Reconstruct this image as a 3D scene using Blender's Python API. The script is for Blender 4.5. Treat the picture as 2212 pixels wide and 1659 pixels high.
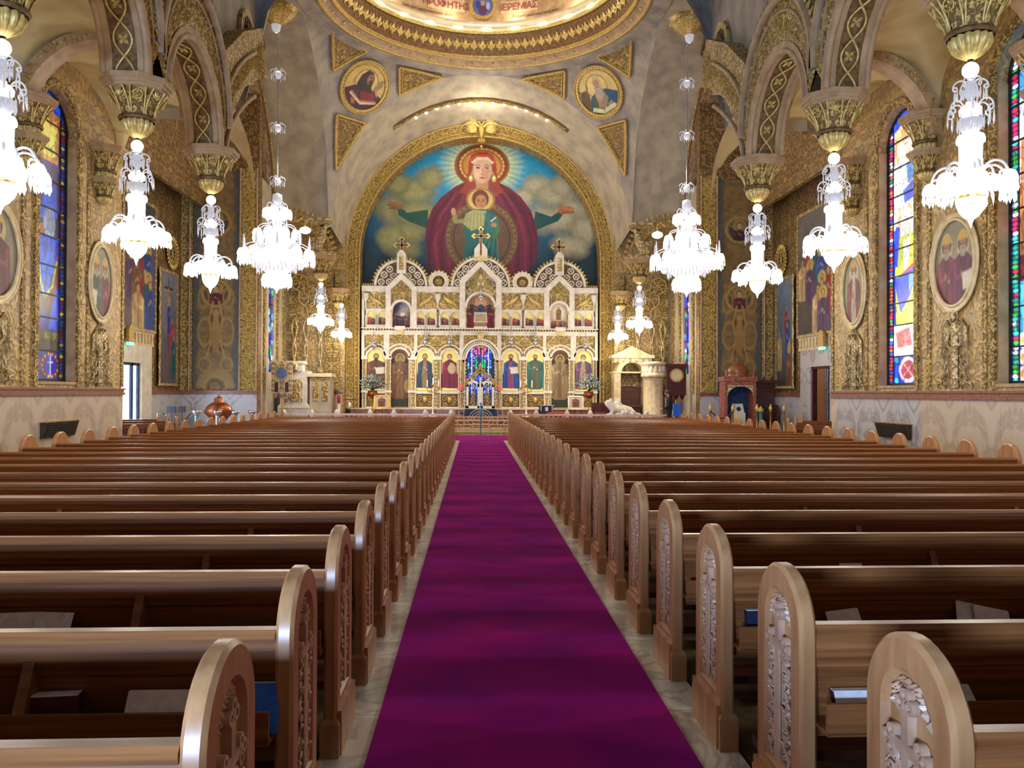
import bpy, math, random
import numpy as np
from math import pi, sin, cos, sqrt, atan2, radians
from mathutils import Vector, Matrix
for o in list(bpy.data.objects): bpy.data.objects.remove(o)
S = bpy.context.scene
C = S.collection
random.seed(7); RNG = np.random.default_rng(7)

# ---------------------------------------------------------------- camera
cam_d = bpy.data.cameras.new('camera'); cam_d.sensor_width = 36.0; cam_d.lens = 36.0*1750/2212
cam_d.clip_start = .05; cam_d.clip_end = 200
cam = bpy.data.objects.new('camera', cam_d); C.objects.link(cam)
cam.matrix_world = Matrix.Translation((-.26, 0, 1.6)) @ Matrix.Rotation(-.0471, 4, 'Z') @ Matrix.Rotation(pi/2+.0103, 4, 'X') @ Matrix.Rotation(.0041, 4, 'Z')
S.camera = cam
# ---------------------------------------------------------------- world, large lights, exposure
W = bpy.data.worlds.new('world'); S.world = W; W.use_nodes = True
W.node_tree.nodes['Background'].inputs[0].default_value = (.55, .68, 1, 1)
W.node_tree.nodes['Background'].inputs[1].default_value = .35
S.view_settings.view_transform = 'Standard'; S.view_settings.look = 'None'
S.view_settings.gamma = 1; S.view_settings.use_curve_mapping = False
S.view_settings.exposure = 0.45
S.cycles.use_denoising = True
S.cycles.max_bounces = 6; S.cycles.diffuse_bounces = 3; S.cycles.glossy_bounces = 2
S.cycles.transmission_bounces = 4; S.cycles.sample_clamp_indirect = 4
S.cycles.caustics_reflective = False; S.cycles.caustics_refractive = False
def area_light(name, loc, rot, sx, sy, power, col):
    d = bpy.data.lights.new(name, 'AREA'); d.shape = 'RECTANGLE'; d.size = sx; d.size_y = sy
    d.energy = power; d.color = col
    o = bpy.data.objects.new(name, d); C.objects.link(o); o.location = loc; o.rotation_euler = rot
    return o
def point_light(name, loc, power, col=(1, .91, .75), r=.25, parent=None):
    d = bpy.data.lights.new(name, 'POINT'); d.energy = power; d.color = col; d.shadow_soft_size = r
    o = bpy.data.objects.new(name, d); C.objects.link(o); o.location = loc
    if parent: o.parent = parent
    return o
# daylight through the open entrance doors behind the camera, left of the aisle
_d = Vector((4.0, 8.2, -.4))
area_light('entrance_daylight', (-3.3, -4.6, 1.2), _d.to_track_quat('-Z', 'Y').to_euler(), 1.5, .8, 1350, (.36, .58, 1))
# warm cove lamps hidden on the dome cornice
# ---------------------------------------------------------------- helpers
def lin(*c):
    return tuple((x/12.92 if x <= .04045 else ((x+.055)/1.055)**2.4) for x in (v/255 for v in c[:3]))
class B:
    def __init__(s): s.v = []; s.f = []; s.sm = []; s.u = []
    def add(s, v, f, smooth=False):
        n = len(s.v); s.u.append((n, n+len(v), len(s.f), len(s.f)+len(f))); s.v += [tuple(p) for p in v]; s.f += [tuple(i+n for i in q) for q in f]; s.sm += [smooth]*len(f); return s
    def box(s, x0, x1, y0, y1, z0, z1):
        v = [(x, y, z) for x in (x0, x1) for y in (y0, y1) for z in (z0, z1)]
        return s.add(v, [(0,1,3,2),(4,6,7,5),(0,4,5,1),(2,3,7,6),(0,2,6,4),(1,5,7,3)])
    def prism(s, pts, a, b, axis='y', smooth=False):
        """2-D outline extruded from a to b; axis y: pts=(x,z); x: pts=(y,z); z: pts=(x,y)"""
        n = len(pts)
        m = {'y': lambda p, t: (p[0], t, p[1]), 'x': lambda p, t: (t, p[0], p[1]), 'z': lambda p, t: (p[0], p[1], t)}[axis]
        v = [m(p, a) for p in pts]+[m(p, b) for p in pts]
        s.add(v, [tuple(range(n)), tuple(range(2*n-1, n-1, -1))])
        k = len(s.v)-2*n
        for i in range(n):
            j = (i+1) % n; s.f.append((k+j, k+i, k+n+i, k+n+j)); s.sm.append(smooth)
        a_, b_, c_, d_ = s.u[-1]; s.u[-1] = (a_, b_, c_, len(s.f))
        return s
    def strip(s, A, D, closed=False, smooth=True):
        """quads between two 3-D polylines"""
        n = len(A); f = [(i, (i+1) % n, n+(i+1) % n, n+i) for i in range(n if closed else n-1)]
        return s.add(list(A)+list(D), f, smooth)
    def loft(s, rings, closed=True, caps=False, smooth=True):
        n = len(rings[0]); v = [p for r in rings for p in r]; f = []
        for k in range(len(rings)-1):
            for i in range(n if closed else n-1):
                j = (i+1) % n; f.append((k*n+i, k*n+j, (k+1)*n+j, (k+1)*n+i))
        s.add(v, f, smooth)
        if caps:
            s.add(rings[0], [tuple(range(n))]); s.add(rings[-1], [tuple(range(n-1, -1, -1))])
        return s
    def lathe(s, prof, n=16, c=(0,0,0), gad=0, gn=8, a0=0, a1=2*pi):
        full = abs(a1-a0-2*pi) < 1e-6
        rings = []
        for r, z in prof:
            m = n if full else n+1
            rings.append([(c[0]+r*(1+gad*(abs(cos(gn*(a0+(a1-a0)*i/n)/2))))*cos(a0+(a1-a0)*i/n), c[1]+r*(1+gad*(abs(cos(gn*(a0+(a1-a0)*i/n)/2))))*sin(a0+(a1-a0)*i/n), c[2]+z) for i in range(m)])
        return s.loft(rings, closed=full)
    def tube(s, pts, r, n=6, caps=True):
        P = [Vector(p) for p in pts]; rs = r if isinstance(r, (list, tuple)) else [r]*len(P); rings = []
        prev = None
        for i, p in enumerate(P):
            t = (P[min(i+1, len(P)-1)]-P[max(i-1, 0)])
            if t.length < 1e-9: t = Vector((0,0,1))
            t.normalize()
            if prev is None:
                a = t.cross(Vector((0,0,1)) if abs(t.z) < .9 else Vector((1,0,0))).normalized()
            else:
                a = (prev-t*prev.dot(t)); a = a.normalized() if a.length > 1e-6 else t.orthogonal().normalized()
            prev = a; b = t.cross(a)
            rings.append([tuple(p+(a*cos(2*pi*k/n)+b*sin(2*pi*k/n))*rs[i]) for k in range(n)])
        return s.loft(rings, caps=caps)
    def ball(s, c, r, n=8, m=5, sz=1):
        prof = [(max(r*sin(pi*i/m), 1e-4), -r*cos(pi*i/m)*sz) for i in range(m+1)]
        return s.lathe(prof, n, c)
    def archband(s, cx, cz, r0, r1, a0, a1, y0, y1, n=24, e0=1, e1=1, axis='y'):
        """solid ring sector in the plane; e = height factor; axis of extrusion"""
        m = {'y': lambda p, t: (p[0], t, p[1]), 'x': lambda p, t: (t, p[0], p[1])}[axis]
        I = [(cx+r0*cos(a0+(a1-a0)*i/n), cz+r0*e0*sin(a0+(a1-a0)*i/n)) for i in range(n+1)]
        O = [(cx+r1*cos(a0+(a1-a0)*i/n), cz+r1*e1*sin(a0+(a1-a0)*i/n)) for i in range(n+1)]
        L = [[m(p, t) for p in q] for q, t in ((I, y0), (O, y0), (O, y1), (I, y1))]
        for k in range(4): s.strip(L[k], L[(k+1) % 4])
        for i in (0, n): s.add([L[k][i] for k in range(4)], [(0,1,2,3)])
        return s
    def leaf(s, p, n, t, L, w, h):
        """small raised leaf: diamond with a ridge"""
        b = n.cross(t); q = [p-t*L, p+b*w, p+t*L, p-b*w, p+n*h+t*L*.2]
        return s.add([tuple(x) for x in q], [(0,1,4),(1,2,4),(2,3,4),(3,0,4)])
    def build(s, name, mat, parent=None, loc=None, rot=None):
        me = bpy.data.meshes.new(name); me.from_pydata(s.v, [], s.f); me.materials.append(mat)
        me.polygons.foreach_set('use_smooth', s.sm); me.update()
        o = bpy.data.objects.new(name, me); C.objects.link(o)
        if parent: o.parent = parent
        if loc: o.location = loc
        if rot: o.rotation_euler = rot
        return o
def flush(b, name, mat, parent, edges=None, kind=None):
    """build the pieces collected so far as one part per bay (edges = x limits), then empty the collector"""
    edges = edges or BAYS; G = {}
    for a, c, d, e in b.u:
        x = sum(v[0] for v in b.v[a:c])/max(1, c-a); k = sum(x > q for q in edges)
        t = G.setdefault(k, B()); off = len(t.v)-a; t.v += b.v[a:c]; t.f += [tuple(i+off for i in q) for q in b.f[d:e]]; t.sm += b.sm[d:e]
    for k in sorted(G):
        o = G[k].build(name, mat, parent)
        if kind: o['kind'] = kind
    b.v, b.f, b.sm, b.u = [], [], [], []
def tag(o, label=None, cat=None, group=None, kind=None):
    if label: o['label'] = label
    if cat: o['category'] = cat
    if group: o['group'] = group
    if kind: o['kind'] = kind
    return o
def empty(name, loc=(0,0,0), label=None, cat=None, group=None, rz=0, kind=None):
    o = bpy.data.objects.new(name, None); C.objects.link(o); o.location = loc; o.rotation_euler = (0,0,rz); o.empty_display_size = .1
    return tag(o, label, cat, group, kind)
KIDS = {}
def kids(o):
    return [c for c in o.children]
def dup(root, loc, rz=None, label=None, scale=None):
    """copy a thing with its parts and sub-parts, sharing mesh data"""
    r = root.copy(); C.objects.link(r); r.location = loc
    if rz is not None: r.rotation_euler = (0,0,rz)
    if label: r['label'] = label
    if scale: r.scale = (scale,)*3 if not isinstance(scale, tuple) else scale
    for ch in root.children:
        c = ch.copy(); C.objects.link(c); c.parent = r
        for g in ch.children:
            d = g.copy(); C.objects.link(d); d.parent = c
    return r
def struct(o): return tag(o, kind='structure')
ORD = 'first second third fourth fifth sixth seventh eighth ninth tenth eleventh twelfth thirteenth fourteenth fifteenth sixteenth seventeenth eighteenth nineteenth twentieth twenty-first twenty-second twenty-third twenty-fourth twenty-fifth twenty-sixth twenty-seventh twenty-eighth twenty-ninth thirtieth'.split()
V3 = Vector
# ---------------------------------------------------------------- materials
def newmat(name):
    m = bpy.data.materials.new(name); m.use_nodes = True; nt = m.node_tree; nt.nodes.clear()
    out = nt.nodes.new('ShaderNodeOutputMaterial'); p = nt.nodes.new('ShaderNodeBsdfPrincipled')
    nt.links.new(p.outputs[0], out.inputs[0]); return m, nt, p
def _coords(nt, scale=(1,1,1), mirror=None, rot=None):
    tc = nt.nodes.new('ShaderNodeTexCoord'); src = tc.outputs['Object']
    if mirror:
        sep = nt.nodes.new('ShaderNodeSeparateXYZ'); nt.links.new(src, sep.inputs[0]); com = nt.nodes.new('ShaderNodeCombineXYZ')
        for i in range(3):
            pp = nt.nodes.new('ShaderNodeMath'); pp.operation = 'PINGPONG'; nt.links.new(sep.outputs[i], pp.inputs[0]); pp.inputs[1].default_value = mirror[i] if mirror[i] else 1000
            nt.links.new(pp.outputs[0], com.inputs[i])
        src = com.outputs[0]
    mp = nt.nodes.new('ShaderNodeMapping'); mp.inputs['Scale'].default_value = scale; nt.links.new(src, mp.inputs[0])
    return mp.outputs[0]
def _ramp(nt, fac, stops, interp='LINEAR'):
    r = nt.nodes.new('ShaderNodeValToRGB'); r.color_ramp.interpolation = interp; nt.links.new(fac, r.inputs[0])
    el = r.color_ramp.elements
    while len(el) < len(stops): el.new(.5)
    for e, (p, c) in zip(el, stops): e.position = p; e.color = (*c[:3], 1)
    return r.outputs[0]
def _bump(nt, p, h, dist=.01, strength=.6):
    b = nt.nodes.new('ShaderNodeBump'); b.inputs['Distance'].default_value = dist; b.inputs['Strength'].default_value = strength
    nt.links.new(h, b.inputs['Height']); nt.links.new(b.outputs[0], p.inputs['Normal'])
def mat(name, c1, c2=None, scale=(5,5,5), rough=.5, metal=0, bump=0, kind='noise', detail=4, lo=.35, hi=.65, spec=None, emit=None, es=0, alpha=None, trans=0):
    m, nt, p = newmat(name)
    if not isinstance(scale, tuple): scale = (scale,)*3
    p.inputs['Roughness'].default_value = rough; p.inputs['Metallic'].default_value = metal
    if spec is not None: p.inputs['Specular IOR Level'].default_value = spec
    if trans: p.inputs['Transmission Weight'].default_value = trans
    c2 = c2 or tuple(x*.8 for x in c1)
    co = _coords(nt, scale)
    if kind == 'voronoi':
        t = nt.nodes.new('ShaderNodeTexVoronoi'); t.feature = 'F1'; fac = t.outputs['Distance']
    elif kind == 'wave':
        t = nt.nodes.new('ShaderNodeTexWave'); t.inputs['Distortion'].default_value = 6; t.inputs['Detail'].default_value = 3; t.inputs['Scale'].default_value = 1; fac = t.outputs['Fac']
    else:
        t = nt.nodes.new('ShaderNodeTexNoise'); t.inputs['Scale'].default_value = 1; t.inputs['Detail'].default_value = detail; fac = t.outputs[0]
    nt.links.new(co, t.inputs['Vector'])
    nt.links.new(_ramp(nt, fac, [(lo, c1), (hi, c2)]), p.inputs['Base Color'])
    if bump: _bump(nt, p, fac, bump)
    if emit: p.inputs['Emission Color'].default_value = (*emit, 1); p.inputs['Emission Strength'].default_value = es
    return m
def ornament(name, ground, line, hi, mirror=(.5,.5,.5), s=3.2, rough=.45, metal=.35, bump=.02, freq=26):
    """mirrored scrolling arabesque: contour lines of a noise field, folded left and right"""
    m, nt, p = newmat(name)
    p.inputs['Roughness'].default_value = rough
    co = _coords(nt, (s, s, s), mirror)
    n = nt.nodes.new('ShaderNodeTexNoise'); n.inputs['Scale'].default_value = 1; n.inputs['Detail'].default_value = 1.2; nt.links.new(co, n.inputs['Vector'])
    mu = nt.nodes.new('ShaderNodeMath'); mu.operation = 'MULTIPLY'; mu.inputs[1].default_value = freq; nt.links.new(n.outputs[0], mu.inputs[0])
    sn = nt.nodes.new('ShaderNodeMath'); sn.operation = 'SINE'; nt.links.new(mu.outputs[0], sn.inputs[0])
    ma = nt.nodes.new('ShaderNodeMapRange'); ma.inputs['From Min'].default_value = -1; nt.links.new(sn.outputs[0], ma.inputs[0])
    v = nt.nodes.new('ShaderNodeTexVoronoi'); v.inputs['Scale'].default_value = 3.4; nt.links.new(co, v.inputs['Vector'])
    mx = nt.nodes.new('ShaderNodeMath'); mx.operation = 'MULTIPLY_ADD'; mx.inputs[1].default_value = -.55; nt.links.new(v.outputs['Distance'], mx.inputs[0]); nt.links.new(ma.outputs[0], mx.inputs[2])
    col = _ramp(nt, mx.outputs[0], [(.12, ground), (.38, line), (.75, hi)])
    # broad tonal wear
    n2 = nt.nodes.new('ShaderNodeTexNoise'); n2.inputs['Scale'].default_value = .9; n2.inputs['Detail'].default_value = 5
    tc = nt.nodes.new('ShaderNodeTexCoord'); nt.links.new(tc.outputs['Object'], n2.inputs['Vector'])
    mixn = nt.nodes.new('ShaderNodeMix'); mixn.data_type = 'RGBA'; mixn.blend_type = 'MULTIPLY'; mixn.inputs[0].default_value = .6
    nt.links.new(col, mixn.inputs[6]); nt.links.new(_ramp(nt, n2.outputs[0], [(.3, (.62,.58,.6)), (.7, (1.15,1.08,.95))]), mixn.inputs[7])
    nt.links.new(mixn.outputs[2], p.inputs['Base Color'])
    p.inputs['Metallic'].default_value = metal
    _bump(nt, p, mx.outputs[0], bump)
    return m
def marble(name, base, vein, s=1.6, mirror=None, rough=.3, warp=3.0, w=.06):
    m, nt, p = newmat(name); p.inputs['Roughness'].default_value = rough
    co = _coords(nt, (s, s, s), mirror)
    n = nt.nodes.new('ShaderNodeTexNoise'); n.inputs['Scale'].default_value = 1; n.inputs['Detail'].default_value = 7; n.inputs['Distortion'].default_value = warp; nt.links.new(co, n.inputs['Vector'])
    a = nt.nodes.new('ShaderNodeMath'); a.operation = 'SUBTRACT'; a.inputs[1].default_value = .5; nt.links.new(n.outputs[0], a.inputs[0])
    b = nt.nodes.new('ShaderNodeMath'); b.operation = 'ABSOLUTE'; nt.links.new(a.outputs[0], b.inputs[0])
    c = _ramp(nt, b.outputs[0], [(0, vein), (w, base), (.3, tuple(x*.86 for x in base))])
    nt.links.new(c, p.inputs['Base Color']); return m
def colmat(name, rough=.55, emit=0, metal=0):
    """reads the per-vertex paint of a picture"""
    m, nt, p = newmat(name); a = nt.nodes.new('ShaderNodeVertexColor'); a.layer_name = 'paint'
    p.inputs['Roughness'].default_value = rough; p.inputs['Metallic'].default_value = metal
    if emit:
        nt.links.new(a.outputs[0], p.inputs['Emission Color']); p.inputs['Emission Strength'].default_value = emit
        p.inputs['Base Color'].default_value = (.02,.02,.02,1); m.cycles.emission_sampling = 'NONE'
    else:
        n = nt.nodes.new('ShaderNodeTexNoise'); n.inputs['Scale'].default_value = 14; n.inputs['Detail'].default_value = 5
        mx = nt.nodes.new('ShaderNodeMix'); mx.data_type = 'RGBA'; mx.blend_type = 'MULTIPLY'; mx.inputs[0].default_value = .35
        nt.links.new(a.outputs[0], mx.inputs[6]); nt.links.new(_ramp(nt, n.outputs[0], [(.3, (.75,.75,.75)), (.7, (1.1,1.1,1.1))]), mx.inputs[7])
        nt.links.new(mx.outputs[2], p.inputs['Base Color'])
    return m
M = {}
M['wood'] = mat('oak_wood', lin(156,96,50), lin(106,60,30), (1.3,26,44), rough=.36, bump=.0015, lo=.3, hi=.7)
M['wood_end'] = mat('oak_end_wood', lin(196,142,92), lin(158,104,62), (14,14,2.2), rough=.34, bump=.0015, lo=.3, hi=.7)
M['wood_dark'] = mat('dark_wood', lin(92,46,28), lin(58,26,16), (2,40,8), rough=.4)
M['carve'] = mat('carved_wood', lin(206,164,130), lin(176,134,104), 12, rough=.38)
M['carpet'] = mat('crimson_carpet', (.42,.004,.25), (.25,.003,.25), 1.6, rough=.95, bump=.003, detail=9, lo=.3, hi=.68, spec=.1)
M['marble_strip'] = marble('aisle_marble', lin(232,224,210), lin(186,178,168), 1.3)
M['floor'] = mat('terrazzo_floor', lin(120,104,74), lin(88,74,52), 9, rough=.4)
M['black'] = mat('black_joint', (.01,.01,.012), None, rough=.5)
M['plaster'] = mat('mottled_plaster', lin(192,178,150), lin(160,148,130), (2.2,2.2,1.6), rough=.8, bump=.01, detail=8, lo=.35, hi=.66)
M['plaster_grey'] = mat('grey_violet_plaster', lin(176,164,144), lin(142,132,126), (2.4,2.4,1.4), rough=.8, bump=.02, detail=9, lo=.34, hi=.66)
M['vault'] = mat('pale_gold_vault', lin(222,198,140), lin(190,160,104), 1.2, rough=.6)
M['pink'] = mat('rosy_moulding', lin(192,160,120), lin(164,132,94), 4, rough=.55)
M['gold'] = mat('old_gold', lin(212,178,100), lin(156,124,62), 22, rough=.45, metal=.25, bump=.006)
M['gold_bright'] = mat('bright_gold', lin(236,210,132), lin(192,162,86), 18, rough=.42, metal=.3)
M['gold_dark'] = mat('dark_gold_ground', lin(140,106,62), lin(92,66,38), 16, rough=.55, metal=.3, bump=.015)
M['wall'] = ornament('gilt_stencil_wall', lin(164,140,100), lin(178,148,94), lin(208,176,110), (.61,.61,1.9), 4.2, freq=26, metal=.1)
M['wall2'] = ornament('gilt_stencil_panel', lin(124,100,68), lin(150,120,74), lin(182,150,96), (.93,.77,1.4), 4.6, freq=26)
M['relief'] = ornament('gilt_relief', lin(132,106,60), lin(182,150,88), lin(228,202,126), (.83,.71,1.3), 13, freq=18, metal=.2, bump=.04)
M['relief_pale'] = ornament('pale_gilt_relief', lin(170,148,102), lin(212,190,138), lin(240,222,174), (.3,.3,.3), 7, freq=20, metal=.25, bump=.04)
M['soffit_pink'] = ornament('painted_soffit', lin(150,126,98), lin(170,132,96), lin(186,150,110), (.6,.5,.8), 2.6, freq=22, metal=.05)
M['marble_wall'] = marble('wall_marble', lin(208,188,166), lin(182,160,142), .9, mirror=(.61,.61,0), warp=1.2, w=.05)
M['marble_blue'] = marble('blue_wall_marble', lin(196,190,190), lin(150,146,152), 1.0, mirror=(.61,.61,0), warp=1.4, w=.05)
M['brown_trim'] = marble('brown_marble_trim', lin(156,94,72), lin(96,52,40), 5)
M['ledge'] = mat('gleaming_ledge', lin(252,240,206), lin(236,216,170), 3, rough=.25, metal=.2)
M['white'] = mat('white_marble', lin(236,228,212), lin(214,204,186), 5, rough=.35)
M['cream'] = mat('cream_stone', lin(232,212,168), lin(206,182,134), 6, rough=.45)
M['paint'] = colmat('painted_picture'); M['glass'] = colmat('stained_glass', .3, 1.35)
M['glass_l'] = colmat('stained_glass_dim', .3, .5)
M['lead'] = mat('lead_bar', (.012,.01,.014), None, rough=.5)
M['lit'] = mat('lit_crystal', (.9,.9,.9), None, rough=.3, emit=(1,.93,.84), es=5)
M['lit_soft'] = mat('glowing_cut_glass', (.34,.34,.37), (.16,.16,.19), 60, rough=.15, emit=(.95,.93,1), es=.3)
M['lit_mid'] = mat('half_lit_crystal', (.4,.4,.42), (.2,.2,.22), 40, rough=.2, emit=(1,.95,.9), es=.7)
M['lit_soft'].cycles.emission_sampling = 'NONE'
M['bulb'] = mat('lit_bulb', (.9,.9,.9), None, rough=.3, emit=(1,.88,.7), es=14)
M['copper'] = mat('copper', lin(206,128,86), lin(150,84,52), 6, rough=.3, metal=.8)
M['silver'] = mat('silver', lin(214,220,230), lin(170,176,190), 8, rough=.25, metal=.85)
M['brass'] = mat('brass', lin(220,176,96), lin(180,130,60), 8, rough=.28, metal=.8)
M['red'] = mat('red_cloth', lin(170,24,28), lin(120,14,20), 10, rough=.8)
M['paper'] = mat('paper', lin(246,234,226), lin(226,212,208), 30, rough=.8)
M['page_blue'] = mat('blue_paper', lin(60,130,240), lin(40,104,220), 20, rough=.7)
M['maroon'] = mat('maroon_cover', lin(84,18,24), lin(60,10,16), 14, rough=.6)
M['dark_cover'] = mat('navy_cover', lin(22,30,66), lin(14,18,44), 14, rough=.5)
M['suit'] = mat('black_suit_cloth', (.012,.013,.018), None, rough=.8)
M['skin'] = mat('skin', lin(206,150,120), lin(190,132,104), 12, rough=.6)
M['leafy'] = mat('green_leaf', lin(70,100,52), lin(40,66,34), 12, rough=.6)
M['petal'] = mat('white_petal', lin(240,240,226), lin(214,220,190), 12, rough=.6)
M['teal'] = mat('teal_metal', lin(96,170,176), lin(60,130,146), 12, rough=.35, metal=.4)
M['navy'] = mat('dark_blue_step_cloth', lin(24,58,96), lin(12,36,70), 6, rough=.7)
# ================================================================ floor
fl = struct(B().box(-11, 11, -6, 38, -.2, 0).build('floor', M['floor']))
for s in (-1, 1):
    for k in range(25):
        y0 = -.6+k*1.16
        b = B().box(s*.70, s*.925, y0+.003, y0+1.157, -.02, .006) if s > 0 else B().box(-.925, -.70, y0+.003, y0+1.157, -.02, .006)
        b.build('marble_slab', M['marble_strip'], fl)
    B().box(min(s*.926, s*.94), max(s*.926, s*.94), -.6, 28.4, 0, .004).build('joint', M['black'], fl)
B().box(-.94, .94, 26.5, 26.75, 0, .008).build('marble_slab', M['marble_strip'], fl)
tag(B().box(-.715, .715, -1.2, 26.5, .006, .022).build('aisle_carpet', M['carpet']), 'long magenta and purple carpet runner down the centre aisle', 'carpet')
tag(B().box(-7.5, 7.5, 26.76, 29.45, .002, .016).build('cross_carpet', M['carpet']), 'dark red carpet crossing in front of the chancel steps', 'carpet')
# chancel steps and platform
st = struct(empty('floor_chancel'))
tiers = [(29.9, .13, 'cream'), (30.1, .26, 'cream'), (30.4, .39, 'brown_trim'), (30.7, .53, 'brown_trim'), (31.0, .66, 'brown_trim')]
z0 = 0
for y, z, m in tiers:
    B().box(-1.25, 1.25, y, 31.2, z0, z-.025).build('step', M[m], st)
    B().box(-1.27, 1.27, y-.02, 31.2, z-.025, z).build('tread', M['cream'], st); z0 = z
B().box(-11, -1.25, 30.6, 38, 0, .66).build('platform', M['brown_trim'], st)
B().box(1.25, 11, 30.6, 38, 0, .66).build('platform', M['brown_trim'], st)
B().box(-1.25, 1.25, 31.2, 38, 0, .66).build('platform', M['brown_trim'], st)
B().box(-5.2, 5.2, 32.55, 38, .66, .93).build('upper_step', M['brown_trim'], st)
B().box(-5.22, 5.22, 32.5, 38, .90, .95).build('tread', M['cream'], st)
B().box(-.75, .75, 32.0, 32.5, .66, .80).build('blue_step', M['navy'], st)
B().box(-.6, .6, 32.25, 32.5, .80, .93).build('blue_step', M['navy'], st)
# ================================================================ nave walls with tall windows
WINY = [-1.2, 3.1, 8.5, 12.57, 16.62]; WW = .745; WZ0, WZ1 = 1.78, 7.62
def wall_segment(side):
    s = side; X0, X1 = 8.6*s, 9.15*s; xa, xb = min(X0, X1), max(X0, X1)
    b = B(); edges = [-4.0]
    for y in WINY: edges += [y-WW, y+WW]
    edges.append(19.6)
    for i in range(0, len(edges), 2): b.box(xa, xb, edges[i], edges[i+1], 0, 9.6)
    for y in WINY:
        b.box(xa, xb, y-WW, y+WW, 0, WZ0)
        n = 14; zc = WZ1-WW
        arc = [(y+WW*cos(pi*i/n), zc+WW*sin(pi*i/n)) for i in range(n+1)]
        for i in range(n):
            (ya, za), (yb, zb) = arc[i], arc[i+1]
            b.prism([(ya, za), (ya, 9.6), (yb, 9.6), (yb, zb)], xa, xb, 'x')
    return b
for s, nm in ((-1, 'left'), (1, 'right')):
    w = struct(wall_segment(s).build('wall_'+nm, M['wall']))
    x = 8.6*s
    # book-matched marble slabs of the wainscot
    k = 0; y = -3.9
    while y < 19.5:
        y2 = min(y+1.22, 19.6)
        B().box(min(x, x-.04*s), max(x, x-.04*s), y+.003, y2-.003, 0, 1.5).build('marble_panel', M['marble_blue' if s > 0 and 15.5 < y < 19 else 'marble_wall'], w); y += 1.22
    t = B()
    for za, zb, d in ((1.5, 1.56, .09), (1.56, 1.62, .06), (1.62, 1.66, .1)): t.box(min(x, x-d*s), max(x, x-d*s), -4, 19.62, za, zb)
    struct(t.build('trim_1' if s < 0 else 'trim_2', M['brown_trim']))
    # gilt borders beside each window and raised window hoods
    for y in WINY[2:]:
        bb = B()
        bb.archband(y, WZ1-WW, WW+.02, WW+.17, 0, pi, x, x-.05*s, 18, axis='x')
        for q in (-1, 1): bb.box(min(x, x-.05*s), max(x, x-.05*s), y+q*(WW+.095)-.075, y+q*(WW+.095)+.075, 1.68, WZ1-WW)
        bb.build('window_border', M['relief'], w)
        # pink marble reveals
        rv = B()
        for q in (-1, 1): rv.box(min(x+.01*s, x+.2*s), max(x+.01*s, x+.2*s), y+q*(WW-.012)-.012, y+q*(WW-.012)+.012, WZ0, WZ1-WW)
        rv.box(min(x-.03*s, x+.2*s), max(x-.03*s, x+.2*s), y-WW-.05, y+WW+.05, WZ0-.06, WZ0)
        rv.build('window_reveal', M['pink'], w)
    # flat gilt pilaster strips
    for y in (10.4, 14.5, 18.75):
        pb = B()
        for q in (-.86, .86): pb.box(min(x, x-.025*s), max(x, x-.025*s), y+q-.06, y+q+.06, 1.68, 6.7)
        pb.build('wall_strip', M['relief'], w)
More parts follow.
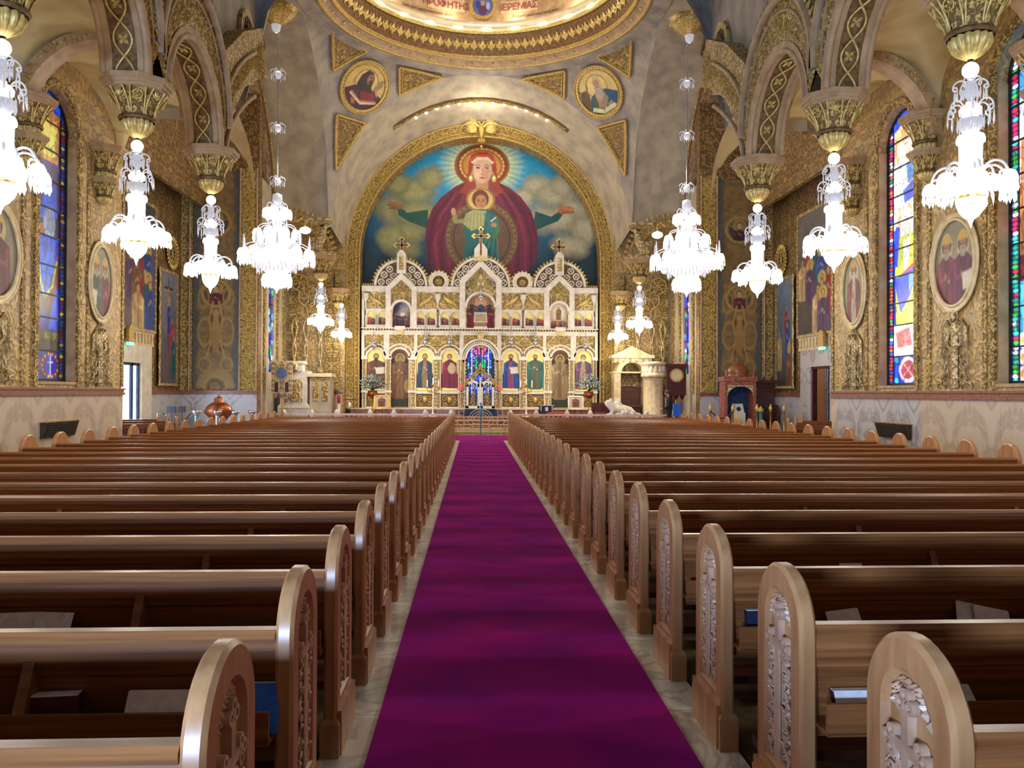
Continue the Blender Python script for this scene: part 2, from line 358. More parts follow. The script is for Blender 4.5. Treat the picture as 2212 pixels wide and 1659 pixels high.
# ================================================================ transept and side walls
for s, nm in ((-1, 'left'), (1, 'right')):
    e = struct(empty('wall_%s_transept' % nm))
    a, b2 = sorted((10.2*s, 10.6*s))
    door = (23.2, 24.6)
    B().box(a, b2, 19.6, door[0], 0, 13).box(a, b2, door[1], 28.2, 0, 13).box(a, b2, door[0], door[1], 2.42, 13).build('wall_face', M['wall2'], e)
    a2, b3 = sorted((8.66*s, 10.6*s))
    B().box(a2, b3, 19.35, 19.58, 0, 13).build('return_wall', M['wall2'], e)
    # marble door surround + wainscot
    x = 10.2*s
    sr = B(); c0, c1 = sorted((x, x-.07*s))
    sr.box(c0, c1, 22.5, door[0], 0, 2.95).box(c0, c1, door[1], 25.35, 0, 2.95).box(c0, c1, door[0], door[1], 2.42, 2.95)
    sr.build('door_surround', M['white'] if s < 0 else M['marble_blue'], e)
    bl = B(); bl.box(c0, c1, 22.6, 25.5, 3.3, 3.36).box(c0, c1, 22.6, 25.5, 2.95, 3.02)
    for k in range(12): bl.box(c0, c1, 22.75+k*.235, 22.86+k*.235, 3.02, 3.3)
    bl.build('balustrade_frieze', M['cream'], e)
    wp = B(); d0, d1 = sorted((x, x-.05*s)); wp.box(d0, d1, 19.62, 22.5, 0, 1.5).box(d0, d1, 25.35, 28, 0, 1.5)
    wp.build('marble_wainscot', M['marble_blue'], e)
    # frontal panel wall facing the nave, with gilt strip at its inner edge
    p0, p1 = sorted((7.62*s, 10.3*s))
    B().box(p0, p1, 28, 28.4, 0, 12.5).build('panel_wall', M['wall2'], e)
    q0, q1 = sorted((8.3*s, 10.2*s))
    for k in range(2):
        r0, r1 = sorted(((7.62+.02+k*1.3)*s, (7.62+1.28+k*1.3)*s)); B().box(r0, r1, 27.95, 28, 0, 1.5).build('marble_panel', M['marble_blue'], e)
    t = B()
    t.box(p0, p1, 27.9, 28, 1.5, 1.62); dd = sorted((x, x-.08*s)); t.box(dd[0], dd[1], 25.35, 28, 1.5, 1.62)
    t.build('wainscot_trim', M['brown_trim'], e)
    g0, g1 = sorted((7.66*s, 8.22*s)); B().box(g0, g1, 27.9, 28, 1.62, 9.2).build('gilt_pilaster', M['relief'], e)
    for q in (7.66, 8.22, 9.9): B().tube([(q*s, 27.9, 1.62), (q*s, 27.9, 9.2)], .035, 6).build('edge_roll', M['pink'], e)
    lv = B()
    for k in range(900):
        an = random.uniform(0, pi); lv.leaf(V3((random.uniform(7.74, 8.14)*s, 27.9, random.uniform(1.7, 9.1))), V3((0,-1,0)), V3((cos(an), 0, sin(an))), random.uniform(.05, .09), random.uniform(.018, .03), .04)
    tag(lv.build('gilt_leaves', M['gold_bright'], e), kind='stuff')
    g0, g1 = sorted((9.82*s, 10.2*s)); B().box(g0, g1, 27.95, 28, 1.62, 9.2).build('gilt_pilaster', M['relief'], e)
    # side wall beyond, with narrow window, up to the chancel
    h0, h1 = sorted((7.62*s, 8.0*s))
    B().box(h0, h1, 28.4, 29.4, 0, 9).box(h0, h1, 30.2, 32.4, 0, 9).box(h0, h1, 29.4, 30.2, 0, 2.3).box(h0, h1, 29.4, 30.2, 6.0, 9).build('side_wall', M['plaster'], e)
    for y in (28.75, 30.6, 31.6): B().box(*sorted((7.62*s, 7.56*s)), y-.12, y+.12, 1.6, 6.4).build('gilt_strip', M['relief'], e)
    # east wall of the side chapel + chancel pier
    h0, h1 = sorted((5.35*s, 8.0*s))
    B().box(h0, h1, 32.2, 32.6, .6, 9).build('chapel_wall', M['wall'], e)
    h0, h1 = sorted((5.42*s, 8.0*s)); B().box(h0, h1, 32.12, 32.2, .6, 1.5).build('marble_wainscot', M['marble_wall'], e)
    B().box(h0, h1, 32.1, 32.2, 1.5, 1.58).build('wainscot_trim', M['brown_trim'], e)
    for q, w_ in ((5.62, .1), (5.95, .16), (7.3, .2)): B().box(*sorted(((q-w_)*s, (q+w_)*s)), 32.08, 32.2, 1.6, 6.3).build('gilt_strip', M['relief'], e)
# ================================================================ nave arcade: arches over hanging capitals
PY = [-1.4, 1.9, 5.2, 8.5, 11.83, 15.1]; XA = 5.1
def soffit_z(y, ya, yb, z0=6.02, rise=1.3, half=.36):
    c = (ya+yb)/2; a = (yb-ya)/2-half; u = max(-1, min(1, (y-c)/a)); return z0+rise*sqrt(max(0, 1-u*u))
for s, nm in ((-1, 'left'), (1, 'right')):
    arc = struct(empty('wall_%s_arcade' % nm))
    face = B(); sof = B(); mould = B(); guil = B(); ros = B(); crest = B(); rel = B(); band = B()
    xi, xo = 4.82*s, 5.42*s
    for i in range(1, len(PY)-1):
        ya, yb = PY[i], PY[i+1]; c = (ya+yb)/2; a = (yb-ya)/2-.36; n = 20
        A = [(c-a*cos(pi*k/n), 6.02+1.3*sin(pi*k/n)) for k in range(n+1)]
        R2 = (yb-ya)/2
        T = [(c-R2*cos(pi*k/n), 6.45+1.75*sin(pi*k/n)) for k in range(n+1)]
        # face between intrados and crest arch
        face.strip([(xi, *p) for p in A], [(xi, *p) for p in T], smooth=False)
        face.strip([(xo, *p) for p in A], [(xo, *p) for p in T], smooth=False)
        face.strip([(xi, *p) for p in T], [(xi+.5*s, *p) for p in T], smooth=True)
        sof.strip([(xi, *p) for p in A], [(xo, *p) for p in A])
        for x_, r_ in ((xi, .055), (xo, .05)): mould.tube([(x_, *p) for p in A], r_, 6)
        for da in (.14,):   # pink flat moulding round the arch, on the nave face
            A2 = [(c-(a+da)*cos(pi*k/n), 6.02+(1.3+da)*sin(pi*k/n)) for k in range(n+1)]
            mould.strip([(xi-.02*s, *p) for p in A], [(xi-.02*s, *p) for p in A2])
        mould.tube([(xi-.03*s, *p) for p in T], .075, 6)
        mould.tube([(xi-.01*s, c-(R2-.22)*cos(pi*k/n), 6.45+1.53*sin(pi*k/n)) for k in range(n+1)], .03, 5)
        # crest of upright leaves
        for k in range(34):
            th = pi*(k+.5)/34; p = V3((xi-.03*s, c-(R2+.03)*cos(th), 6.45+1.78*sin(th))); t = V3((0, -cos(th), sin(th)))
            crest.leaf(p+t*.08, V3((-s, 0, 0)), t, .12, .05, .04)
        # raised relief scatter on the spandrel face
        for k in range(300):
            th = random.uniform(.02, pi-.02); f = random.uniform(.28, .97)
            py_, pz_ = (c-(a+(R2-a)*f)*cos(th), 6.02+.43*f+(1.3+.45*f)*sin(th)); an = random.uniform(0, pi)
            rel.leaf(V3((xi, py_, pz_)), V3((-s, 0, 0)), V3((0, cos(an), sin(an))), random.uniform(.05, .11), random.uniform(.018, .035), .035)
        # guilloche of two crossing bands with rosettes on the soffit
        L = 9
        for ph in (0, pi):
            pts = []
            for k in range(91):
                th = pi*(k/90); off = .125*cos(L*th*1.0+ph) if True else 0
                pts.append(((xi+xo)/2+off, c-(a-.02)*cos(th), 6.02+1.28*sin(th)))
            guil.tube(pts, .018, 5)
        for k in range(L):
            th = pi*(k+1.0)/L if k < L-1 else None
            for th in ((pi*(k)/L),):
                if th == 0: th = .03
                n_ = V3((0, cos(th), -sin(th))); t = V3((0, sin(th), cos(th))); ct = V3(((xi+xo)/2, c-(a-.012)*cos(th), 6.02+1.29*sin(th)))
                for q in range(4):
                    an = pi/4+q*pi/2; d = V3((s*cos(an), 0, 0))+t*sin(an); ros.leaf(ct+d*.05, n_, d, .055, .032, .03)
    rel_mat = M['gold']
    fo = face.build('arcade_face', M['relief'], arc); sof.build('arch_soffit', M['gold_dark'], arc)
    mould.build('arch_moulding', M['pink'], arc); tag(guil.build('guilloche', M['gold_bright'], arc), kind='stuff')
    tag(ros.build('rosettes', M['gold_bright'], arc), kind='stuff'); tag(crest.build('crest_leaves', M['gold'], arc), kind='stuff'); tag(rel.build('relief_scrolls', M['gold'], arc), kind='stuff')
    sm = B()   # rosy side bands flanking the guilloche
    for i in range(1, len(PY)-1):
        ya, yb = PY[i], PY[i+1]; c = (ya+yb)/2; a = (yb-ya)/2-.36; n = 20
        A = [(c-(a-.01)*cos(pi*k/n), 6.02+1.29*sin(pi*k/n)) for k in range(n+1)]
        for x1, x2 in ((xi, xi+.13*s), (xo-.13*s, xo)): sm.strip([(x1, *p) for p in A], [(x2, *p) for p in A])
    sm.build('soffit_band', M['pink'], arc)
    # upper nave wall above the crest, plain grey plaster, and pier at the crossing
    up = B(); u0, u1 = sorted((5.3*s, 5.7*s))
    up.box(u0, u1, -4, 15.4, 7.6, 14)
    up.prism([(15.4, 6.5), (15.9, 7.2), (16.6, 7.9), (17.6, 8.4), (18.7, 8.6), (18.7, 14), (15.4, 14)], u0, u1, 'x')
    up.build('upper_wall', M['plaster_grey'], arc)
    # relief-covered springing of the crossing arch beyond the last capital
    sp = B(); v0, v1 = sorted((4.95*s, 5.3*s))
    sp.prism([(15.15, 6.0), (15.45, 6.05), (15.9, 7.0), (16.7, 7.8), (17.8, 8.4), (18.5, 8.7), (18.0, 9.6), (16.6, 8.9), (15.4, 8.0), (15.05, 7.2)], v0, v1, 'x')
    sp.build('arch_springing', M['relief'], arc)
    r2 = B()
    for k in range(420):
        f = random.random(); y_ = 15.2+3.0*f; z_ = random.uniform(6.3+2.2*min(1, f*1.4)**.7, 7.3+2.1*f); an = random.uniform(0, pi)
        r2.leaf(V3((4.95*s, y_, z_)), V3((-s, 0, 0)), V3((0, cos(an), sin(an))), random.uniform(.06, .12), random.uniform(.02, .04), .04)
    tag(r2.build('relief_scrolls', M['gold'], arc), kind='stuff')
    ml = B()
    for off in (0, .95):
        ml.tube([(4.93*s, 15.35+.05*off+3.2*f, 6.1+off+2.35*(f**.62)) for f in [.62*k/14 for k in range(15)]], .05, 6)
    ml.build('arch_moulding', M['pink'], arc)
    # round pierced grille in the wall near the crossing
    oc = empty('round_grille', (5.25*s, 17.9, 9.35), 'round dark pierced grille high on the %s wall by the crossing arch' % nm, 'grille')
    B().archband(0, 0, .42, .56, 0, 2*pi, -.04, .04, 28, axis='x').build('rim', M['relief'], oc)
    g = B().prism([(.44*cos(2*pi*k/24), .44*sin(2*pi*k/24)) for k in range(24)], -.01, .01, 'x'); g.build('opening', M['black'], oc)
    g = B()
    for k in range(6):
        an = k*pi/6; g.tube([(-.02*s, -.43*cos(an), -.43*sin(an)), (-.02*s, .43*cos(an), .43*sin(an))], .012, 4)
    g.archband(0, 0, .18, .2, 0, 2*pi, -.03, .0, 20, axis='x'); g.build('grille', M['gold_dark'], oc)
    # groin vaults of the side aisle
    av = struct(empty('ceiling_%s_aisle' % nm)); yy = PY+[19.4]
    for i in range(1, len(yy)-1):
        n = 16; v = []; f = []
        for a_ in range(n+1):
            for b_ in range(n+1):
                u = -1+2*a_/n; w_ = -1+2*b_/n
                z = 6.3+.6*a_/n+1.45*max(sqrt(max(0, 1-u*u)), sqrt(max(0, 1-w_*w_)))
                v.append((s*(5.45+3.15*a_/n), yy[i]+(yy[i+1]-yy[i])*b_/n, z))
        for a_ in range(n):
            for b_ in range(n):
                k = a_*(n+1)+b_; f.append((k, k+1, k+n+2, k+n+1))
        B().add(v, f, True).build('groin_vault', M['vault'], av)
    for y in PY[2:]:   # transverse ribs
        R = (8.6-5.4)/2; cx = (8.6+5.4)/2*s
        B().archband(cx, 6.55, R-.2, R, 0, pi, y-.2, y+.2, 22).build('transverse_rib', M['pink'], av)
        rr = B()
        for k in range(170):
            th = random.uniform(.05, pi-.05); q = R-random.uniform(.04, .17); an = random.uniform(0, pi)
            rr.leaf(V3((cx+q*cos(th), y-.2, 6.55+q*sin(th))), V3((0, -1, 0)), V3((cos(an), 0, sin(an))), random.uniform(.04, .08), .02, .03)
        tag(rr.build('rib_relief', M['gold'], av), kind='stuff')
# nave ceiling between the upper walls
b = B(); n = 24
b.strip([(5.4*cos(pi*k/n), -4, 12+3.2*sin(pi*k/n)) for k in range(n+1)], [(5.4*cos(pi*k/n), 18.7, 12+3.2*sin(pi*k/n)) for k in range(n+1)])
struct(b.build('ceiling_nave', M['plaster_grey']))
struct(B().box(-10.6, 10.6, -6, -5.8, 2.8, 16).box(-10.6, -5.2, -6, -5.8, 0, 2.8).box(0, 10.6, -6, -5.8, 0, 2.8).build('wall_back', M['plaster']))
struct(B().box(-10.7, 10.7, -6, 38, 16, 16.2).build('ceiling', M['plaster_grey']))
# ================================================================ crossing: pendentives, great arches, dome
RC = 5.62; YC = 24.38; ZS = 7.8
pd = struct(empty('ceiling_pendentives'))
for qd, nm in enumerate(('far_right', 'far_left', 'near_left', 'near_right')):
    rings = []; m = 16; n = 28
    for j in range(n+1):
        ph = qd*pi/2+(pi/2)*j/n
        cs = max(abs(cos(ph)), abs(sin(ph))); ro = RC/cs; ri = 5.5
        row = []
        for k in range(m+1):
            r = ro+(ri-ro)*(k/m); z = ZS+sqrt(max(0, 2*RC*RC-r*r)); row.append((r*cos(ph), YC+r*sin(ph), z))
        rings.append(row)
    B().loft(rings, closed=False).build('pendentive', M['plaster_grey'], pd)
# barrel in front of the apse, tapering to the gilt frame
n = 36
ba = [(RC*cos(pi*k/n), 30.0, ZS+RC*sin(pi*k/n)) for k in range(n+1)]; bb_ = [(5.36*cos(pi*k/n), 32.7, 7.12+5.36*sin(pi*k/n)) for k in range(n+1)]
o = B(); o.strip(ba, bb_); o.strip([(RC, 30, 0), (RC, 30, ZS)], [(5.36, 32.7, 0), (5.36, 32.7, 7.12)], smooth=False); o.strip([(-RC, 30, 6.3), (-RC, 30, ZS)], [(-5.36, 32.7, 6.3), (-5.36, 32.7, 7.12)], smooth=False)
o = B(); o.strip(ba, bb_)
struct(o.build('ceiling_chancel_arch', M['plaster']))
for s, nm in ((-1, 'left'), (1, 'right')):
    e = struct(empty('ceiling_%s_transept' % nm))
    A = [(s*RC, YC-RC*cos(pi*k/n), ZS+RC*sin(pi*k/n)) for k in range(n+1)]
    D = [(s*7.6, p[1], p[2]) for p in A]
    B().strip(A, D).build('arch_soffit', M['plaster'], e)
    r1 = 5.4; D1 = [(s*7.6, YC-r1*cos(pi*k/n), ZS+r1*sin(pi*k/n)) for k in range(n+1)]; D2 = [(s*9.3, p[1], p[2]) for p in D1]
    B().strip(D, D1).build('arch_step', M['relief'], e)
    B().strip(D1, D2).build('painted_soffit', M['soffit_pink'], e)
    D3 = [(s*9.3, YC-4.9*cos(pi*k/n), ZS+4.9*sin(pi*k/n)) for k in range(n+1)]
    B().strip(D2, D3).build('arch_step', M['relief'], e)
    B().prism([(YC-5.5*cos(pi*k/n), ZS+5.5*sin(pi*k/n)) for k in range(n+1)], s*9.35, s*9.5, 'x').build('tympanum', M['wall2'], e)
    # gilt rope along the arch edge
    rp = B(); rp.tube([(s*7.58, YC-(RC-.12)*cos(pi*k/60), ZS+(RC-.12)*sin(pi*k/60)) for k in range(61)], .07, 6)
    rp.build('edge_roll', M['gold_dark'], e); lf = B()
    for k in range(700):
        th = random.uniform(0, pi); q = RC-.12; an = random.uniform(0, 2*pi)
        nn = V3((-s*abs(cos(an)), -cos(th)*sin(an)*.5, -abs(sin(th)))).normalized(); p = V3((s*7.56, YC-q*cos(th), ZS+q*sin(th)))
        lf.leaf(p+nn*.04, nn, V3((0, sin(th+.6), cos(th+.6))), .09, .035, .05)
    tag(lf.build('edge_leaves', M['gold'], e), kind='stuff')
    # far scalloped chapel arch under the pendentive
    z_ = 6.55; sc = B(); cx = s*7.1; R_ = 1.62
    th0, th1 = (0, pi) 
    sc.archband(cx, z_, R_-.34, R_, th0, th1, 29.85, 30.05, 26); sc.build('chapel_arch', M['relief_pale'], e)
    sf = B(); sf.strip([(cx+(R_-.34)*cos(pi*k/20), 29.85, z_+(R_-.34)*sin(pi*k/20)) for k in range(21)], [(cx+(R_-.34)*cos(pi*k/20), 32.2, z_+(R_-.34)*sin(pi*k/20)) for k in range(21)])
    sf.build('chapel_vault', M['relief'], e)
    ls = B()
    for k in range(26):
        th = pi*(k+.5)/26; t = V3((cos(th), 0, sin(th))); ls.leaf(V3((cx, 29.87, z_))+t*(R_+.1), V3((0,-1,0)), t, .13, .07, .05)
    for k in range(300):
        th = random.uniform(0, pi); q = random.uniform(R_-.3, R_-.04); an = random.uniform(0, pi)
        ls.leaf(V3((cx+q*cos(th), 29.84, z_+q*sin(th))), V3((0,-1,0)), V3((cos(an), 0, sin(an))), random.uniform(.04, .09), .022, .03)
    tag(ls.build('arch_relief', M['gold'], e), kind='stuff')
    # wall above the chapel arch, closing up to the great arch
    sp = B(); n2 = 16
    Aa = [(cx+R_*cos(pi*k/n2), 30.0, z_+R_*sin(pi*k/n2)) for k in range(n2+1)]
    T = [(cx+2.6*cos(pi*k/n2), 30.0, z_+.1+max(R_*sin(pi*k/n2)+.06, 1.2*sin(pi*k/n2))) for k in range(n2+1)]
# dome: cornice rings, lit cove, lettered band
dm = struct(empty('ceiling_dome', (0, YC, 0)))
def ring(prof, name, m, n=96): return B().lathe(prof, n).build(name, m, dm)
ring([(5.62, 13.35), (5.35, 13.42), (5.12, 13.42), (5.08, 13.5)], 'plain_ring', M['plaster_grey'])
ring([(5.10, 13.44), (5.06, 13.38), (4.98, 13.38), (4.96, 13.46)], 'gilt_roll', M['gold'])
ring([(4.97, 13.44), (4.90, 13.50), (4.72, 13.62)], 'star_band', M['pink'])
ring([(4.73, 13.6), (4.70, 13.54), (4.64, 13.56), (4.62, 13.68)], 'gilt_roll', M['gold'])
ring([(4.63, 13.66), (4.52, 14.02), (4.36, 14.38)], 'acanthus_ground', M['gold_dark'])
ring([(4.38, 14.37), (4.33, 14.33), (4.27, 14.37), (4.26, 14.46)], 'gilt_roll', M['gold_bright'])
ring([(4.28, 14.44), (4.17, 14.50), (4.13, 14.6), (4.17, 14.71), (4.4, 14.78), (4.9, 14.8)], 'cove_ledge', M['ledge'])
ring([(4.66, 14.7), (4.68, 15.1), (4.68, 15.9), (4.5, 16.6)], 'drum', M['pink'])
B().lathe([(4.4*cos(k*pi/16), 16.5+2.8*sin(k*pi/16)) for k in range(8)]+[(.01, 19.3)], 64).build('dome_shell', M['soffit_pink'], dm)
ac = B()
for k in range(92):
    a = 2*pi*k/92
    for dr in (0,):
        p = V3((4.49*cos(a), 4.49*sin(a), 14.0)); nn = V3((-cos(a), -sin(a), -.6)).normalized(); t = V3((-cos(a)*.35, -sin(a)*.35, .8)).normalized()
        tt = V3((-sin(a), cos(a), 0))
        ac.leaf(p, nn, t, .19, .10, .06); ac.leaf(p+tt*.09-t*.03, nn, (t+tt*.7).normalized(), .12, .05, .04); ac.leaf(p-tt*.09-t*.03, nn, (t-tt*.7).normalized(), .12, .05, .04)
        ac.leaf(p+tt*.128+t*.06, nn, t, .09, .03, .04)
tag(ac.build('acanthus_leaves', M['gold_bright'], dm), kind='stuff')
for k in range(40):
    a = 2*pi*(k+.5)/40; p = V3((4.86*cos(a), 4.86*sin(a), 13.505)); nn = V3((-cos(a), -sin(a), -1.6)).normalized(); t = V3((-sin(a), cos(a), 0)); bt = nn.cross(t)
    sb = B(); pts = []
    for q in range(10):
        r = .062 if q % 2 == 0 else .026; pts.append(p+nn*.02+(bt*cos(q*pi/5)+t*sin(q*pi/5))*r)
    sb.add(pts+[p+nn*.045], [(q, (q+1) % 10, 10) for q in range(10)]); sb.build('star', M['gold_bright'], dm)
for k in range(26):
    a0 = 2*pi*k/26+.05; bs = B(); bs.tube([(4.2*cos(a0+q*.016), 4.2*sin(a0+q*.016), 14.475) for q in range(6)], [.008,.024,.03,.03,.024,.008], 6); bs.build('ledge_glint', M['bulb'], dm)  # glowing strips added as highlights on the gilded ledge, not real bulbs
# lamps hidden behind the cove ledge
for k in range(12):
    a = 2*pi*(k+.5)/12
    l = point_light('cove_lamp', (4.4*cos(a), 4.4*sin(a), 14.95), 14, (1, .9, .72), .05, dm)
point_light('dome_fill', (0, 0, 14.6), 240, (1, .9, .76), .5, dm)  # unseen light added inside the dome to brighten the ledge
# lettered band of the drum: curved text meshes and a small roundel
def ring_text(txt, size, r, z, ang_c, m, spacing=1.0, name='lettering'):
    cu = bpy.data.curves.new(name, 'FONT'); cu.body = txt; cu.size = size; cu.extrude = .006; cu.align_x = 'CENTER'; cu.resolution_u = 2; cu.space_character = spacing
    o = bpy.data.objects.new(name, cu); C.objects.link(o)
    dg = bpy.context.evaluated_depsgraph_get(); me = bpy.data.meshes.new_from_object(o.evaluated_get(dg)); bpy.data.objects.remove(o)
    for v in me.vertices:
        x, y, e = v.co; a = ang_c-x/r
        rr = r-.02-e; v.co = (rr*cos(a), rr*sin(a), z+y)
    me.materials.clear(); me.materials.append(m)
    o = bpy.data.objects.new(name, me); C.objects.link(o); o.parent = dm; return o
M['letter'] = mat('wine_red_lettering', lin(150,66,70), None, rough=.6)
M['letter2'] = mat('grey_brown_lettering', lin(120,96,90), None, rough=.6)
M['scroll'] = mat('parchment_scroll', lin(226,192,150), lin(206,166,126), 8, rough=.6)
for sgn, word in ((-1, '\u03a0\u03a1\u039f\u03a6\u0397\u03a4\u0397\u03a3'), (1, '\u0399\u0395\u03a1\u0395\u039c\u0399\u0391\u03a3')):
    ac_ = pi/2-sgn*.285
    pts = [ac_+.145-.29*k/12 for k in range(13)]
    B().strip([(4.655*cos(a), 4.655*sin(a), 15.22) for a in pts], [(4.66*cos(a), 4.66*sin(a), 15.66) for a in pts]).build('scroll_panel', M['scroll'], dm)
    ring_text(word, .34, 4.65, 15.31, ac_, M['letter'], .84)
ring_text('Amend your ways and your', .16, 4.66, 15.03, pi/2-.42, M['letter2'], .98)
ring_text('Seek the Lord much love seek', .16, 4.66, 15.03, pi/2+.44, M['letter2'], .98)
rd = B(); n = 28
for r0, r1, y_, m_, nm_ in ((.37, .5, 4.60, 'gold', 'roundel_frame'),):
    b = B().archband(0, 15.48, r0, r1, 0, 2*pi, 4.58, 4.66, n); b.build(nm_, M[m_], dm)
def prophet(A):
    A.c[:] = lin(90,110,170); A.ell(0, 4, 9, 12, (90,50,90)); A.ell(0, -7, 4, 5, (190,140,110)); A.ell(-9, -4, 5, 8, (50,60,130)); A.ell(10, -2, 4, 7, (170,180,210))
DOME_ROUNDEL = prophet
# ================================================================ pews
def end_outline(hw, z0, zs, top, n=16):
    """arch-headed outline (y,z), from bottom left over the top to bottom right"""
    return [(-hw, z0)]+[(-hw*cos(pi*k/n), zs+(top-zs)*sin(pi*k/n)) for k in range(n+1)]+[(hw, z0)]
def bench_end_parts():
    T = .03; hw = .215
    O = end_outline(hw, .165, .765, .98, 20); I = end_outline(.128, .235, .765, .893, 20)
    b = B()
    # rounded rim: outline slightly inset on both faces
    Oi = end_outline(hw-.014, .165, .765, .966, 20)
    P = lambda pts, x: [(x, *p) for p in pts]
    b.strip(P(Oi, -T), P(O, -T+.012)); b.strip(P(O, -T+.012), P(O, T-.012)); b.strip(P(O, T-.012), P(Oi, T))
    b.strip(P(Oi, T), P(I, T), closed=True, smooth=False)                    # frame of the aisle face
    J = end_outline(.112, .25, .765, .877, 20)
    b.strip(P(I, T), P(J, T-.022), closed=True, smooth=False)                # moulded recess
    b.add(P(J, T-.022), [tuple(range(len(J)-1, -1, -1))])
    b.add(P(Oi, -T), [tuple(range(len(Oi)))])
    body = b
    pl = B()
    pl.box(-.042, .042, -.232, .232, 0, .15)
    pl.add([(x, y, z) for x, y, z in ((-.042,-.232,.15),(-.042,.232,.15),(.042,.232,.15),(.042,-.232,.15),(-.03,-.215,.17),(-.03,.215,.17),(.03,.215,.17),(.03,-.215,.17))], [(0,1,5,4),(1,2,6,5),(2,3,7,6),(3,0,4,7),(4,5,6,7)])
    # skirting on the aisle face
    pl.prism([(-.2, .0), (.2, .0), (.2, .2), (-.2, .2)], T, T+.018, 'x')
    cr = B(); xr = T-.018
    # cross with trefoil arms and long shaft
    cr.prism([(-.017, .27), (.017, .27), (.017, .80), (-.017, .80)], xr-.004, xr+.02, 'x')
    cr.prism([(-.07, .672), (.07, .672), (.07, .704), (-.07, .704)], xr-.004, xr+.02, 'x')
    for cy, cz, dy, dz in ((0, .80, 0, 1), (-.066, .688, -1, 0), (.066, .688, 1, 0)):
        for ay, az in ((dy*.024, dz*.024), (dz*.022-dy*.0, dy*.022), (-dz*.022, -dy*.022)):
            c_ = (cy+ay, cz+az)
            cr.archband(c_[0], c_[1], .010, .0205, 0, 2*pi, xr, xr+.022, 10, axis='x')
    for sy in (-1, 1):
        cr.tube([(xr+.016, sy*.024, .28+.37*k/8) for k in range(9)], .004, 4)
    rnd = random.Random(3); fo = B()
    for sy in (-1, 1):      # vine with curling leaves either side of the shaft
        pts = [(xr+.008, sy*(.066+.022*sin(k*.95)), .26+.40*k/26) for k in range(27)]
        fo.tube(pts, .0065, 5)
        for k in range(2, 26, 2):
            p = V3(pts[k]); d = 1 if (k//2) % 2 else -1
            cc = [(p.x+.006, p.y+d*.019*(1-q/9)*cos(q*.75)+d*.006, p.z+.018*(1-q/9)*sin(q*.75)+.012) for q in range(8)]
            fo.tube(cc, [.006-.0005*q for q in range(8)], 5)
        for k in range(60):
            z = rnd.uniform(.262, .66); y = sy*rnd.uniform(.03, .104); an = rnd.uniform(0, pi)
            fo.leaf(V3((xr, y, z)), V3((1, 0, 0)), V3((0, cos(an), sin(an))), rnd.uniform(.012, .024), .007, .017)
    for k in range(26):     # leaves above the arms
        th = rnd.uniform(.15, pi-.15); q = rnd.uniform(.075, .1)
        fo.leaf(V3((xr, q*cos(th), .765+q*sin(th))), V3((1,0,0)), V3((0, -sin(th), cos(th))), .016, .007, .015)
    return body, pl, cr, fo
bd, pl, cr, fo = bench_end_parts()
def make_end(parent, x, rz, name='bench_end'):
    global END_MESH
    if 'END_MESH' not in globals():
        e = bd.build(name, M['wood_end']); p = pl.build('plinth', M['wood_end'], e); c_ = cr.build('carved_cross', M['carve'], e); f_ = fo.build('carved_foliage', M['carve'], e)
        END_MESH = (e.data, p.data, c_.data, f_.data)
        for q in (f_, c_, p, e): bpy.data.objects.remove(q)
    e = bpy.data.objects.new(name, END_MESH[0]); C.objects.link(e); e.parent = parent; e.location = (x, 0, 0); e.rotation_euler = (0, 0, rz)
    for nm, me in zip(('plinth', 'carved_cross', 'carved_foliage'), END_MESH[1:]):
        q = bpy.data.objects.new(nm, me); C.objects.link(q); q.parent = e
    return e
def make_pew(L, label, group):
    """pew running from x=0 (aisle end) to x=L; back of the pew towards -y"""
    t = empty('pew', (0,0,0), label, 'pew', group)
    y0 = -.175
    prof = [(y0-.03, .772), (y0-.034, .795), (y0-.022, .812), (y0+.022, .812), (y0+.034, .795), (y0+.03, .772)]
    B().prism(prof, .03, L-.03, 'x').build('top_rail', M['wood'], t)
    bk = [(y0-.018, .772), (y0-.026, .755), (y0-.022, .70), (y0-.012, .665), (y0, .655), (y0+.01, .60), (y0+.05, .42), (y0+.055, .40), (y0+.075, .40), (y0+.07, .42), (y0+.03, .62), (y0+.018, .772)]
    B().prism(bk, .03, L-.03, 'x').build('backrest', M['wood'], t)
    B().box(.03, L-.03, y0+.06, .20, .425, .455).box(.03, L-.03, .185, .215, .40, .455).build('seat', M['wood'], t)
    r = B(); r.box(.03, L-.03, y0-.115, y0-.098, .475, .575); r.box(.03, L-.03, y0-.115, y0+.03, .468, .48)
    r.build('book_rack', M['wood'], t)
    for x in (1.45, 3.15, 4.8):
        if x < L: B().prism([(y0-.11, .48), (y0+.02, .48), (y0+.01, .70), (y0-.03, .715), (y0-.045, .68), (y0-.1, .56)], x-.018, x+.018, 'x').build('rack_bracket', M['wood'], t)
    for x in (L*.5,): B().box(x-.02, x+.02, y0+.08, .18, 0, .425).build('support', M['wood_dark'], t)
    k = B().box(.06, L-.06, y0-.36, y0-.18, .10, .14).build('kneeler', M['wood_dark'], t)
    for xx in (.5, L-.5): k2 = B().box(xx-.02, xx+.02, y0-.30, y0-.24, 0, .10).build('kneeler_leg', M['wood_dark'], t)
    return t
LP = 5.62; NR = 28; PEW = {}
protoR = None
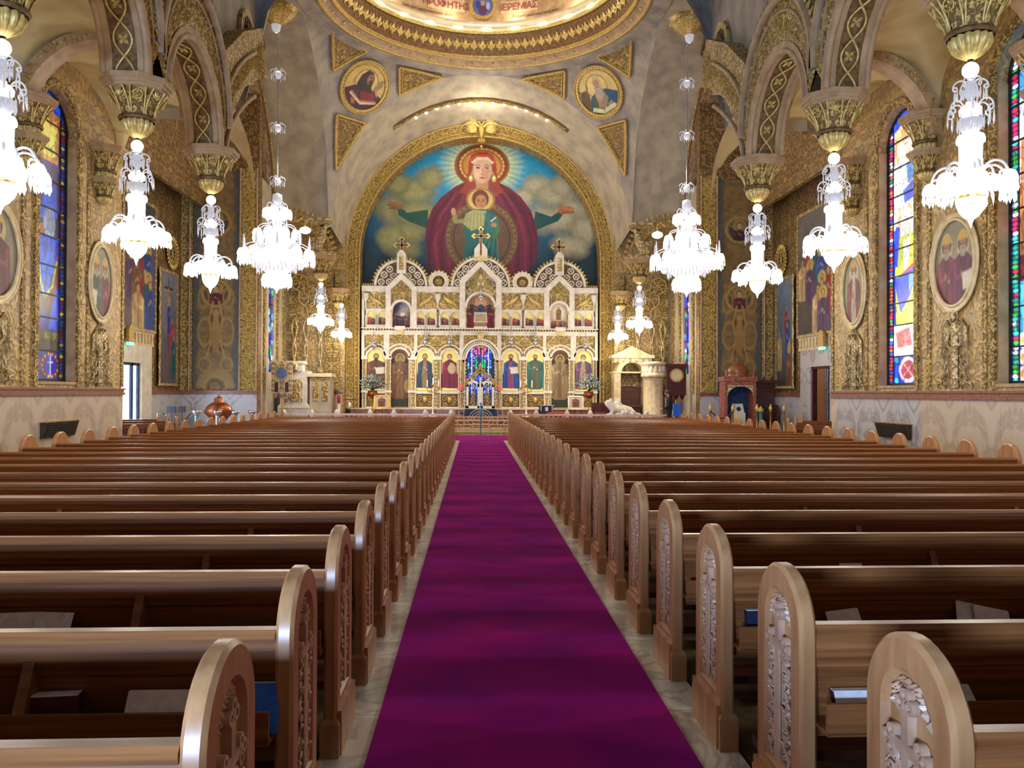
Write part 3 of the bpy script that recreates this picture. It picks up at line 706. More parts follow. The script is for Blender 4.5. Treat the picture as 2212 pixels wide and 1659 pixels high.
for s, nm in ((1, 'right'), (-1, 'left')):
    for k in range(-5, NR):
        y = 2.04+.8775*k
        lab = ('long oak pew %s of the aisle carpet, %s row from the camera' % (nm, ORD[k])) if k >= 0 else 'long oak pew behind the camera, %s of the carpet, %s row back' % (nm, ORD[-k-1])
        if protoR is None:
            t = make_pew(LP, lab, 'oak pews right of the carpet')
            make_end(t, 0, pi); make_end(t, LP, 0); protoR = t; t.location = (.88, y, 0)
            t.children[0]['dummy'] = 0; del t.children[0]['dummy']
        else:
            t = dup(protoR, (.88*s if s > 0 else -.88-LP, y, 0), 0, lab); t['group'] = 'oak pews %s of the carpet' % nm
        PEW[(nm, k)] = t
# short pews turned towards the chancel in each transept
protoS = make_pew(2.2, 'short transept pew', 'short pews in the left transept'); make_end(protoS, 0, pi); make_end(protoS, 2.2, 0)
first = True
for s, nm in ((-1, 'left'), (1, 'right')):
    for k, (x, y) in enumerate(((7.75, 20.3), (8.55, 21.8), (9.3, 23.2))):
        lab = 'short carved oak pew end beside the %s transept door, %s from the main pews' % (nm, ORD[k])
        if first: t = protoS; first = False; t['label'] = lab
        else: t = dup(protoS, (0,0,0), 0, lab)
        if s < 0: t.location = (-x-2.0*cos(.35), y-2.2*sin(-.35)*0-2.2*.34, 0); t.rotation_euler = (0,0,.35)
        else: t.location = (x, y, 0); t.rotation_euler = (0,0,-.35)
        t['group'] = 'short pews in the %s transept' % nm
# ---------------------------------------------------------------- books and papers in the racks
def booklet(name, x, row, lab, w=.2, h=.12, lean=.25, yaw=0, m='paper', openb=False, z=.485, dy=-.06, thick=.006, cat='booklet', roll=0):
    if m == 'paper': lean = max(lean, .6); z += .02
    if lean > .45: dy = -.088
    y = 2.04+.8775*row-.175+dy
    t = empty(name, (x, y, z), lab, cat, rz=yaw)
    b = B()
    if openb:
        for q in (-1, 1):
            b.add([(0,0,0), (q*w/2,-.02,0), (q*w/2,-.02+lean*h,h), (0,lean*h,h), (0,.006,0), (q*w/2,-.014,0), (q*w/2,-.014+lean*h,h), (0,lean*h+.006,h)], [(0,1,2,3),(4,7,6,5),(0,4,5,1),(1,5,6,2),(2,6,7,3),(3,7,4,0)])
        b.build('pages', M[m], t)
        B().tube([(0,-.002,0), (0,lean*h-.002,h)], .003, 4).build('spine', M[m], t)
    else:
        r = Matrix.Rotation(roll, 3, 'Y')
        def q(p): return tuple(r @ V3(p))
        cov = [(-w/2,0,0), (w/2,0,0), (w/2,lean*h,h), (-w/2,lean*h,h), (-w/2,thick,0), (w/2,thick,0), (w/2,lean*h+thick,h), (-w/2,lean*h+thick,h)]
        F = [(0,1,2,3),(4,7,6,5),(0,4,5,1),(1,5,6,2),(2,6,7,3),(3,7,4,0)]
        b.add([q(p) for p in cov], F); b.build('cover', M[m], t)
        pg = [(p[0]*.96, p[1]*1+.001 if i < 4 else p[1]-.001, p[2]*.99+.004) for i, p in enumerate(cov)]
        B().add([q(p) for p in pg], F).build('pages', M['paper'], t)
    return t
booklet('prayer_book', -1.62, 1, 'maroon hardback book with pale page edge standing in the left pew rack nearest the camera', .17, .125, .1, .1, 'maroon', thick=.045, cat='book')
booklet('booklet', -1.27, 1, 'creased pinkish booklet lying low in the left pew rack nearest the camera', .23, .11, .3, 0, 'paper')
booklet('service_sheet', -.96, 1, 'bright blue sheet standing beside the nearest left pew end', .13, .155, .2, 0, 'page_blue', cat='sheet')
booklet('booklet', -2.15, 2, 'open booklet leaning in the left pew rack at the left picture edge', .34, .135, .5, 0, 'paper', openb=True)
booklet('booklet', -2.95, 3, 'pale booklet edge showing in the third left rack by the picture edge', .2, .11, .9, 0, 'paper')
booklet('booklet', -1.9, 3, 'cream booklet poking above the third left rack', .2, .125, 1.0, .05, 'paper')
booklet('booklet', -2.12, 3, 'folded grey leaflet tip beside the cream booklet in the third left rack', .12, .12, .6, .3, 'paper', cat='leaflet')
booklet('service_sheet', -.99, 2, 'small blue sheet showing between the second and third left pew ends', .07, .11, .3, 0, 'page_blue', cat='sheet')
booklet('hymnal', 1.03, 2, 'dark book with a blue lit edge beside the second right pew end', .13, .14, .2, 0, 'dark_cover', thick=.03, cat='book')
booklet('booklet', 1.42, 2, 'tilted pinkish leaflet in the rack beyond the second right pew end', .15, .115, .4, 0, 'paper', roll=-.12, cat='leaflet')
booklet('booklet', 1.95, 2, 'tall narrow booklet standing up in the right rack by the picture edge', .09, .17, .3, 0, 'paper', roll=.3)
booklet('booklet', 2.08, 2, 'wide booklet leaning against the tall one in the right rack', .17, .12, .4, 0, 'paper', roll=.2)
booklet('booklet', 1.32, 3, 'flat white leaflet in the third right rack nearest the pew end', .17, .10, 1.2, 0, 'paper', cat='leaflet')
booklet('booklet', 1.70, 3, 'flat white leaflet second from the pew end in the third right rack', .14, .105, 1.1, 0, 'paper', cat='leaflet')
booklet('booklet', 1.87, 3, 'upright cream booklet in the third right rack', .13, .135, .4, 0, 'paper')
booklet('booklet', 2.36, 3, 'thin white leaflet right of the bracket in the third right rack', .13, .115, 1.1, 0, 'paper', cat='leaflet')
booklet('prayer_book', 1.06, 1, 'open book with magenta cover and blue tinted page by the first right pew end', .19, .1, .6, 0, 'maroon', thick=.03, cat='book')
booklet('booklet', 1.38, 1, 'white leaflet lying flat in the nearest right rack at the picture edge', .17, .1, 1.2, 0, 'paper', cat='leaflet')
# ================================================================ hanging capitals
def make_capital(label, cat='capital'):
    """origin at the top centre of the slab; hangs down 0.8 m"""
    t = empty('hanging_capital', (0,0,0), label, cat, 'hanging capitals of the nave arcade')
    oc = [(.46*cos(pi/8+k*pi/4)/cos(pi/8), .46*sin(pi/8+k*pi/4)/cos(pi/8)) for k in range(8)]
    b = B(); b.prism(oc, -.07, 0, 'z'); b.prism([(x*.93, y*.93) for x, y in oc], -.12, -.07, 'z'); b.prism([(x*.86, y*.86) for x, y in oc], -.16, -.12, 'z')
    b.build('slab', M['pink'], t)
    B().lathe([(.33, -.16), (.29, -.3), (.24, -.42), (.215, -.5)], 24).build('basket', M['relief'], t)
    r = B()
    for k in range(8):
        a = 2*pi*k/8
        for q in (-.14, .14):   # rods splaying into a Y under the slab
            pts = [((.235+.175*f**1.6)*cos(a+q*(.35+.65*f**2)*1.0), (.235+.175*f**1.6)*sin(a+q*(.35+.65*f**2)), -.5+.34*f) for f in [j/7 for j in range(8)]]
            r.tube(pts, .013, 5)
        ct = V3((.355*cos(a+pi/8), .355*sin(a+pi/8), -.27)); n = V3((cos(a+pi/8), sin(a+pi/8), -.35)).normalized(); u = V3((-sin(a+pi/8), cos(a+pi/8), 0)); v = n.cross(u)
        if k % 2 == 0:
            r.tube([tuple(ct+(u*cos(j*pi/6)+v*sin(j*pi/6))*.062) for j in range(13)], .01, 4)
            for j in range(4): d = u*cos(j*pi/2)+v*sin(j*pi/2); r.leaf(ct+d*.03-n*.01, n, d, .026, .014, .012)
        else:
            for j in range(5):
                an = pi/2+(j-2)*.5; d = (u*cos(an)+v*-sin(an)*-1); r.leaf(ct-v*.02+d*.05-n*.01, n, d, .07, .018, .016)
    r.build('gilt_tracery', M['gold_bright'], t)
    B().lathe([(.215, -.5), (.25, -.51), (.26, -.535), (.245, -.56), (.235, -.565)], 24).build('collar', M['gold_dark'], t)
    B().lathe([(.175, -.565), (.18, -.62), (.155, -.69), (.105, -.75), (.055, -.785), (.03, -.80)], 84, gad=.24, gn=14).build('fluted_cup', M['gold_bright'], t)
    return t
cap0 = None
for s, nm in ((1, 'right'), (-1, 'left')):
    for k, y in enumerate(PY[:0:-1][:4]):
        lab = 'gilt hanging capital of the %s arcade, %s from the crossing' % (nm, ORD[k])
        if cap0 is None: cap0 = make_capital(lab); cap0.location = (5.1*s, y, 6.02)
        else: dup(cap0, (5.1*s, y, 6.02), 0, lab)
for s, nm in ((1, 'right'), (-1, 'left')):
    for k, y in enumerate((18.4, 15.3, 12.0)):
        c = dup(cap0, (8.5*s, y, 7.0), 0, 'gilt wall corbel on the %s nave wall, %s from the transept corner' % (nm, ORD[k])); c['category'] = 'corbel'; c['group'] = 'wall corbels'; c.name = 'wall_corbel'
        c = dup(cap0, (8.5*s, y, 6.3), 0, 'lower tier gilt corbel on the %s nave wall, %s from the transept corner' % (nm, ORD[k]), scale=.72); c['category'] = 'corbel'; c['group'] = 'wall corbels'; c.name = 'wall_corbel'
    c = dup(cap0, (5.62*s, 28.6, 6.35), 0, 'gilt hanging capital at the chancel corner, %s side' % nm, scale=1.1); c['group'] = 'chancel capitals'
    c = dup(cap0, (5.55*s, 31.9, 5.6), 0, 'gilt half capital on the chancel pier, %s side' % nm, scale=.95); c['group'] = 'chancel capitals'
# ================================================================ crystal chandeliers
def curl(b, c, a, r0, r1, up, rr=.006, n=12):
    """arm that leaves the stem, arches up and curls back down; c=(x,y,z) stem point"""
    pts = []
    for k in range(n+1):
        f = k/n; th = pi*(1-f*1.25); rad = r0+(r1-r0)*(.5+.5*cos(th)) if False else r0+(r1-r0)*min(1, f*1.15)-max(0, f-.85)*.25*(r1-r0)
        z = c[2]+up*sin(pi*min(1, f*1.05)*.95)
        pts.append((c[0]+rad*cos(a), c[1]+rad*sin(a), z))
    return b.tube(pts, rr, 5)
def drops(b, ring, r, z, n, L, w=.008, jit=.3, seed=1):
    rd = random.Random(seed)
    for k in range(n):
        a = 2*pi*k/n; l = L*(1+rd.uniform(-jit, jit)); x, y = r*cos(a), r*sin(a)
        b.add([(x, y, z), (x+w, y, z-l*.7), (x, y+w, z-l*.7), (x-w, y, z-l*.7), (x, y-w, z-l*.7), (x, y, z-l)], [(0,1,2),(0,2,3),(0,3,4),(0,4,1),(5,2,1),(5,3,2),(5,4,3),(5,1,4)])
def shade_cluster(lit, gl, x, y, z, R=.075, seed=0):
    prof = [(R*.35, .05), (R*.8, .03), (R, -.01), (R*1.02, -.05), (R*.9, -.075), (R*.3, -.085)]
    lit.lathe(prof, 10, (x, y, z))
    rd = random.Random(seed)
    for k in range(11):
        a = 2*pi*k/11; xx, yy = x+R*cos(a), y+R*sin(a); l = .05+rd.uniform(0, .035); w = .011
        lit.add([(xx, yy, z-.04), (xx+w, yy, z-.04-l*.7), (xx, yy+w, z-.04-l*.7), (xx-w, yy, z-.04-l*.7), (xx, yy-w, z-.04-l*.7), (xx, yy, z-.04-l)], [(0,1,2),(0,2,3),(0,3,4),(0,4,1),(5,2,1),(5,3,2),(5,4,3),(5,1,4)])
def loop_arm(b, z, a, r0, r1, h, rr=.009):
    """glass arm: rises from the stem in an arch, drops and ends in a small loop"""
    pts = []
    for k in range(11):
        f = k/10; th = pi*f; pts.append(((r0+(r1-r0)*(1-cos(th))/2)*cos(a), (r0+(r1-r0)*(1-cos(th))/2)*sin(a), z+h*sin(th)-.02*f))
    for k in range(1, 8):
        th = -pi/2+k*2*pi/7; q = h*.32; rad = r1-q*(1+sin(th))*.9+0; pts.append((rad*cos(a), rad*sin(a), z-.02+q*cos(th)*.9))
    b.tube(pts, rr, 5)
def bell(lit, x, y, z, R, H, seed=0):
    """bell shade fringed with hanging prisms; z = top"""
    lit.lathe([(R*.25, 0), (R*.7, -.02), (R*.98, -H*.28), (R*1.04, -H*.45), (R*.9, -H*.5), (R*.3, -H*.52)], 10, (x, y, z))
    rd = random.Random(seed)
    for k in range(12):
        a = 2*pi*k/12; rr = R*(1 if k % 2 else .72); xx, yy = x+rr*cos(a), y+rr*sin(a); l = H*(.42+rd.uniform(0, .2)); w = .013; zz = z-H*.42
        lit.add([(xx, yy, zz), (xx+w, yy, zz-l*.75), (xx, yy+w, zz-l*.75), (xx-w, yy, zz-l*.75), (xx, yy-w, zz-l*.75), (xx, yy, zz-l)], [(0,1,2),(0,2,3),(0,3,4),(0,4,1),(5,2,1),(5,3,2),(5,4,3),(5,1,4)])
def make_chandelier(label):
    """origin at the top; total height about 1.8 m"""
    t = empty('crystal_chandelier', (0,0,0), label, 'chandelier', 'crystal chandeliers under the capitals')
    B().tube([(0,0,0), (0,0,-1.5)], .012, 6).build('stem', M['silver'], t)
    B().ball((0,0,-.10), .085, 14, 8).build('top_globe', M['lit'], t)
    g = B()
    for k in range(6): loop_arm(g, -.27, 2*pi*k/6, .03, .17, .075, .009)
    drops(g, None, .155, -.28, 12, .17, .011, seed=2); drops(g, None, .09, -.3, 10, .12, .01, seed=3)
    g.lathe([(.02, -.2), (.06, -.24), (.05, -.3), (.075, -.36), (.03, -.42), (.05, -.45)], 12)
    g.build('upper_crystals', M['lit_soft'], t)
    u = B().lathe([(.03, -.46), (.085, -.49), (.115, -.53), (.11, -.58), (.06, -.61), (.02, -.62)], 14); u.build('upper_bowl', M['lit'], t)
    g = B()
    for k in range(6): loop_arm(g, -.53, 2*pi*(k+.5)/6, .08, .235, .10, .010)
    drops(g, None, .225, -.54, 14, .21, .011, seed=4); drops(g, None, .13, -.6, 14, .15, .01, seed=5)
    g.lathe([(.05, -.61), (.12, -.64), (.11, -.72), (.06, -.80)], 14, gad=.08, gn=7)
    g.build('middle_crystals', M['lit_soft'], t)
    B().lathe([(.05, -.79), (.125, -.81), (.138, -.85), (.135, -.89), (.112, -.91), (.108, -1.05), (.115, -1.15), (.135, -1.24), (.15, -1.3)], 20, gad=.04, gn=10).build('crystal_column', M['lit'], t)
    g = B()
    for k in range(7):
        a = 2*pi*k/7+.2; loop_arm(g, -1.27, a, .11, .375, .15, .014)
    for k in range(4): loop_arm(g, -1.24, 2*pi*k/4+.6, .11, .22, .11, .012)
    g.build('arms', M['lit_soft'], t)
    for k in range(7):
        a = 2*pi*k/7+.2; L = B(); bell(L, .39*cos(a), .39*sin(a), -1.29+.03*(k % 2), .08, .25, k); L.build('lamp_shade', M['lit'], t)
    for k in range(4):
        a = 2*pi*k/4+.6; L = B(); bell(L, .225*cos(a), .225*sin(a), -1.24, .055, .2, k+9); L.build('inner_lamp_shade', M['lit'], t)
    pr = B(); drops(pr, None, .3, -1.3, 16, .2, .012, seed=12); drops(pr, None, .2, -1.34, 12, .18, .012, seed=13); tag(pr.build('prisms', M['lit_soft'], t), kind='stuff')
    B().lathe([(.15, -1.3), (.165, -1.34), (.16, -1.42), (.14, -1.47)], 22, gad=.05, gn=10).build('crystal_skirt', M['lit'], t)
    B().lathe([(.15, -1.47), (.158, -1.485), (.15, -1.5)], 22).build('rim', M['brass'], t)
    B().lathe([(.145, -1.5), (.14, -1.56), (.115, -1.63), (.07, -1.69), (.03, -1.72), (.012, -1.77), (.002, -1.81)], 20, gad=.06, gn=12).build('bottom_bowl', M['lit'], t)
    return t
CH_P = 62
ch0 = None
for s, nm in ((1, 'right'), (-1, 'left')):
    for k, y in enumerate(PY[:0:-1][:4]):
        lab = 'crystal chandelier under the %s arcade, %s from the crossing' % (nm, ORD[k])
        if ch0 is None: ch0 = make_chandelier(lab); t = ch0; t.location = (5.1*s, y, 5.21)
        else: t = dup(ch0, (5.1*s, y, 5.21), .3*k, lab)
        point_light('chandelier_glow', (5.1*s, y, 3.25), CH_P, r=.18)
for s, nm in ((1, 'right'), (-1, 'left')):
    t = dup(ch0, (5.62*s, 28.6, 5.44), .2, 'small crystal chandelier hanging at the chancel corner, %s side' % nm); t['group'] = 'chancel chandeliers'
    t = dup(ch0, (5.35*s, 31.4, 5.0), .6, 'small crystal chandelier before the chancel pier, %s side' % nm, scale=.86); t['group'] = 'chancel chandeliers'
    point_light('chandelier_glow', (5.4*s, 29.6, 3.4), CH_P*1.6, r=.2)
def make_big(label):
    """origin at the bottom tip"""
    t = empty('great_chandelier', (0,0,0), label, 'chandelier', 'great chandeliers on long chains')
    ch = B().tube([(0,0,2.4), (0,0,6.9)], .012, 5); ch.build('chain', M['silver'], t)
    for z in (2.95, 4.35, 5.75):
        g = B()
        for k in range(6): curl(g, (0,0,z), 2*pi*k/6, .02, .2, .1, .008)
        drops(g, None, .18, z, 18, .15, seed=int(z*9)); g.lathe([(.02, z+.05), (.1, z), (.07, z-.1), (.02, z-.14)], 10)
        g.build('crystal_cup', M['lit_soft'], t); B().ball((0,0,z), .07, 10, 6).build('cup_lamp', M['lit'], t)
    B().lathe([(.03, 2.62), (.11, 2.58), (.12, 2.4), (.08, 2.3)], 12, gad=.1, gn=8).build('crystal_cap', M['lit_soft'], t)
    B().tube([(0,0,.2), (0,0,2.4)], .03, 8).build('stem', M['lit_soft'], t)
    def tier(name, r, z, n, R, up, ph=0):
        g = B()
        for k in range(n): loop_arm(g, z+.12, 2*pi*k/n+ph, .1, r, up*.8, .014)
        g.build('arms', M['lit_soft'], t)
        for k in range(n):
            a = 2*pi*k/n+ph; L = B(); bell(L, r*cos(a), r*sin(a), z+.12, R, R*2.6, k); L.build(name, M['lit'], t)
    tier('lamp_shade', .27, 2.1, 6, .11, .2)
    tier('lamp_shade', .52, 1.52, 8, .125, .2, .2)
    tier('lamp_shade', .86, 1.0, 10, .15, .24, .1)
    g = B(); drops(g, None, .62, 1.0, 40, .3, .02, seed=5); drops(g, None, .45, 1.35, 36, .3, .02, seed=6); drops(g, None, .25, 1.95, 20, .35, .02, seed=7); drops(g, None, .5, .82, 30, .3, .02, seed=9)
    for k in range(10):
        a = 2*pi*k/10+.15; g.lathe([(.012, .28), (.035, .0), (.012, -.05)], 6, (.86*cos(a), .86*sin(a), 1.18))
    tag(g.build('crystal_drops', M['lit_soft'], t), kind='stuff')
    B().lathe([(.07, 2.0), (.14, 1.9), (.11, 1.75), (.2, 1.62), (.27, 1.5), (.22, 1.3), (.3, 1.18), (.45, 1.1), (.52, .98), (.5, .85), (.42, .66), (.3, .56), (.24, .54)], 26, gad=.04, gn=12).build('crystal_body', M['lit_mid'], t)
    L = B().lathe([(.26, .54), (.34, .48), (.38, .36), (.36, .24), (.2, .17), (.06, .13), (.02, .06), (.002, 0)], 22, gad=.05, gn=11); drops(L, None, .37, .32, 24, .15, .02, seed=11); L.build('bottom_bowl', M['lit'], t)
    return t
big = make_big('great crystal chandelier on a long chain at the right crossing corner'); big.location = (5.4, 21.35, 4.15)
dup(big, (-5.4, 21.35, 4.15), .4, 'great crystal chandelier on a long chain at the left crossing corner')
for s, nm in ((1, 'right'), (-1, 'left')):
    point_light('great_chandelier_glow', (5.4*s, 21.35, 3.9), CH_P*3, r=.4)
    point_light('great_chandelier_upper_glow', (5.0*s, 21.35, 7.4), CH_P*1.2, r=.3)
    # gilt bracket that carries the chain
    br = empty('gilt_bracket', (5.45*s, 21.3, 11.25), 'gilt foliate bracket carrying the %s great chandelier chain' % nm, 'bracket')
    b = B().lathe([(.02, -.12), (.1, -.1), (.2, 0), (.36, .12), (.5, .34), (.3, .42), (.05, .5)], 20, gad=.12, gn=8); b.build('dish', M['gold'], br)
    l = B(); rd = random.Random(4)
    for k in range(60):
        a = rd.uniform(0, 2*pi); f = rd.uniform(0, 1); p = V3(((.15+.4*f)*cos(a), (.15+.4*f)*sin(a), -.02+.36*f)); n = V3((cos(a), sin(a), -.8)).normalized()
        l.leaf(p, n, V3((0,0,1)).cross(n).normalized(), .09, .04, .05)
    l.build('leaves', M['gold_bright'], br)
    B().tube([(.1*s,0,.3), (.5*s,.1,.0), (.35*s,.1,-.55), (.5*s,.05,-.75)], [.1,.08,.05,.03], 8).build('scroll', M['gold_dark'], br)
    B().lathe([(.02, .05), (.13, 0), (.1, -.14), (.03, -.2)], 10, (0,0,-.1)).build('crystal_cup', M['lit_soft'], br); B().ball((0,0,-.16), .08, 10, 6).build('cup_lamp', M['lit'], br)
# ---------------------------------------------------------------- bulbs set along the chancel vault
for k in range(13):
    a = pi/2+(6-k)*.0815
    t = empty('ceiling_bulb', (5.40*cos(a), 31.35, 7.45+5.40*sin(a)), 'small lit bulb of the arched row above the apse, %s from the left' % ORD[k], 'bulb', 'bulbs above the apse')
    B().ball((0,0,0), .065, 10, 6).build('bulb_glass', M['bulb'], t)
    B().lathe([(.07, 0), (.09, .05), (.05, .1)], 10).build('socket', M['gold'], t)
fx = B(); lf = B()
fx.archband(0, 7.45, 5.46, 5.52, pi/2-.66, pi/2+.66, 31.2, 31.5, 40)
for k in range(150):
    a = pi/2+random.uniform(-.66, .66); lf.leaf(V3((5.45*cos(a), 31.2+random.uniform(0,.25), 7.45+5.45*sin(a))), V3((-cos(a), -.5, -sin(a))).normalized(), V3((-sin(a), 0, cos(a))), .1, .03, .04)
fxt = empty('lamp_garland', (0,0,0), 'curved gilt garland carrying the row of bulbs above the apse', 'garland'); fx.build('gilt_strip', M['gold_dark'], fxt); tag(lf.build('leaves', M['gold'], fxt), kind='stuff')
point_light('bulb_row_glow', (0, 31.2, 12.3), 60, r=.6)
# ================================================================ painter: pictures held as per-vertex paint on real panels
class Art:
    def __init__(s, x, y, bg):
        s.x, s.y = x, y; s.c = np.empty((len(x), 3)); s.c[:] = lin(*bg); s.px = 1.0
    def mix(s, a, col):
        c = np.array(lin(*col)) if not isinstance(col, np.ndarray) else col
        s.c += (c-s.c)*np.clip(a, 0, 1)[:, None]; return s
    def ell(s, cx, cy, rx, ry, col, soft=None, rot=0, op=1):
        dx, dy = s.x-cx, s.y-cy
        if rot: dx, dy = dx*cos(rot)+dy*sin(rot), -dx*sin(rot)+dy*cos(rot)
        d = np.sqrt((dx/rx)**2+(dy/ry)**2); w = (soft or s.px)/min(rx, ry)
        return s.mix(op*np.clip((1-d)/w+.5, 0, 1), col)
    def ringe(s, cx, cy, rx, ry, w, col, op=1):
        d = np.abs(np.sqrt(((s.x-cx)/rx)**2+((s.y-cy)/ry)**2)-1)*min(rx, ry); return s.mix(op*np.clip((w-d)/s.px+.5, 0, 1), col)
    def poly(s, pts, col, soft=None, op=1):
        P = np.array(pts, float); inside = np.zeros(len(s.x), bool); dist = np.full(len(s.x), 1e9)
        for i in range(len(P)):
            x0, y0 = P[i]; x1, y1 = P[(i+1) % len(P)]
            if y0 != y1:
                k = ((y0 > s.y) != (y1 > s.y)) & (s.x < (x1-x0)*(s.y-y0)/(y1-y0)+x0); inside ^= k
            ex, ey = x1-x0, y1-y0; L = ex*ex+ey*ey+1e-9; t = np.clip(((s.x-x0)*ex+(s.y-y0)*ey)/L, 0, 1)
            dist = np.minimum(dist, np.hypot(s.x-x0-t*ex, s.y-y0-t*ey))
        sd = np.where(inside, dist, -dist); return s.mix(op*np.clip(sd/(soft or s.px)+.5, 0, 1), col)
    def line(s, pts, w, col, soft=None, op=1):
        dist = np.full(len(s.x), 1e9)
        for (x0, y0), (x1, y1) in zip(pts[:-1], pts[1:]):
            ex, ey = x1-x0, y1-y0; L = ex*ex+ey*ey+1e-9; t = np.clip(((s.x-x0)*ex+(s.y-y0)*ey)/L, 0, 1)
            dist = np.minimum(dist, np.hypot(s.x-x0-t*ex, s.y-y0-t*ey))
        return s.mix(op*np.clip((w/2-dist)/(soft or s.px)+.5, 0, 1), col)
    def noise(s, scale, seed=0, oct=3):
        r = np.random.default_rng(seed); v = np.zeros(len(s.x)); a = 1
        for o in range(oct):
            gx, gy = s.x/scale*2**o, s.y/scale*2**o; g = r.random((97, 97))
            ix, iy = np.floor(gx).astype(int), np.floor(gy).astype(int); fx, fy = gx-ix, gy-iy; fx = fx*fx*(3-2*fx); fy = fy*fy*(3-2*fy)
            q = lambda i, j: g[(ix+i) % 97, (iy+j) % 97]
            v += a*((q(0,0)*(1-fx)+q(1,0)*fx)*(1-fy)+(q(0,1)*(1-fx)+q(1,1)*fx)*fy); a *= .5
        return v/(2-2**(1-oct))
    def tex(s, scale, amt, seed=0):
        s.c *= (1+amt*(s.noise(scale, seed)-.5))[:, None]; return s
def picture(name, x0, x1, y0, y1, step, mp, fn, mask=None, m='paint', parent=None, bg=(120,100,60)):
    """grid of paint over [x0,x1]x[y0,y1] in drawing units (y down); mp maps (x,y)->3-D; fn paints"""
    nx, ny = max(2, int((x1-x0)/step)+1), max(2, int((y1-y0)/step)+1)
    gx, gy = np.meshgrid(np.linspace(x0, x1, nx), np.linspace(y0, y1, ny)); X, Y = gx.ravel(), gy.ravel()
    A = Art(X, Y, bg); A.px = step; fn(A)
    idx = np.arange(nx*ny).reshape(ny, nx)
    F = np.stack([idx[:-1, :-1], idx[:-1, 1:], idx[1:, 1:], idx[1:, :-1]], -1).reshape(-1, 4)
    if mask is not None:
        cx, cy = X[F].mean(1), Y[F].mean(1); F = F[mask(cx, cy)]
        used = np.unique(F); rm = -np.ones(nx*ny, int); rm[used] = np.arange(len(used)); F = rm[F]; X, Y = X[used], Y[used]; A.c = A.c[used]
    P = np.array(mp(X, Y)).T if callable(mp) else None
    me = bpy.data.meshes.new(name); me.vertices.add(len(P)); me.vertices.foreach_set('co', P.astype(np.float32).ravel())
    me.loops.add(len(F)*4); me.loops.foreach_set('vertex_index', F.astype(np.int32).ravel())
    me.polygons.add(len(F)); me.polygons.foreach_set('loop_start', np.arange(0, len(F)*4, 4, dtype=np.int32)); me.update(calc_edges=True)
    at = me.color_attributes.new('paint', 'FLOAT_COLOR', 'POINT'); c = np.ones((len(P), 4), np.float32); c[:, :3] = np.clip(A.c, 0, 1)
    at.data.foreach_set('color', c.ravel()); me.materials.append(M[m])
    o = bpy.data.objects.new(name, me); C.objects.link(o)
    if parent: o.parent = parent
    return o
def archmask(cx, hw, ytop, ybot):
    return lambda x, y: (np.abs(x-cx) < hw) & (y < ybot) & ((y > ytop+hw) | (np.hypot(x-cx, y-ytop-hw) < hw))
SKIN = (206,164,120)
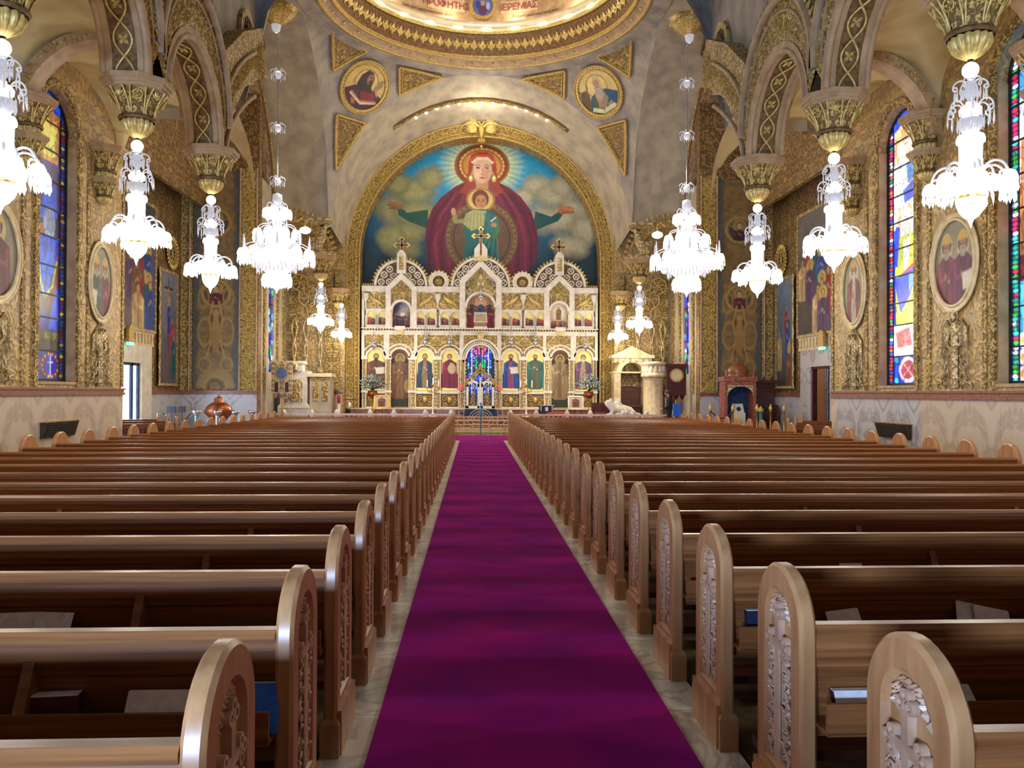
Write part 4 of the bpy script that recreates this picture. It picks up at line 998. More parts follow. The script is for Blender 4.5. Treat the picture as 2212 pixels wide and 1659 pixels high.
def figure(A, cx, top, h, robe, under=None, hair=(70,44,26), halo=(236,206,120), seated=False, skin=SKIN, head=.125, w=.21, beard=False, crown=False, hold=None, halo_r=1.9, face=True):
    """standing or seated robed saint; h = full height in drawing units"""
    hr = h*head/2; hy = top+hr; sh = top+h*head*1.15
    if halo: A.ell(cx, hy, hr*halo_r, hr*halo_r, halo); A.ringe(cx, hy, hr*halo_r, hr*halo_r, hr*.12, (170,120,50))
    d1 = tuple(int(v*.62) for v in robe); l1 = tuple(min(255, int(v*1.3)+12) for v in robe); W = h*w
    under = under or tuple(int(v*.8) for v in robe)
    bot = top+h
    body = [(cx-hr*.6, sh-hr*.3), (cx-W*.95, sh+h*.06), (cx-W*1.05, sh+h*.3), (cx-W*.95, bot-h*.05), (cx-W*.6, bot), (cx+W*.6, bot), (cx+W*.95, bot-h*.05), (cx+W*1.05, sh+h*.3), (cx+W*.95, sh+h*.06), (cx+hr*.6, sh-hr*.3)]
    if seated: body = [(cx-hr*.6, sh-hr*.3), (cx-W*.95, sh+h*.08), (cx-W*1.0, sh+h*.35), (cx-W*1.3, sh+h*.5), (cx-W*1.25, bot-h*.04), (cx+W*1.1, bot-h*.02), (cx+W*1.3, sh+h*.5), (cx+W, sh+h*.35), (cx+W*.95, sh+h*.08), (cx+hr*.6, sh-hr*.3)]
    A.poly(body, robe)
    A.poly([(cx-hr*.5, sh-hr*.2), (cx-W*.42, sh+h*.4), (cx-W*.35, bot-h*.03), (cx+W*.4, bot-h*.03), (cx+W*.3, sh+h*.35), (cx+hr*.5, sh-hr*.2)], under)
    for k in range(7):
        x = cx+W*(-.85+k*.28); c = d1 if k % 2 else l1
        A.line([(x*.8+cx*.2, sh+h*.15), (x, sh+h*.45), (x+(k-3)*W*.04, bot-h*.04)], h*.012, c, op=.6)
    A.line([(cx+W*.8, sh+h*.1), (cx-W*.2, sh+h*.45), (cx-W*.8, bot-h*.12)], h*.03, d1, op=.45)
    # arms and hands
    A.line([(cx-W*.8, sh+h*.1), (cx-W*.75, sh+h*.25), (cx-W*.15, sh+h*.22)], h*.05, l1, op=.7)
    A.line([(cx+W*.8, sh+h*.1), (cx+W*.75, sh+h*.28), (cx+W*.25, sh+h*.27)], h*.05, d1, op=.7)
    A.ell(cx-W*.1, sh+h*.2, h*.024, h*.03, skin); A.ell(cx+W*.22, sh+h*.26, h*.026, h*.024, skin)
    if hold == 'book': A.poly([(cx-W*.1, sh+h*.2), (cx+W*.9, sh+h*.17), (cx+W*1.0, sh+h*.36), (cx+W*.0, sh+h*.38)], (226,216,196))
    if hold == 'child':
        A.ell(cx+W*.3, sh+h*.24, W*.55, h*.15, (196,180,140)); A.ell(cx+W*.25, sh+h*.08, hr*.7, hr*.7, skin); A.ell(cx+W*.25, sh+h*.04, hr*.7, hr*.45, hair)
    if hold == 'staff': A.line([(cx-W*1.1, top), (cx-W*.9, bot)], h*.012, (120,84,40))
    if hold == 'shield': A.ell(cx+W*.75, sh+h*.55, W*.35, h*.18, (190,150,70)); A.ringe(cx+W*.75, sh+h*.55, W*.35, h*.18, h*.012, (120,84,30))
    A.ell(cx, hy-hr*.1, hr*.98, hr*1.12, hair); A.ell(cx, hy+hr*.1, hr*.72, hr*.92, skin)
    if beard: A.ell(cx, hy+hr*.85, hr*.6, hr*.75, hair if beard is True else beard); 
    if face:
        for q in (-1, 1): A.ell(cx+q*hr*.3, hy+hr*.02, hr*.14, hr*.09, (50,32,24))
        A.line([(cx, hy+hr*.05), (cx+hr*.05, hy+hr*.35)], hr*.1, (160,110,80)); A.line([(cx-hr*.2, hy+hr*.58), (cx+hr*.2, hy+hr*.58)], hr*.12, (150,70,60))
    if crown: A.poly([(cx-hr*.8, hy-hr*.5), (cx-hr*.9, hy-hr*1.3), (cx, hy-hr*1.5), (cx+hr*.9, hy-hr*1.3), (cx+hr*.8, hy-hr*.5)], (214,170,70))
# ---------------------------------------------------------------- great apse mural (drawing units = photo-sized, 53 to the metre)
def apse(A):
    A.c[:] = lin(30,66,82)
    A.ell(1040, 372, 260, 150, (30,124,164), soft=150); A.ell(1040, 350, 170, 110, (44,160,204), soft=120)
    A.c *= (1-.35*np.clip((A.y-480)/120, 0, 1))[:, None]
    cl = [(895,420,60,38),(850,455,50,40),(930,385,36,32),(885,500,44,34),(860,400,30,30),(905,460,70,40),(1160,400,42,32),(1200,420,60,40),(1235,455,50,42),(1190,470,70,40),(1215,395,36,30),(1262,500,36,40),(1130,425,30,28),(845,520,34,40),(1230,530,50,36),(880,545,40,30)]
    nz = A.noise(34, 5, 4)
    for i, (x, y, rx, ry) in enumerate(cl):
        d = np.sqrt(((A.x-x)/rx)**2+((A.y-y)/ry)**2)+.55*(nz-.5); col = (126,128,88) if x < 1040 else (150,146,118)
        A.mix(.9*np.clip((1-d)*3, 0, 1), col); A.mix(.6*np.clip((.7-d)*2.5, 0, 1), (178,170,104) if x < 1040 else (204,196,166)); 
    th = np.arctan2(A.y-356, A.x-1040); r = np.hypot((A.x-1040), (A.y-356)*1.15)
    A.mix(np.clip((92-r)/40, 0, 1)*(.8+.2*np.sin(th*60)), (206,214,120)); A.mix(np.clip((100-r)/70, 0, .5)*(.5+.5*np.sin(th*44)), (240,236,180))
    A.ell(1040, 358, 57, 46, (204,140,60)); A.ringe(1040, 358, 52, 42, 3, (120,60,30)); A.ringe(1040, 358, 57, 46, 2, (150,90,40)); A.ringe(1040, 358, 42, 33, 1.5, (160,96,44))
    for k in range(28): a = 2*pi*k/28; A.ell(1040+47*cos(a), 358+37*sin(a), 2, 2, (236,190,100))
    # arms stretched out
    A.poly([(925,455),(880,462),(868,452),(860,455),(862,468),(885,482),(925,496)], (30,84,72)); A.poly([(1155,455),(1190,466),(1205,456),(1215,462),(1205,476),(1180,486),(1150,500)], (24,80,84))
    A.ell(855, 447, 17, 7, (150,104,70), rot=.25); A.line([(842,438),(862,446)], 4, (164,112,76)); A.line([(838,446),(856,449)], 4, (140,94,64)); A.line([(842,453),(860,453)], 3.5, (120,80,56))
    A.ell(1222, 452, 18, 8, (176,110,76), rot=-.15); A.line([(1212,446),(1236,451)], 5, (196,128,88)); A.line([(1215,458),(1238,456)], 4, (150,92,64)); A.line([(1206,450),(1212,440)], 4, (180,116,80))
    # mantle
    A.poly([(1012,390),(982,404),(952,428),(932,456),(922,486),(918,524),(924,560),(940,592),(975,606),(1100,606),(1136,594),(1154,560),(1162,524),(1158,486),(1146,454),(1124,424),(1098,404),(1070,390)], (112,30,58))
    for x0, x1, x2, c in ((935,922,930,(70,12,40)),(948,936,948,(150,50,74)),(965,950,958,(78,16,44)),(980,966,972,(140,46,72)),(1140,1152,1146,(70,14,52)),(1126,1138,1134,(140,44,80)),(1112,1122,1118,(76,18,54)),(1100,1108,1106,(130,38,70)),(955,928,924,(90,20,50)),(1152,1164,1158,(88,22,56))):
        A.line([(x0+ (1040-x0)*.42, 418), (x0+(1040-x0)*.06, 466), (x1+(1040-x1)*.03, 524), (x2, 592)], 6, c, soft=5, op=.75)
    A.ell(1040, 515, 78, 80, (104,76,52), soft=4); A.ringe(1040, 515, 72, 74, 4, (140,110,64), op=.8); A.ringe(1040, 515, 60, 63, 1.5, (70,46,34)); A.tex(5, .25, 4)
    for k in range(40): a = 2*pi*k/40; A.ell(1040+72*cos(a), 515+74*sin(a), 2.2, 2.2, (84,60,34))
    # head, veil
    A.poly([(1012,352),(1016,336),(1030,328),(1050,328),(1064,336),(1070,352),(1074,392),(1090,418),(990,418),(1008,392)], (164,56,44))
    A.poly([(1018,350),(1020,400),(1006,424),(1076,424),(1062,400),(1064,350)], (150,64,70)); 
    A.poly([(1028,385),(1027,410),(1054,410),(1054,385)], (196,140,110))
    A.ell(1041, 368, 20.5, 28, (226,178,146), soft=2.5); A.ell(1034, 372, 12, 22, (236,194,164), soft=9, op=.7)
    A.line([(1020,350),(1030,342),(1052,342),(1062,350)], 7, (240,226,190)); A.line([(1018,346),(1028,336),(1054,336),(1064,346)], 6, (206,70,50))
    for q in (-1, 1):
        A.line([(1041+q*5,358),(1041+q*10,356),(1041+q*15,358)], 1.6, (90,56,44)); A.ell(1041+q*9.5, 362.5, 4, 2, (70,60,60)); A.ell(1041+q*9.5, 362.5, 1.4, 1.8, (20,16,16))
        A.line([(1041+q*22,372),(1041+q*24,380)], 3, (150,180,90)); A.ell(1041+q*25, 386, 4.5, 7, (190,206,96)); A.ell(1041+q*25, 384, 2.5, 3, (240,246,190))
    A.line([(1041,362),(1042,376)], 2.4, (200,150,122)); A.line([(1037,377.5),(1046,377.5)], 1.6, (160,100,84)); A.ell(1041, 384, 6, 2.1, (188,70,74)); A.ell(1050, 376, 7, 16, (190,140,112), soft=8, op=.5)
    # child before her
    A.ell(1037, 432, 31, 26, (222,188,110)); A.ringe(1037, 432, 29, 24, 1.5, (150,110,50)); A.ell(1037, 430, 18, 20, (110,66,36)); A.ell(1038, 436, 12, 15, (196,136,96))
    for q in (-1, 1): A.ell(1038+q*5, 434, 2.2, 1.3, (40,24,18)); A.line([(1038+q*2.5,430),(1038+q*8,430)], 1, (70,40,26))
    A.line([(1038,434),(1038.5,440)], 1.4, (160,104,72)); A.line([(1035,444),(1042,444)], 1.4, (150,70,60))
    A.poly([(1024,452),(1006,462),(1000,478),(1004,520),(1000,600),(1080,600),(1070,520),(1074,478),(1066,460),(1052,452)], (24,104,104))
    A.poly([(1022,454),(1006,462),(1000,484),(1018,500),(1044,488),(1050,456)], (176,176,116)); 
    for k in range(6): A.line([(1010+k*7,460),(1006+k*8,496)], 1.6, (110,116,70), op=.8)
    for k in range(7): A.line([(1056-k*2,462),(1050+k*4,520),(1012+k*11,600)], 2.4, (10,62,76) if k % 2 else (60,150,140), op=.6)
    A.line([(1000,478),(984,480),(980,462)], 9, (150,140,90)); A.ell(979, 458, 5, 8, (200,150,110)); A.line([(1072,478),(1074,500),(1066,512)], 10, (60,120,90)); A.ell(1066, 486, 6, 5, (190,140,100)); A.line([(1060,478),(1070,470)], 3, (220,210,190))
    A.tex(9, .3, 8); A.tex(3, .18, 9)
IY = 33.0; IX = lambda px: (px-1038)/53.1; IZ = lambda py: 1.62+(847.2-py)/53.0
def on_y(Y): return lambda x, y: (IX(x), np.full(len(x), Y), IZ(y))
ms = (33.0+1.15)/33.0
apm = empty('apse_mural', (0,0,0), 'huge arched mural of a woman in red with a child, above the altar screen', 'mural')
def apmap(x, y): return ((x-1038)/53.1*1.03, np.full(len(x), 33.75), 1.62+(847.2-y)/53.0*1.022)
picture('painting', 776, 1300, 292, 640, 1.35, apmap, apse, lambda x, y: (y > 560) | (np.hypot(x-1038, y-560) < 264), parent=apm)
B().box(-5.6, 5.6, 33.8, 34.1, .6, 13.2).build('backing', M['plaster'], apm)
# gilt arch frame round the apse
fr = struct(empty('trim_3')); b = B()
b.archband(0, 7.08, 4.86, 5.38, 0, pi, 32.7, 33.6, 60)
for q in (-1, 1): b.box(min(q*4.86, q*5.38), max(q*4.86, q*5.38), 32.7, 33.6, .9, 7.08)
b.build('gilt_frame', M['relief'], fr); m_ = B()
for r_, w_ in ((4.87, .04), (5.02, .03), (5.36, .045)): m_.tube([(q*r_, 32.68, .95) for q in (1,)]+[(r_*cos(pi*k/60), 32.68, 7.08+r_*sin(pi*k/60)) for k in range(61)]+[(-r_, 32.68, .95)], w_, 6)
m_.build('gilt_roll', M['gold'], fr); l = B()
for k in range(2600):
    f = random.random(); r_ = random.uniform(5.06, 5.32); an = random.uniform(0, pi); d = V3((cos(an), 0, sin(an)))
    if f < .42: a = random.uniform(0, pi); p = V3((r_*cos(a), 32.69, 7.08+r_*sin(a)))
    elif f < .75: q = random.choice((-1, 1)); p = V3((q*r_, 32.69, random.uniform(1.6, 7.08)))
    else: a = random.uniform(0, pi); p = V3((random.uniform(4.9, 4.99)*cos(a), 32.69, 7.08+4.94*sin(a)))
    l.leaf(p, V3((0,-1,0)), d, random.uniform(.05, .1), random.uniform(.018, .034), .045)
tag(l.build('gilt_leaves', M['gold_bright'], fr), kind='stuff')
# spread eagle at the crown
eg = empty('gilt_eagle', (0, 32.45, 12.12), 'gilt double-headed eagle with spread wings at the crown of the apse arch', 'eagle'); w = B()
for q in (-1, 1):
    for k in range(9):
        a = .35+k*.2; L_ = .72-.03*k; base = V3((q*.1, 0, .12-.02*k)); d = V3((q*sin(a), 0, cos(a)*.55+.15)).normalized()
        w.leaf(base+d*L_*.6, V3((0,-1,0)), d, L_*.5, .055, .05)
    w.tube([(q*.05,0,.1), (q*.25,-.02,.28), (q*.5,-.02,.3), (q*.75,0,.18)], [.06,.05,.04,.02], 6)
w.build('wings', M['gold_bright'], eg); b = B().lathe([(.01,-.35), (.09,-.2), (.14,0), (.1,.16), (.05,.22)], 10)
for q in (-1, 1): b.tube([(0,0,.15), (q*.07,-.02,.28), (q*.12,-.03,.34), (q*.2,-.04,.32)], [.05,.045,.05,.012], 6)
for k in range(5): b.leaf(V3(((k-2)*.06,-.02,-.42)), V3((0,-1,0)), V3(((k-2)*.15,0,-1)).normalized(), .14, .03, .03)
b.build('body', M['gold'], eg); B().ball((0,-.02,-.66), .05).build('finial', M['gold_bright'], eg)
# ================================================================ iconostasis (white and gilt altar screen)
ic = empty('altar_screen', (0, 0, 0), 'tall white and gold altar screen with rows of arched icons and three crosses', 'altar screen')
YF = IY
def mir(x0, x1): return (2076-x1, 2076-x0)
wb = B(); gp = B(); gb = B(); lf = B(); ground = B()
BAYS = [IX(v) for v in (841, 893.5, 998, 1078, 1182.5, 1235)]
def wbox(x0, x1, y0, y1, d0=.12, d1=.3, both=True, b=wb):
    b.box(IX(x0), IX(x1), YF-d0, YF+d1, IZ(y1), IZ(y0))
    if both: a, c = mir(x0, x1); b.box(IX(a), IX(c), YF-d0, YF+d1, IZ(y1), IZ(y0))
def spandrel(b, x0, x1, ytop, cx, cy, r, ybot, y0, y1, n=12, both=True):
    """fills the rectangle x0..x1, ytop..ybot minus an arch-headed opening"""
    for m in ((0, 1) if both else (0,)):
        f = (lambda v: 2076-v) if m else (lambda v: v)
        X0, X1, CX = (f(x1), f(x0), f(cx)) if m else (x0, x1, cx)
        arc = [(CX-r*cos(pi*k/n), cy-r*sin(pi*k/n)) for k in range(n+1)]
        L = [(X0, ybot), (X0, ytop), (CX, ytop)]+[arc[k] for k in range(n//2, -1, -1)]+[(CX-r, ybot)]
        R_ = [(CX+r, ybot)]+[arc[k] for k in range(n, n//2-1, -1)]+[(CX, ytop), (X1, ytop), (X1, ybot)]
        for k in range(n):
            (xa, ya), (xb, yb) = arc[k], arc[k+1]
            b.prism([(IX(xa), IZ(ya)), (IX(xa), IZ(ytop)), (IX(xb), IZ(ytop)), (IX(xb), IZ(yb))], y0, y1)
        for xa, xb in ((X0, CX-r), (CX+r, X1)):
            if xb-xa > .3: b.box(IX(xa), IX(xb), y0, y1, IZ(ybot), IZ(ytop))
def archmould(b, cx, cy, r0, r1, y0, y1, both=True, n=16):
    for c in ([cx, 2076-cx] if both else [cx]): b.archband(IX(c), IZ(cy), r0/53.1, r1/53.1, 0, pi, y0, y1, n)
def scatter(x0, x1, y0, y1, N, yd, sz=(.03, .07), both=True, inside=None):
    for k in range(N):
        x = random.uniform(x0, x1); y = random.uniform(y0, y1)
        if inside and not inside(x, y): continue
        an = random.uniform(0, pi); L_ = random.uniform(*sz)
        for xx, sg in ((x, 1), (2076-x, -1)) if both else ((x, 1),):
            lf.leaf(V3((IX(xx), yd, IZ(y))), V3((0,-1,0)), V3((sg*cos(an), 0, sin(an))), L_, L_*.34, .03)
def scroll(cx, cy, R_, turns=1.6, sg=1, yd=None, w=.012, b=gb, rot=0):
    pts = []
    for k in range(22):
        f = k/21; th = rot+sg*turns*2*pi*f; r = R_*(1-.85*f); pts.append((IX(cx+r*cos(th)), (yd or YF)-.0, IZ(cy+r*sin(th))))
    b.tube(pts, w, 4)
# back body
# carve doors as recessed dark icons instead of holes: body starts behind icons
# --- lower tier: piers, arches, icons
piers = [(785,795),(834,847),(884,901),(937,954),(990,1006)]
for x0, x1 in piers:
    wbox(x0, x1, 779, 882, .14, .2, b=gp)
    wbox(x0-1, x1+1, 772, 779, .2, .2); wbox(x0-1, x1+1, 845, 850, .2, .2); wbox(x0+1, x0+2.2, 779, 882, .18, .2); wbox(x1-2.2, x1-1, 779, 882, .18, .2)
flush(wb, 'pier_moulding', M['white'], ic, [IX(v) for v in (815,866,919,972,1038,1104,1157,1210,1261)]); flush(gp, 'gilt_pier', M['relief_pale'], ic, [IX(v) for v in (815,866,919,972,1038,1104,1157,1210,1261)])
for cx, r in ((814.5,19),(919,18),(972,18)):
    spandrel(gp, cx-25.5, cx+27, 750, cx, 775, r, 779, YF-.10, YF+.2)
    archmould(wb, cx, 775, r, r+3.5, YF-.17, YF+.1); archmould(wb, cx, 775, r+8.5, r+11, YF-.16, YF+.1)
cx, r = 865.5, 18.5; spandrel(gp, 834, 901, 740, cx, 775, r, 779, YF-.12, YF+.2); archmould(wb, cx, 775, r, r+4, YF-.2, YF+.1); archmould(wb, cx, 775, r+9, r+12, YF-.19, YF+.1)
# royal door arch
cx, r = 1038, 31; spandrel(gp, 1000, 1076, 724, cx, 776, r, 784, YF-.14, YF+.2, both=False, n=20)
archmould(wb, cx, 776, r-2, r+2, YF-.25, YF+.1, False, 24); archmould(wb, cx, 776, r+8, r+12, YF-.24, YF+.1, False, 24)
flush(wb, 'icon_arch', M['white'], ic, [IX(v) for v in (840,892,945,998,1078,1131,1184,1236)]); flush(gp, 'gilt_spandrel', M['relief_pale'], ic, [IX(v) for v in (840,892,945,998,1078,1131,1184,1236)])
bd_ = B()
for k in range(25): a = pi*k/24; bd_.ball((IX(1038+35.5*cos(a)), YF-.2, IZ(776-35.5*sin(a))), .045, 6, 4)
for k in range(13):
    for q in (-1, 1): bd_.ball((IX(1038+q*31), YF-.18, IZ(784+k*7.6)), .03, 6, 4)
tag(bd_.build('pearl_beading', M['white'], ic), kind='stuff')
# frieze posts, gilt frieze, cornice
for x0, x1 in ((784,790),(831,843),(896,903),(993,1002)): wbox(x0, x1, 719, 776, .17, .2)
wbox(784, 1038, 719.5, 726, .16, .2); wbox(784, 1038, 711, 713.5, .3, .2); wbox(784, 1038, 717, 719.5, .22, .2)
gp.box(IX(784), IX(1292), YF-.1, YF+.2, IZ(752), IZ(724))
den = B()
for k in range(84): x = 787+k*6; den.box(IX(x), IX(x+3.2), YF-.24, YF-.1, IZ(717), IZ(713.5))
tag(den.build('dentils', M['gold'], ic), kind='stuff'); flush(wb, 'cornice', M['white'], ic, [99]); flush(gp, 'gilt_frieze', M['relief_pale'], ic, [99])
scatter(790, 831, 727, 752, 90, YF-.11); scatter(843, 896, 727, 745, 110, YF-.13); scatter(903, 993, 727, 756, 200, YF-.11); scatter(1002, 1030, 727, 742, 60, YF-.15)
for cx in (811, 945.5): scroll(cx, 738, 7, 1, 1, YF-.15, .018)
for cx, sg in ((800,1),(822,-1),(912,1),(978,-1),(925,1),(966,-1),(855,1),(876,-1)):
    scroll(cx, 737, 6, 1.4, sg, YF-.14); scroll(2076-cx, 737, 6, 1.4, -sg, YF-.14)
wbox(855, 877, 708, 716, .36, .2); wbox(1024, 1052, 708, 714, .4, .2, both=False); gb.prism([(IX(1028), IZ(722)), (IX(1048), IZ(722)), (IX(1043), IZ(735)), (IX(1033), IZ(735))], YF-.3, YF)
gb.prism([(IX(858), IZ(716)), (IX(874), IZ(716)), (IX(870), IZ(726)), (IX(862), IZ(726))], YF-.3, YF); gb.prism([(IX(1202), IZ(716)), (IX(1218), IZ(716)), (IX(1214), IZ(726)), (IX(1206), IZ(726))], YF-.3, YF)
flush(wb, 'cornice_keystone', M['white'], ic); flush(gb, 'frieze_scroll', M['gold_bright'], ic)
for cx in (814.5, 919, 972):
    wbox(cx-20, cx+20, 846, 852, .16, .2); wbox(cx-20, cx+20, 880, 884, .2, .2)
    for c in (cx, 2076-cx):
        ground.box(IX(c-18), IX(c+18), YF-.08, YF+.2, IZ(880), IZ(852))
        for sg in (-1, 1): scroll(c+sg*10, 862, 7.5, 1.5, sg, YF-.12, .016); scroll(c+sg*9, 874, 5, 1.3, -sg, YF-.12, .014)
        gb.ball((IX(c), YF-.1, IZ(864)), .09, 8, 5, 1.5)
    scatter(cx-17, cx+17, 853, 879, 40, YF-.09, (.02, .05))
wbox(784, 847, 882, 886, .22, .2); wbox(884, 1006, 882, 886, .22, .2)
flush(wb, 'plinth_moulding', M['white'], ic); flush(ground, 'plinth_panel', M['gold_dark'], ic, [IX(v) for v in (840,892,945,998,1078,1131,1184,1236)]); flush(gb, 'plinth_scroll', M['gold_bright'], ic, [IX(v) for v in (840,892,945,998,1078,1131,1184,1236)])
for x0, x1 in ((784,789),(835.6,846),(890,899),(992.7,1003)): wbox(x0, x1, 634, 711, .15, .2)
wbox(784, 840, 622, 634, .2, .2); wbox(898, 998, 622, 634, .2, .2)
flush(wb, 'upper_pier', M['white'], ic)
UP = [(804,8.5),(827,8),(909,8.5),(932,8.5),(961,8.5),(984,8.5)]
for cx, r in UP:
    spandrel(wb, cx-11.6, cx+11.6, 670, cx, 683.5, r, 705, YF-.1, YF+.2, 10); 
    for c in (cx, 2076-cx): wb.box(IX(c-11.5), IX(c+11.5), YF-.18, YF+.1, IZ(711), IZ(705))
    for c in (cx-11.5, cx+11.5):
        for cc in (c, 2076-c): wb.lathe([(.035, 0), (.03, .05), (.028, .34), (.04, .4)], 8, (IX(cc), YF-.14, IZ(706)))
flush(wb, 'small_icon_niche', M['white'], ic, [IX(v) for v in (815.5,840,920.5,946,972.5,1038,1103.5,1130,1155.5,1236,1260.5)])
gp.box(IX(789), IX(1287), YF-.06, YF+.2, IZ(672), IZ(634))
gp.box(IX(789), IX(1287), YF+.02, YF+.2, IZ(711), IZ(672))
scatter(789, 835, 637, 670, 90, YF-.07, (.04,.09)); scatter(899, 992, 637, 670, 190, YF-.07, (.04,.09))
def bird(cx, cy, sg):
    """gilt relief bird with folded wing"""
    P = lambda x, y: (IX(cx+sg*x), YF-.1, IZ(cy+y))
    gb.tube([P(-18,10), P(-8,4), P(2,-1), P(8,-6), P(12,-12), P(15,-11)], [.02,.07,.1,.07,.04,.015], 6)
    for k in range(5): gb.tube([P(-4,0), P(-10-k*2,2+k*2.2), P(-16-k,8+k*2)], .016, 4)
for cx, sg in ((812,-1),(922,1),(970,-1)): bird(cx, 653, sg); bird(2076-cx, 653, -sg)
for cx in (946, 789+3):
    for c in (cx, 2076-cx): gbv = wb.lathe([(.05, 0), (.02, .12), (.05, .25), (.14, .42), (.12, .5), (.17, .56)], 10, (IX(c), YF-.14, IZ(668)))
flush(gp, 'upper_gilt_field', M['relief_pale'], ic, [99]); flush(gb, 'gilt_bird', M['gold_bright'], ic, [IX(v) for v in (840,946,1038,1130,1236)]); flush(wb, 'urn', M['white'], ic)
def gable(cx, hw, yleg, ytopleg, apex, t, yd, inner):
    for c in ([cx] if cx == 1038 else [cx, 2076-cx]):
        pts_o = [(c-hw, yleg), (c-hw, ytopleg), (c, apex), (c+hw, ytopleg), (c+hw, yleg)]
        pts_i = [(c-hw+t, yleg), (c-hw+t, ytopleg+t*.35), (c, apex+t*1.35), (c+hw-t, ytopleg+t*.35), (c+hw-t, yleg)]
        for k in range(4):
            wb.prism([(IX(pts_o[k][0]), IZ(pts_o[k][1])), (IX(pts_o[k+1][0]), IZ(pts_o[k+1][1])), (IX(pts_i[k+1][0]), IZ(pts_i[k+1][1])), (IX(pts_i[k][0]), IZ(pts_i[k][1]))], YF-yd, YF+.25)
        gp.prism([(IX(x), IZ(y)) for x, y in pts_i], YF-.04, YF+.2)
gable(868.5, 33, 711, 626, 594, 11, .32, None); gable(1038, 45, 711, 610, 564, 12, .4, None)
archmould(wb, 868.5, 674, 18, 23, YF-.3, YF+.1); archmould(wb, 1038, 667, 29, 34, YF-.38, YF+.1, False, 24)
for c, hw, y0 in ((868.5, 19, 676), (1207.5, 19, 676), (1038, 31, 668)):
    for q in (-1, 1):
        wb.lathe([(.06, 0), (.045, .06), (.04, (711-y0)/53-.12), (.07, (711-y0)/53)], 10, (IX(c+q*(hw+2)), YF-.24, IZ(711)))
        gb.lathe([(.05, 0), (.07, .07), (.09, .12)], 8, (IX(c+q*(hw+2)), YF-.24, IZ(y0+5)))
scatter(846, 891, 612, 650, 120, YF-.05, (.04,.09), inside=lambda x, y: abs(x-868.5) < 22 and y > 610+abs(x-868.5)*.95 and np.hypot(x-868.5, y-674) > 24)
scatter(1006, 1070, 585, 636, 130, YF-.05, (.04,.09), both=False, inside=lambda x, y: y > 585+abs(x-1038)*1.0 and np.hypot(x-1038, y-667) > 35)
for c in (868.5, 1207.5):
    for k in range(7): a = pi*(k+.5)/7; gb.leaf(V3((IX(c+12*cos(a)), YF-.08, IZ(642-16*sin(a)))), V3((0,-1,0)), V3((cos(a), 0, sin(a))), .16, .035, .06)
flush(wb, 'gable', M['white'], ic, [IX(950), IX(1126)]); flush(gp, 'gable_field', M['relief_pale'], ic, [IX(950), IX(1126)]); flush(gb, 'gable_ornament', M['gold_bright'], ic, None, 'stuff')
def crest(c, r, base, nro, rr):
    yd0, yd1 = YF-.14, YF+.2
    wb.archband(IX(c), IZ(base), (r-6)/53.1, (r-1)/53.1, 0, pi, yd0, yd1, 30)
    ground.archband(IX(c), IZ(base), .01, (r-6)/53.1, 0, pi, YF, YF+.15, 30)
    n = int(pi*r/7.4)
    for k in range(n):
        a = pi*(k+.5)/n; d = V3((cos(a), 0, sin(a))); gb.ball(tuple(V3((IX(c), YF, IZ(base)))+d*((r+1.5)/53.1)), .065, 6, 5)
        gb.leaf(V3((IX(c), YF-.06, IZ(base)))+d*((r+2)/53.1), V3((0,-1,0)), d, .09, .05, .04)
    for ring_, num in ((r-15, nro), (r-32, max(3, nro-3))):
        for k in range(num):
            a = pi*(k+.5)/num
            if abs(cos(a))*ring_ < 11: continue
            x, y = IX(c+ring_*cos(a)), IZ(base-ring_*sin(a))
            if ring_*sin(a) < 6: continue
            wb.archband(x, y, rr*.7/53.1, rr/53.1, 0, 2*pi, YF-.07, YF+.05, 14)
            for q in range(4): th = q*pi/2+pi/4; wb.tube([(x, YF-.04, y), (x+.8*rr/53.1*cos(th), YF-.04, y+.8*rr/53.1*sin(th))], .02, 4)
    for k in range(60):
        a = random.uniform(.1, pi-.1); q = random.uniform(12, r-9); th = random.uniform(0, pi)
        lf.leaf(V3((IX(c+q*cos(a)), YF-.01, IZ(base-q*sin(a)))), V3((0,-1,0)), V3((cos(th), 0, sin(th))), .06, .02, .03)
for c in (866.5, 2076-866.5): crest(c, 58, 621, 8, 7.5)
crest(1038, 65, 621, 9, 8)
flush(wb, 'crest_tracery', M['white'], ic, [IX(950), IX(1126)]); flush(ground, 'crest_ground', M['gold_dark'], ic, [IX(950), IX(1126)]); flush(gb, 'crest_beading', M['gold_bright'], ic, [IX(950), IX(1126)], 'stuff')
for c in (947.7, 2076-947.7):
    wb.archband(IX(c), IZ(611), 13/53.1, 22/53.1, 0, 2*pi, YF-.16, YF+.2, 26); ground.archband(IX(c), IZ(611), .01, 13.5/53.1, 0, 2*pi, YF, YF+.1, 22)
    for k in range(8):
        a = k*pi/4; gb.leaf(V3((IX(c)+.1*cos(a), YF-.02, IZ(611)+.1*sin(a))), V3((0,-1,0)), V3((cos(a),0,sin(a))), .09, .035, .03)
    for k in range(9): a = pi*(k+.5)/9; gb.ball((IX(c+23.5*cos(a)), YF, IZ(611-23.5*sin(a))), .06, 6, 4)
    for k in range(24): a = 2*pi*k/24; gb.ball((IX(c+18*cos(a)), YF-.16, IZ(611-18*sin(a))), .022, 5, 3)
for x in range(786, 808, 5):
    for c in (x, 2076-x): gb.ball((IX(c), YF, IZ(619)), .05, 6, 4, 1.6)
flush(wb, 'crest_roundel', M['white'], ic); flush(ground, 'roundel_ground', M['gold_dark'], ic); flush(gb, 'roundel_beading', M['gold_bright'], ic, None, 'stuff')
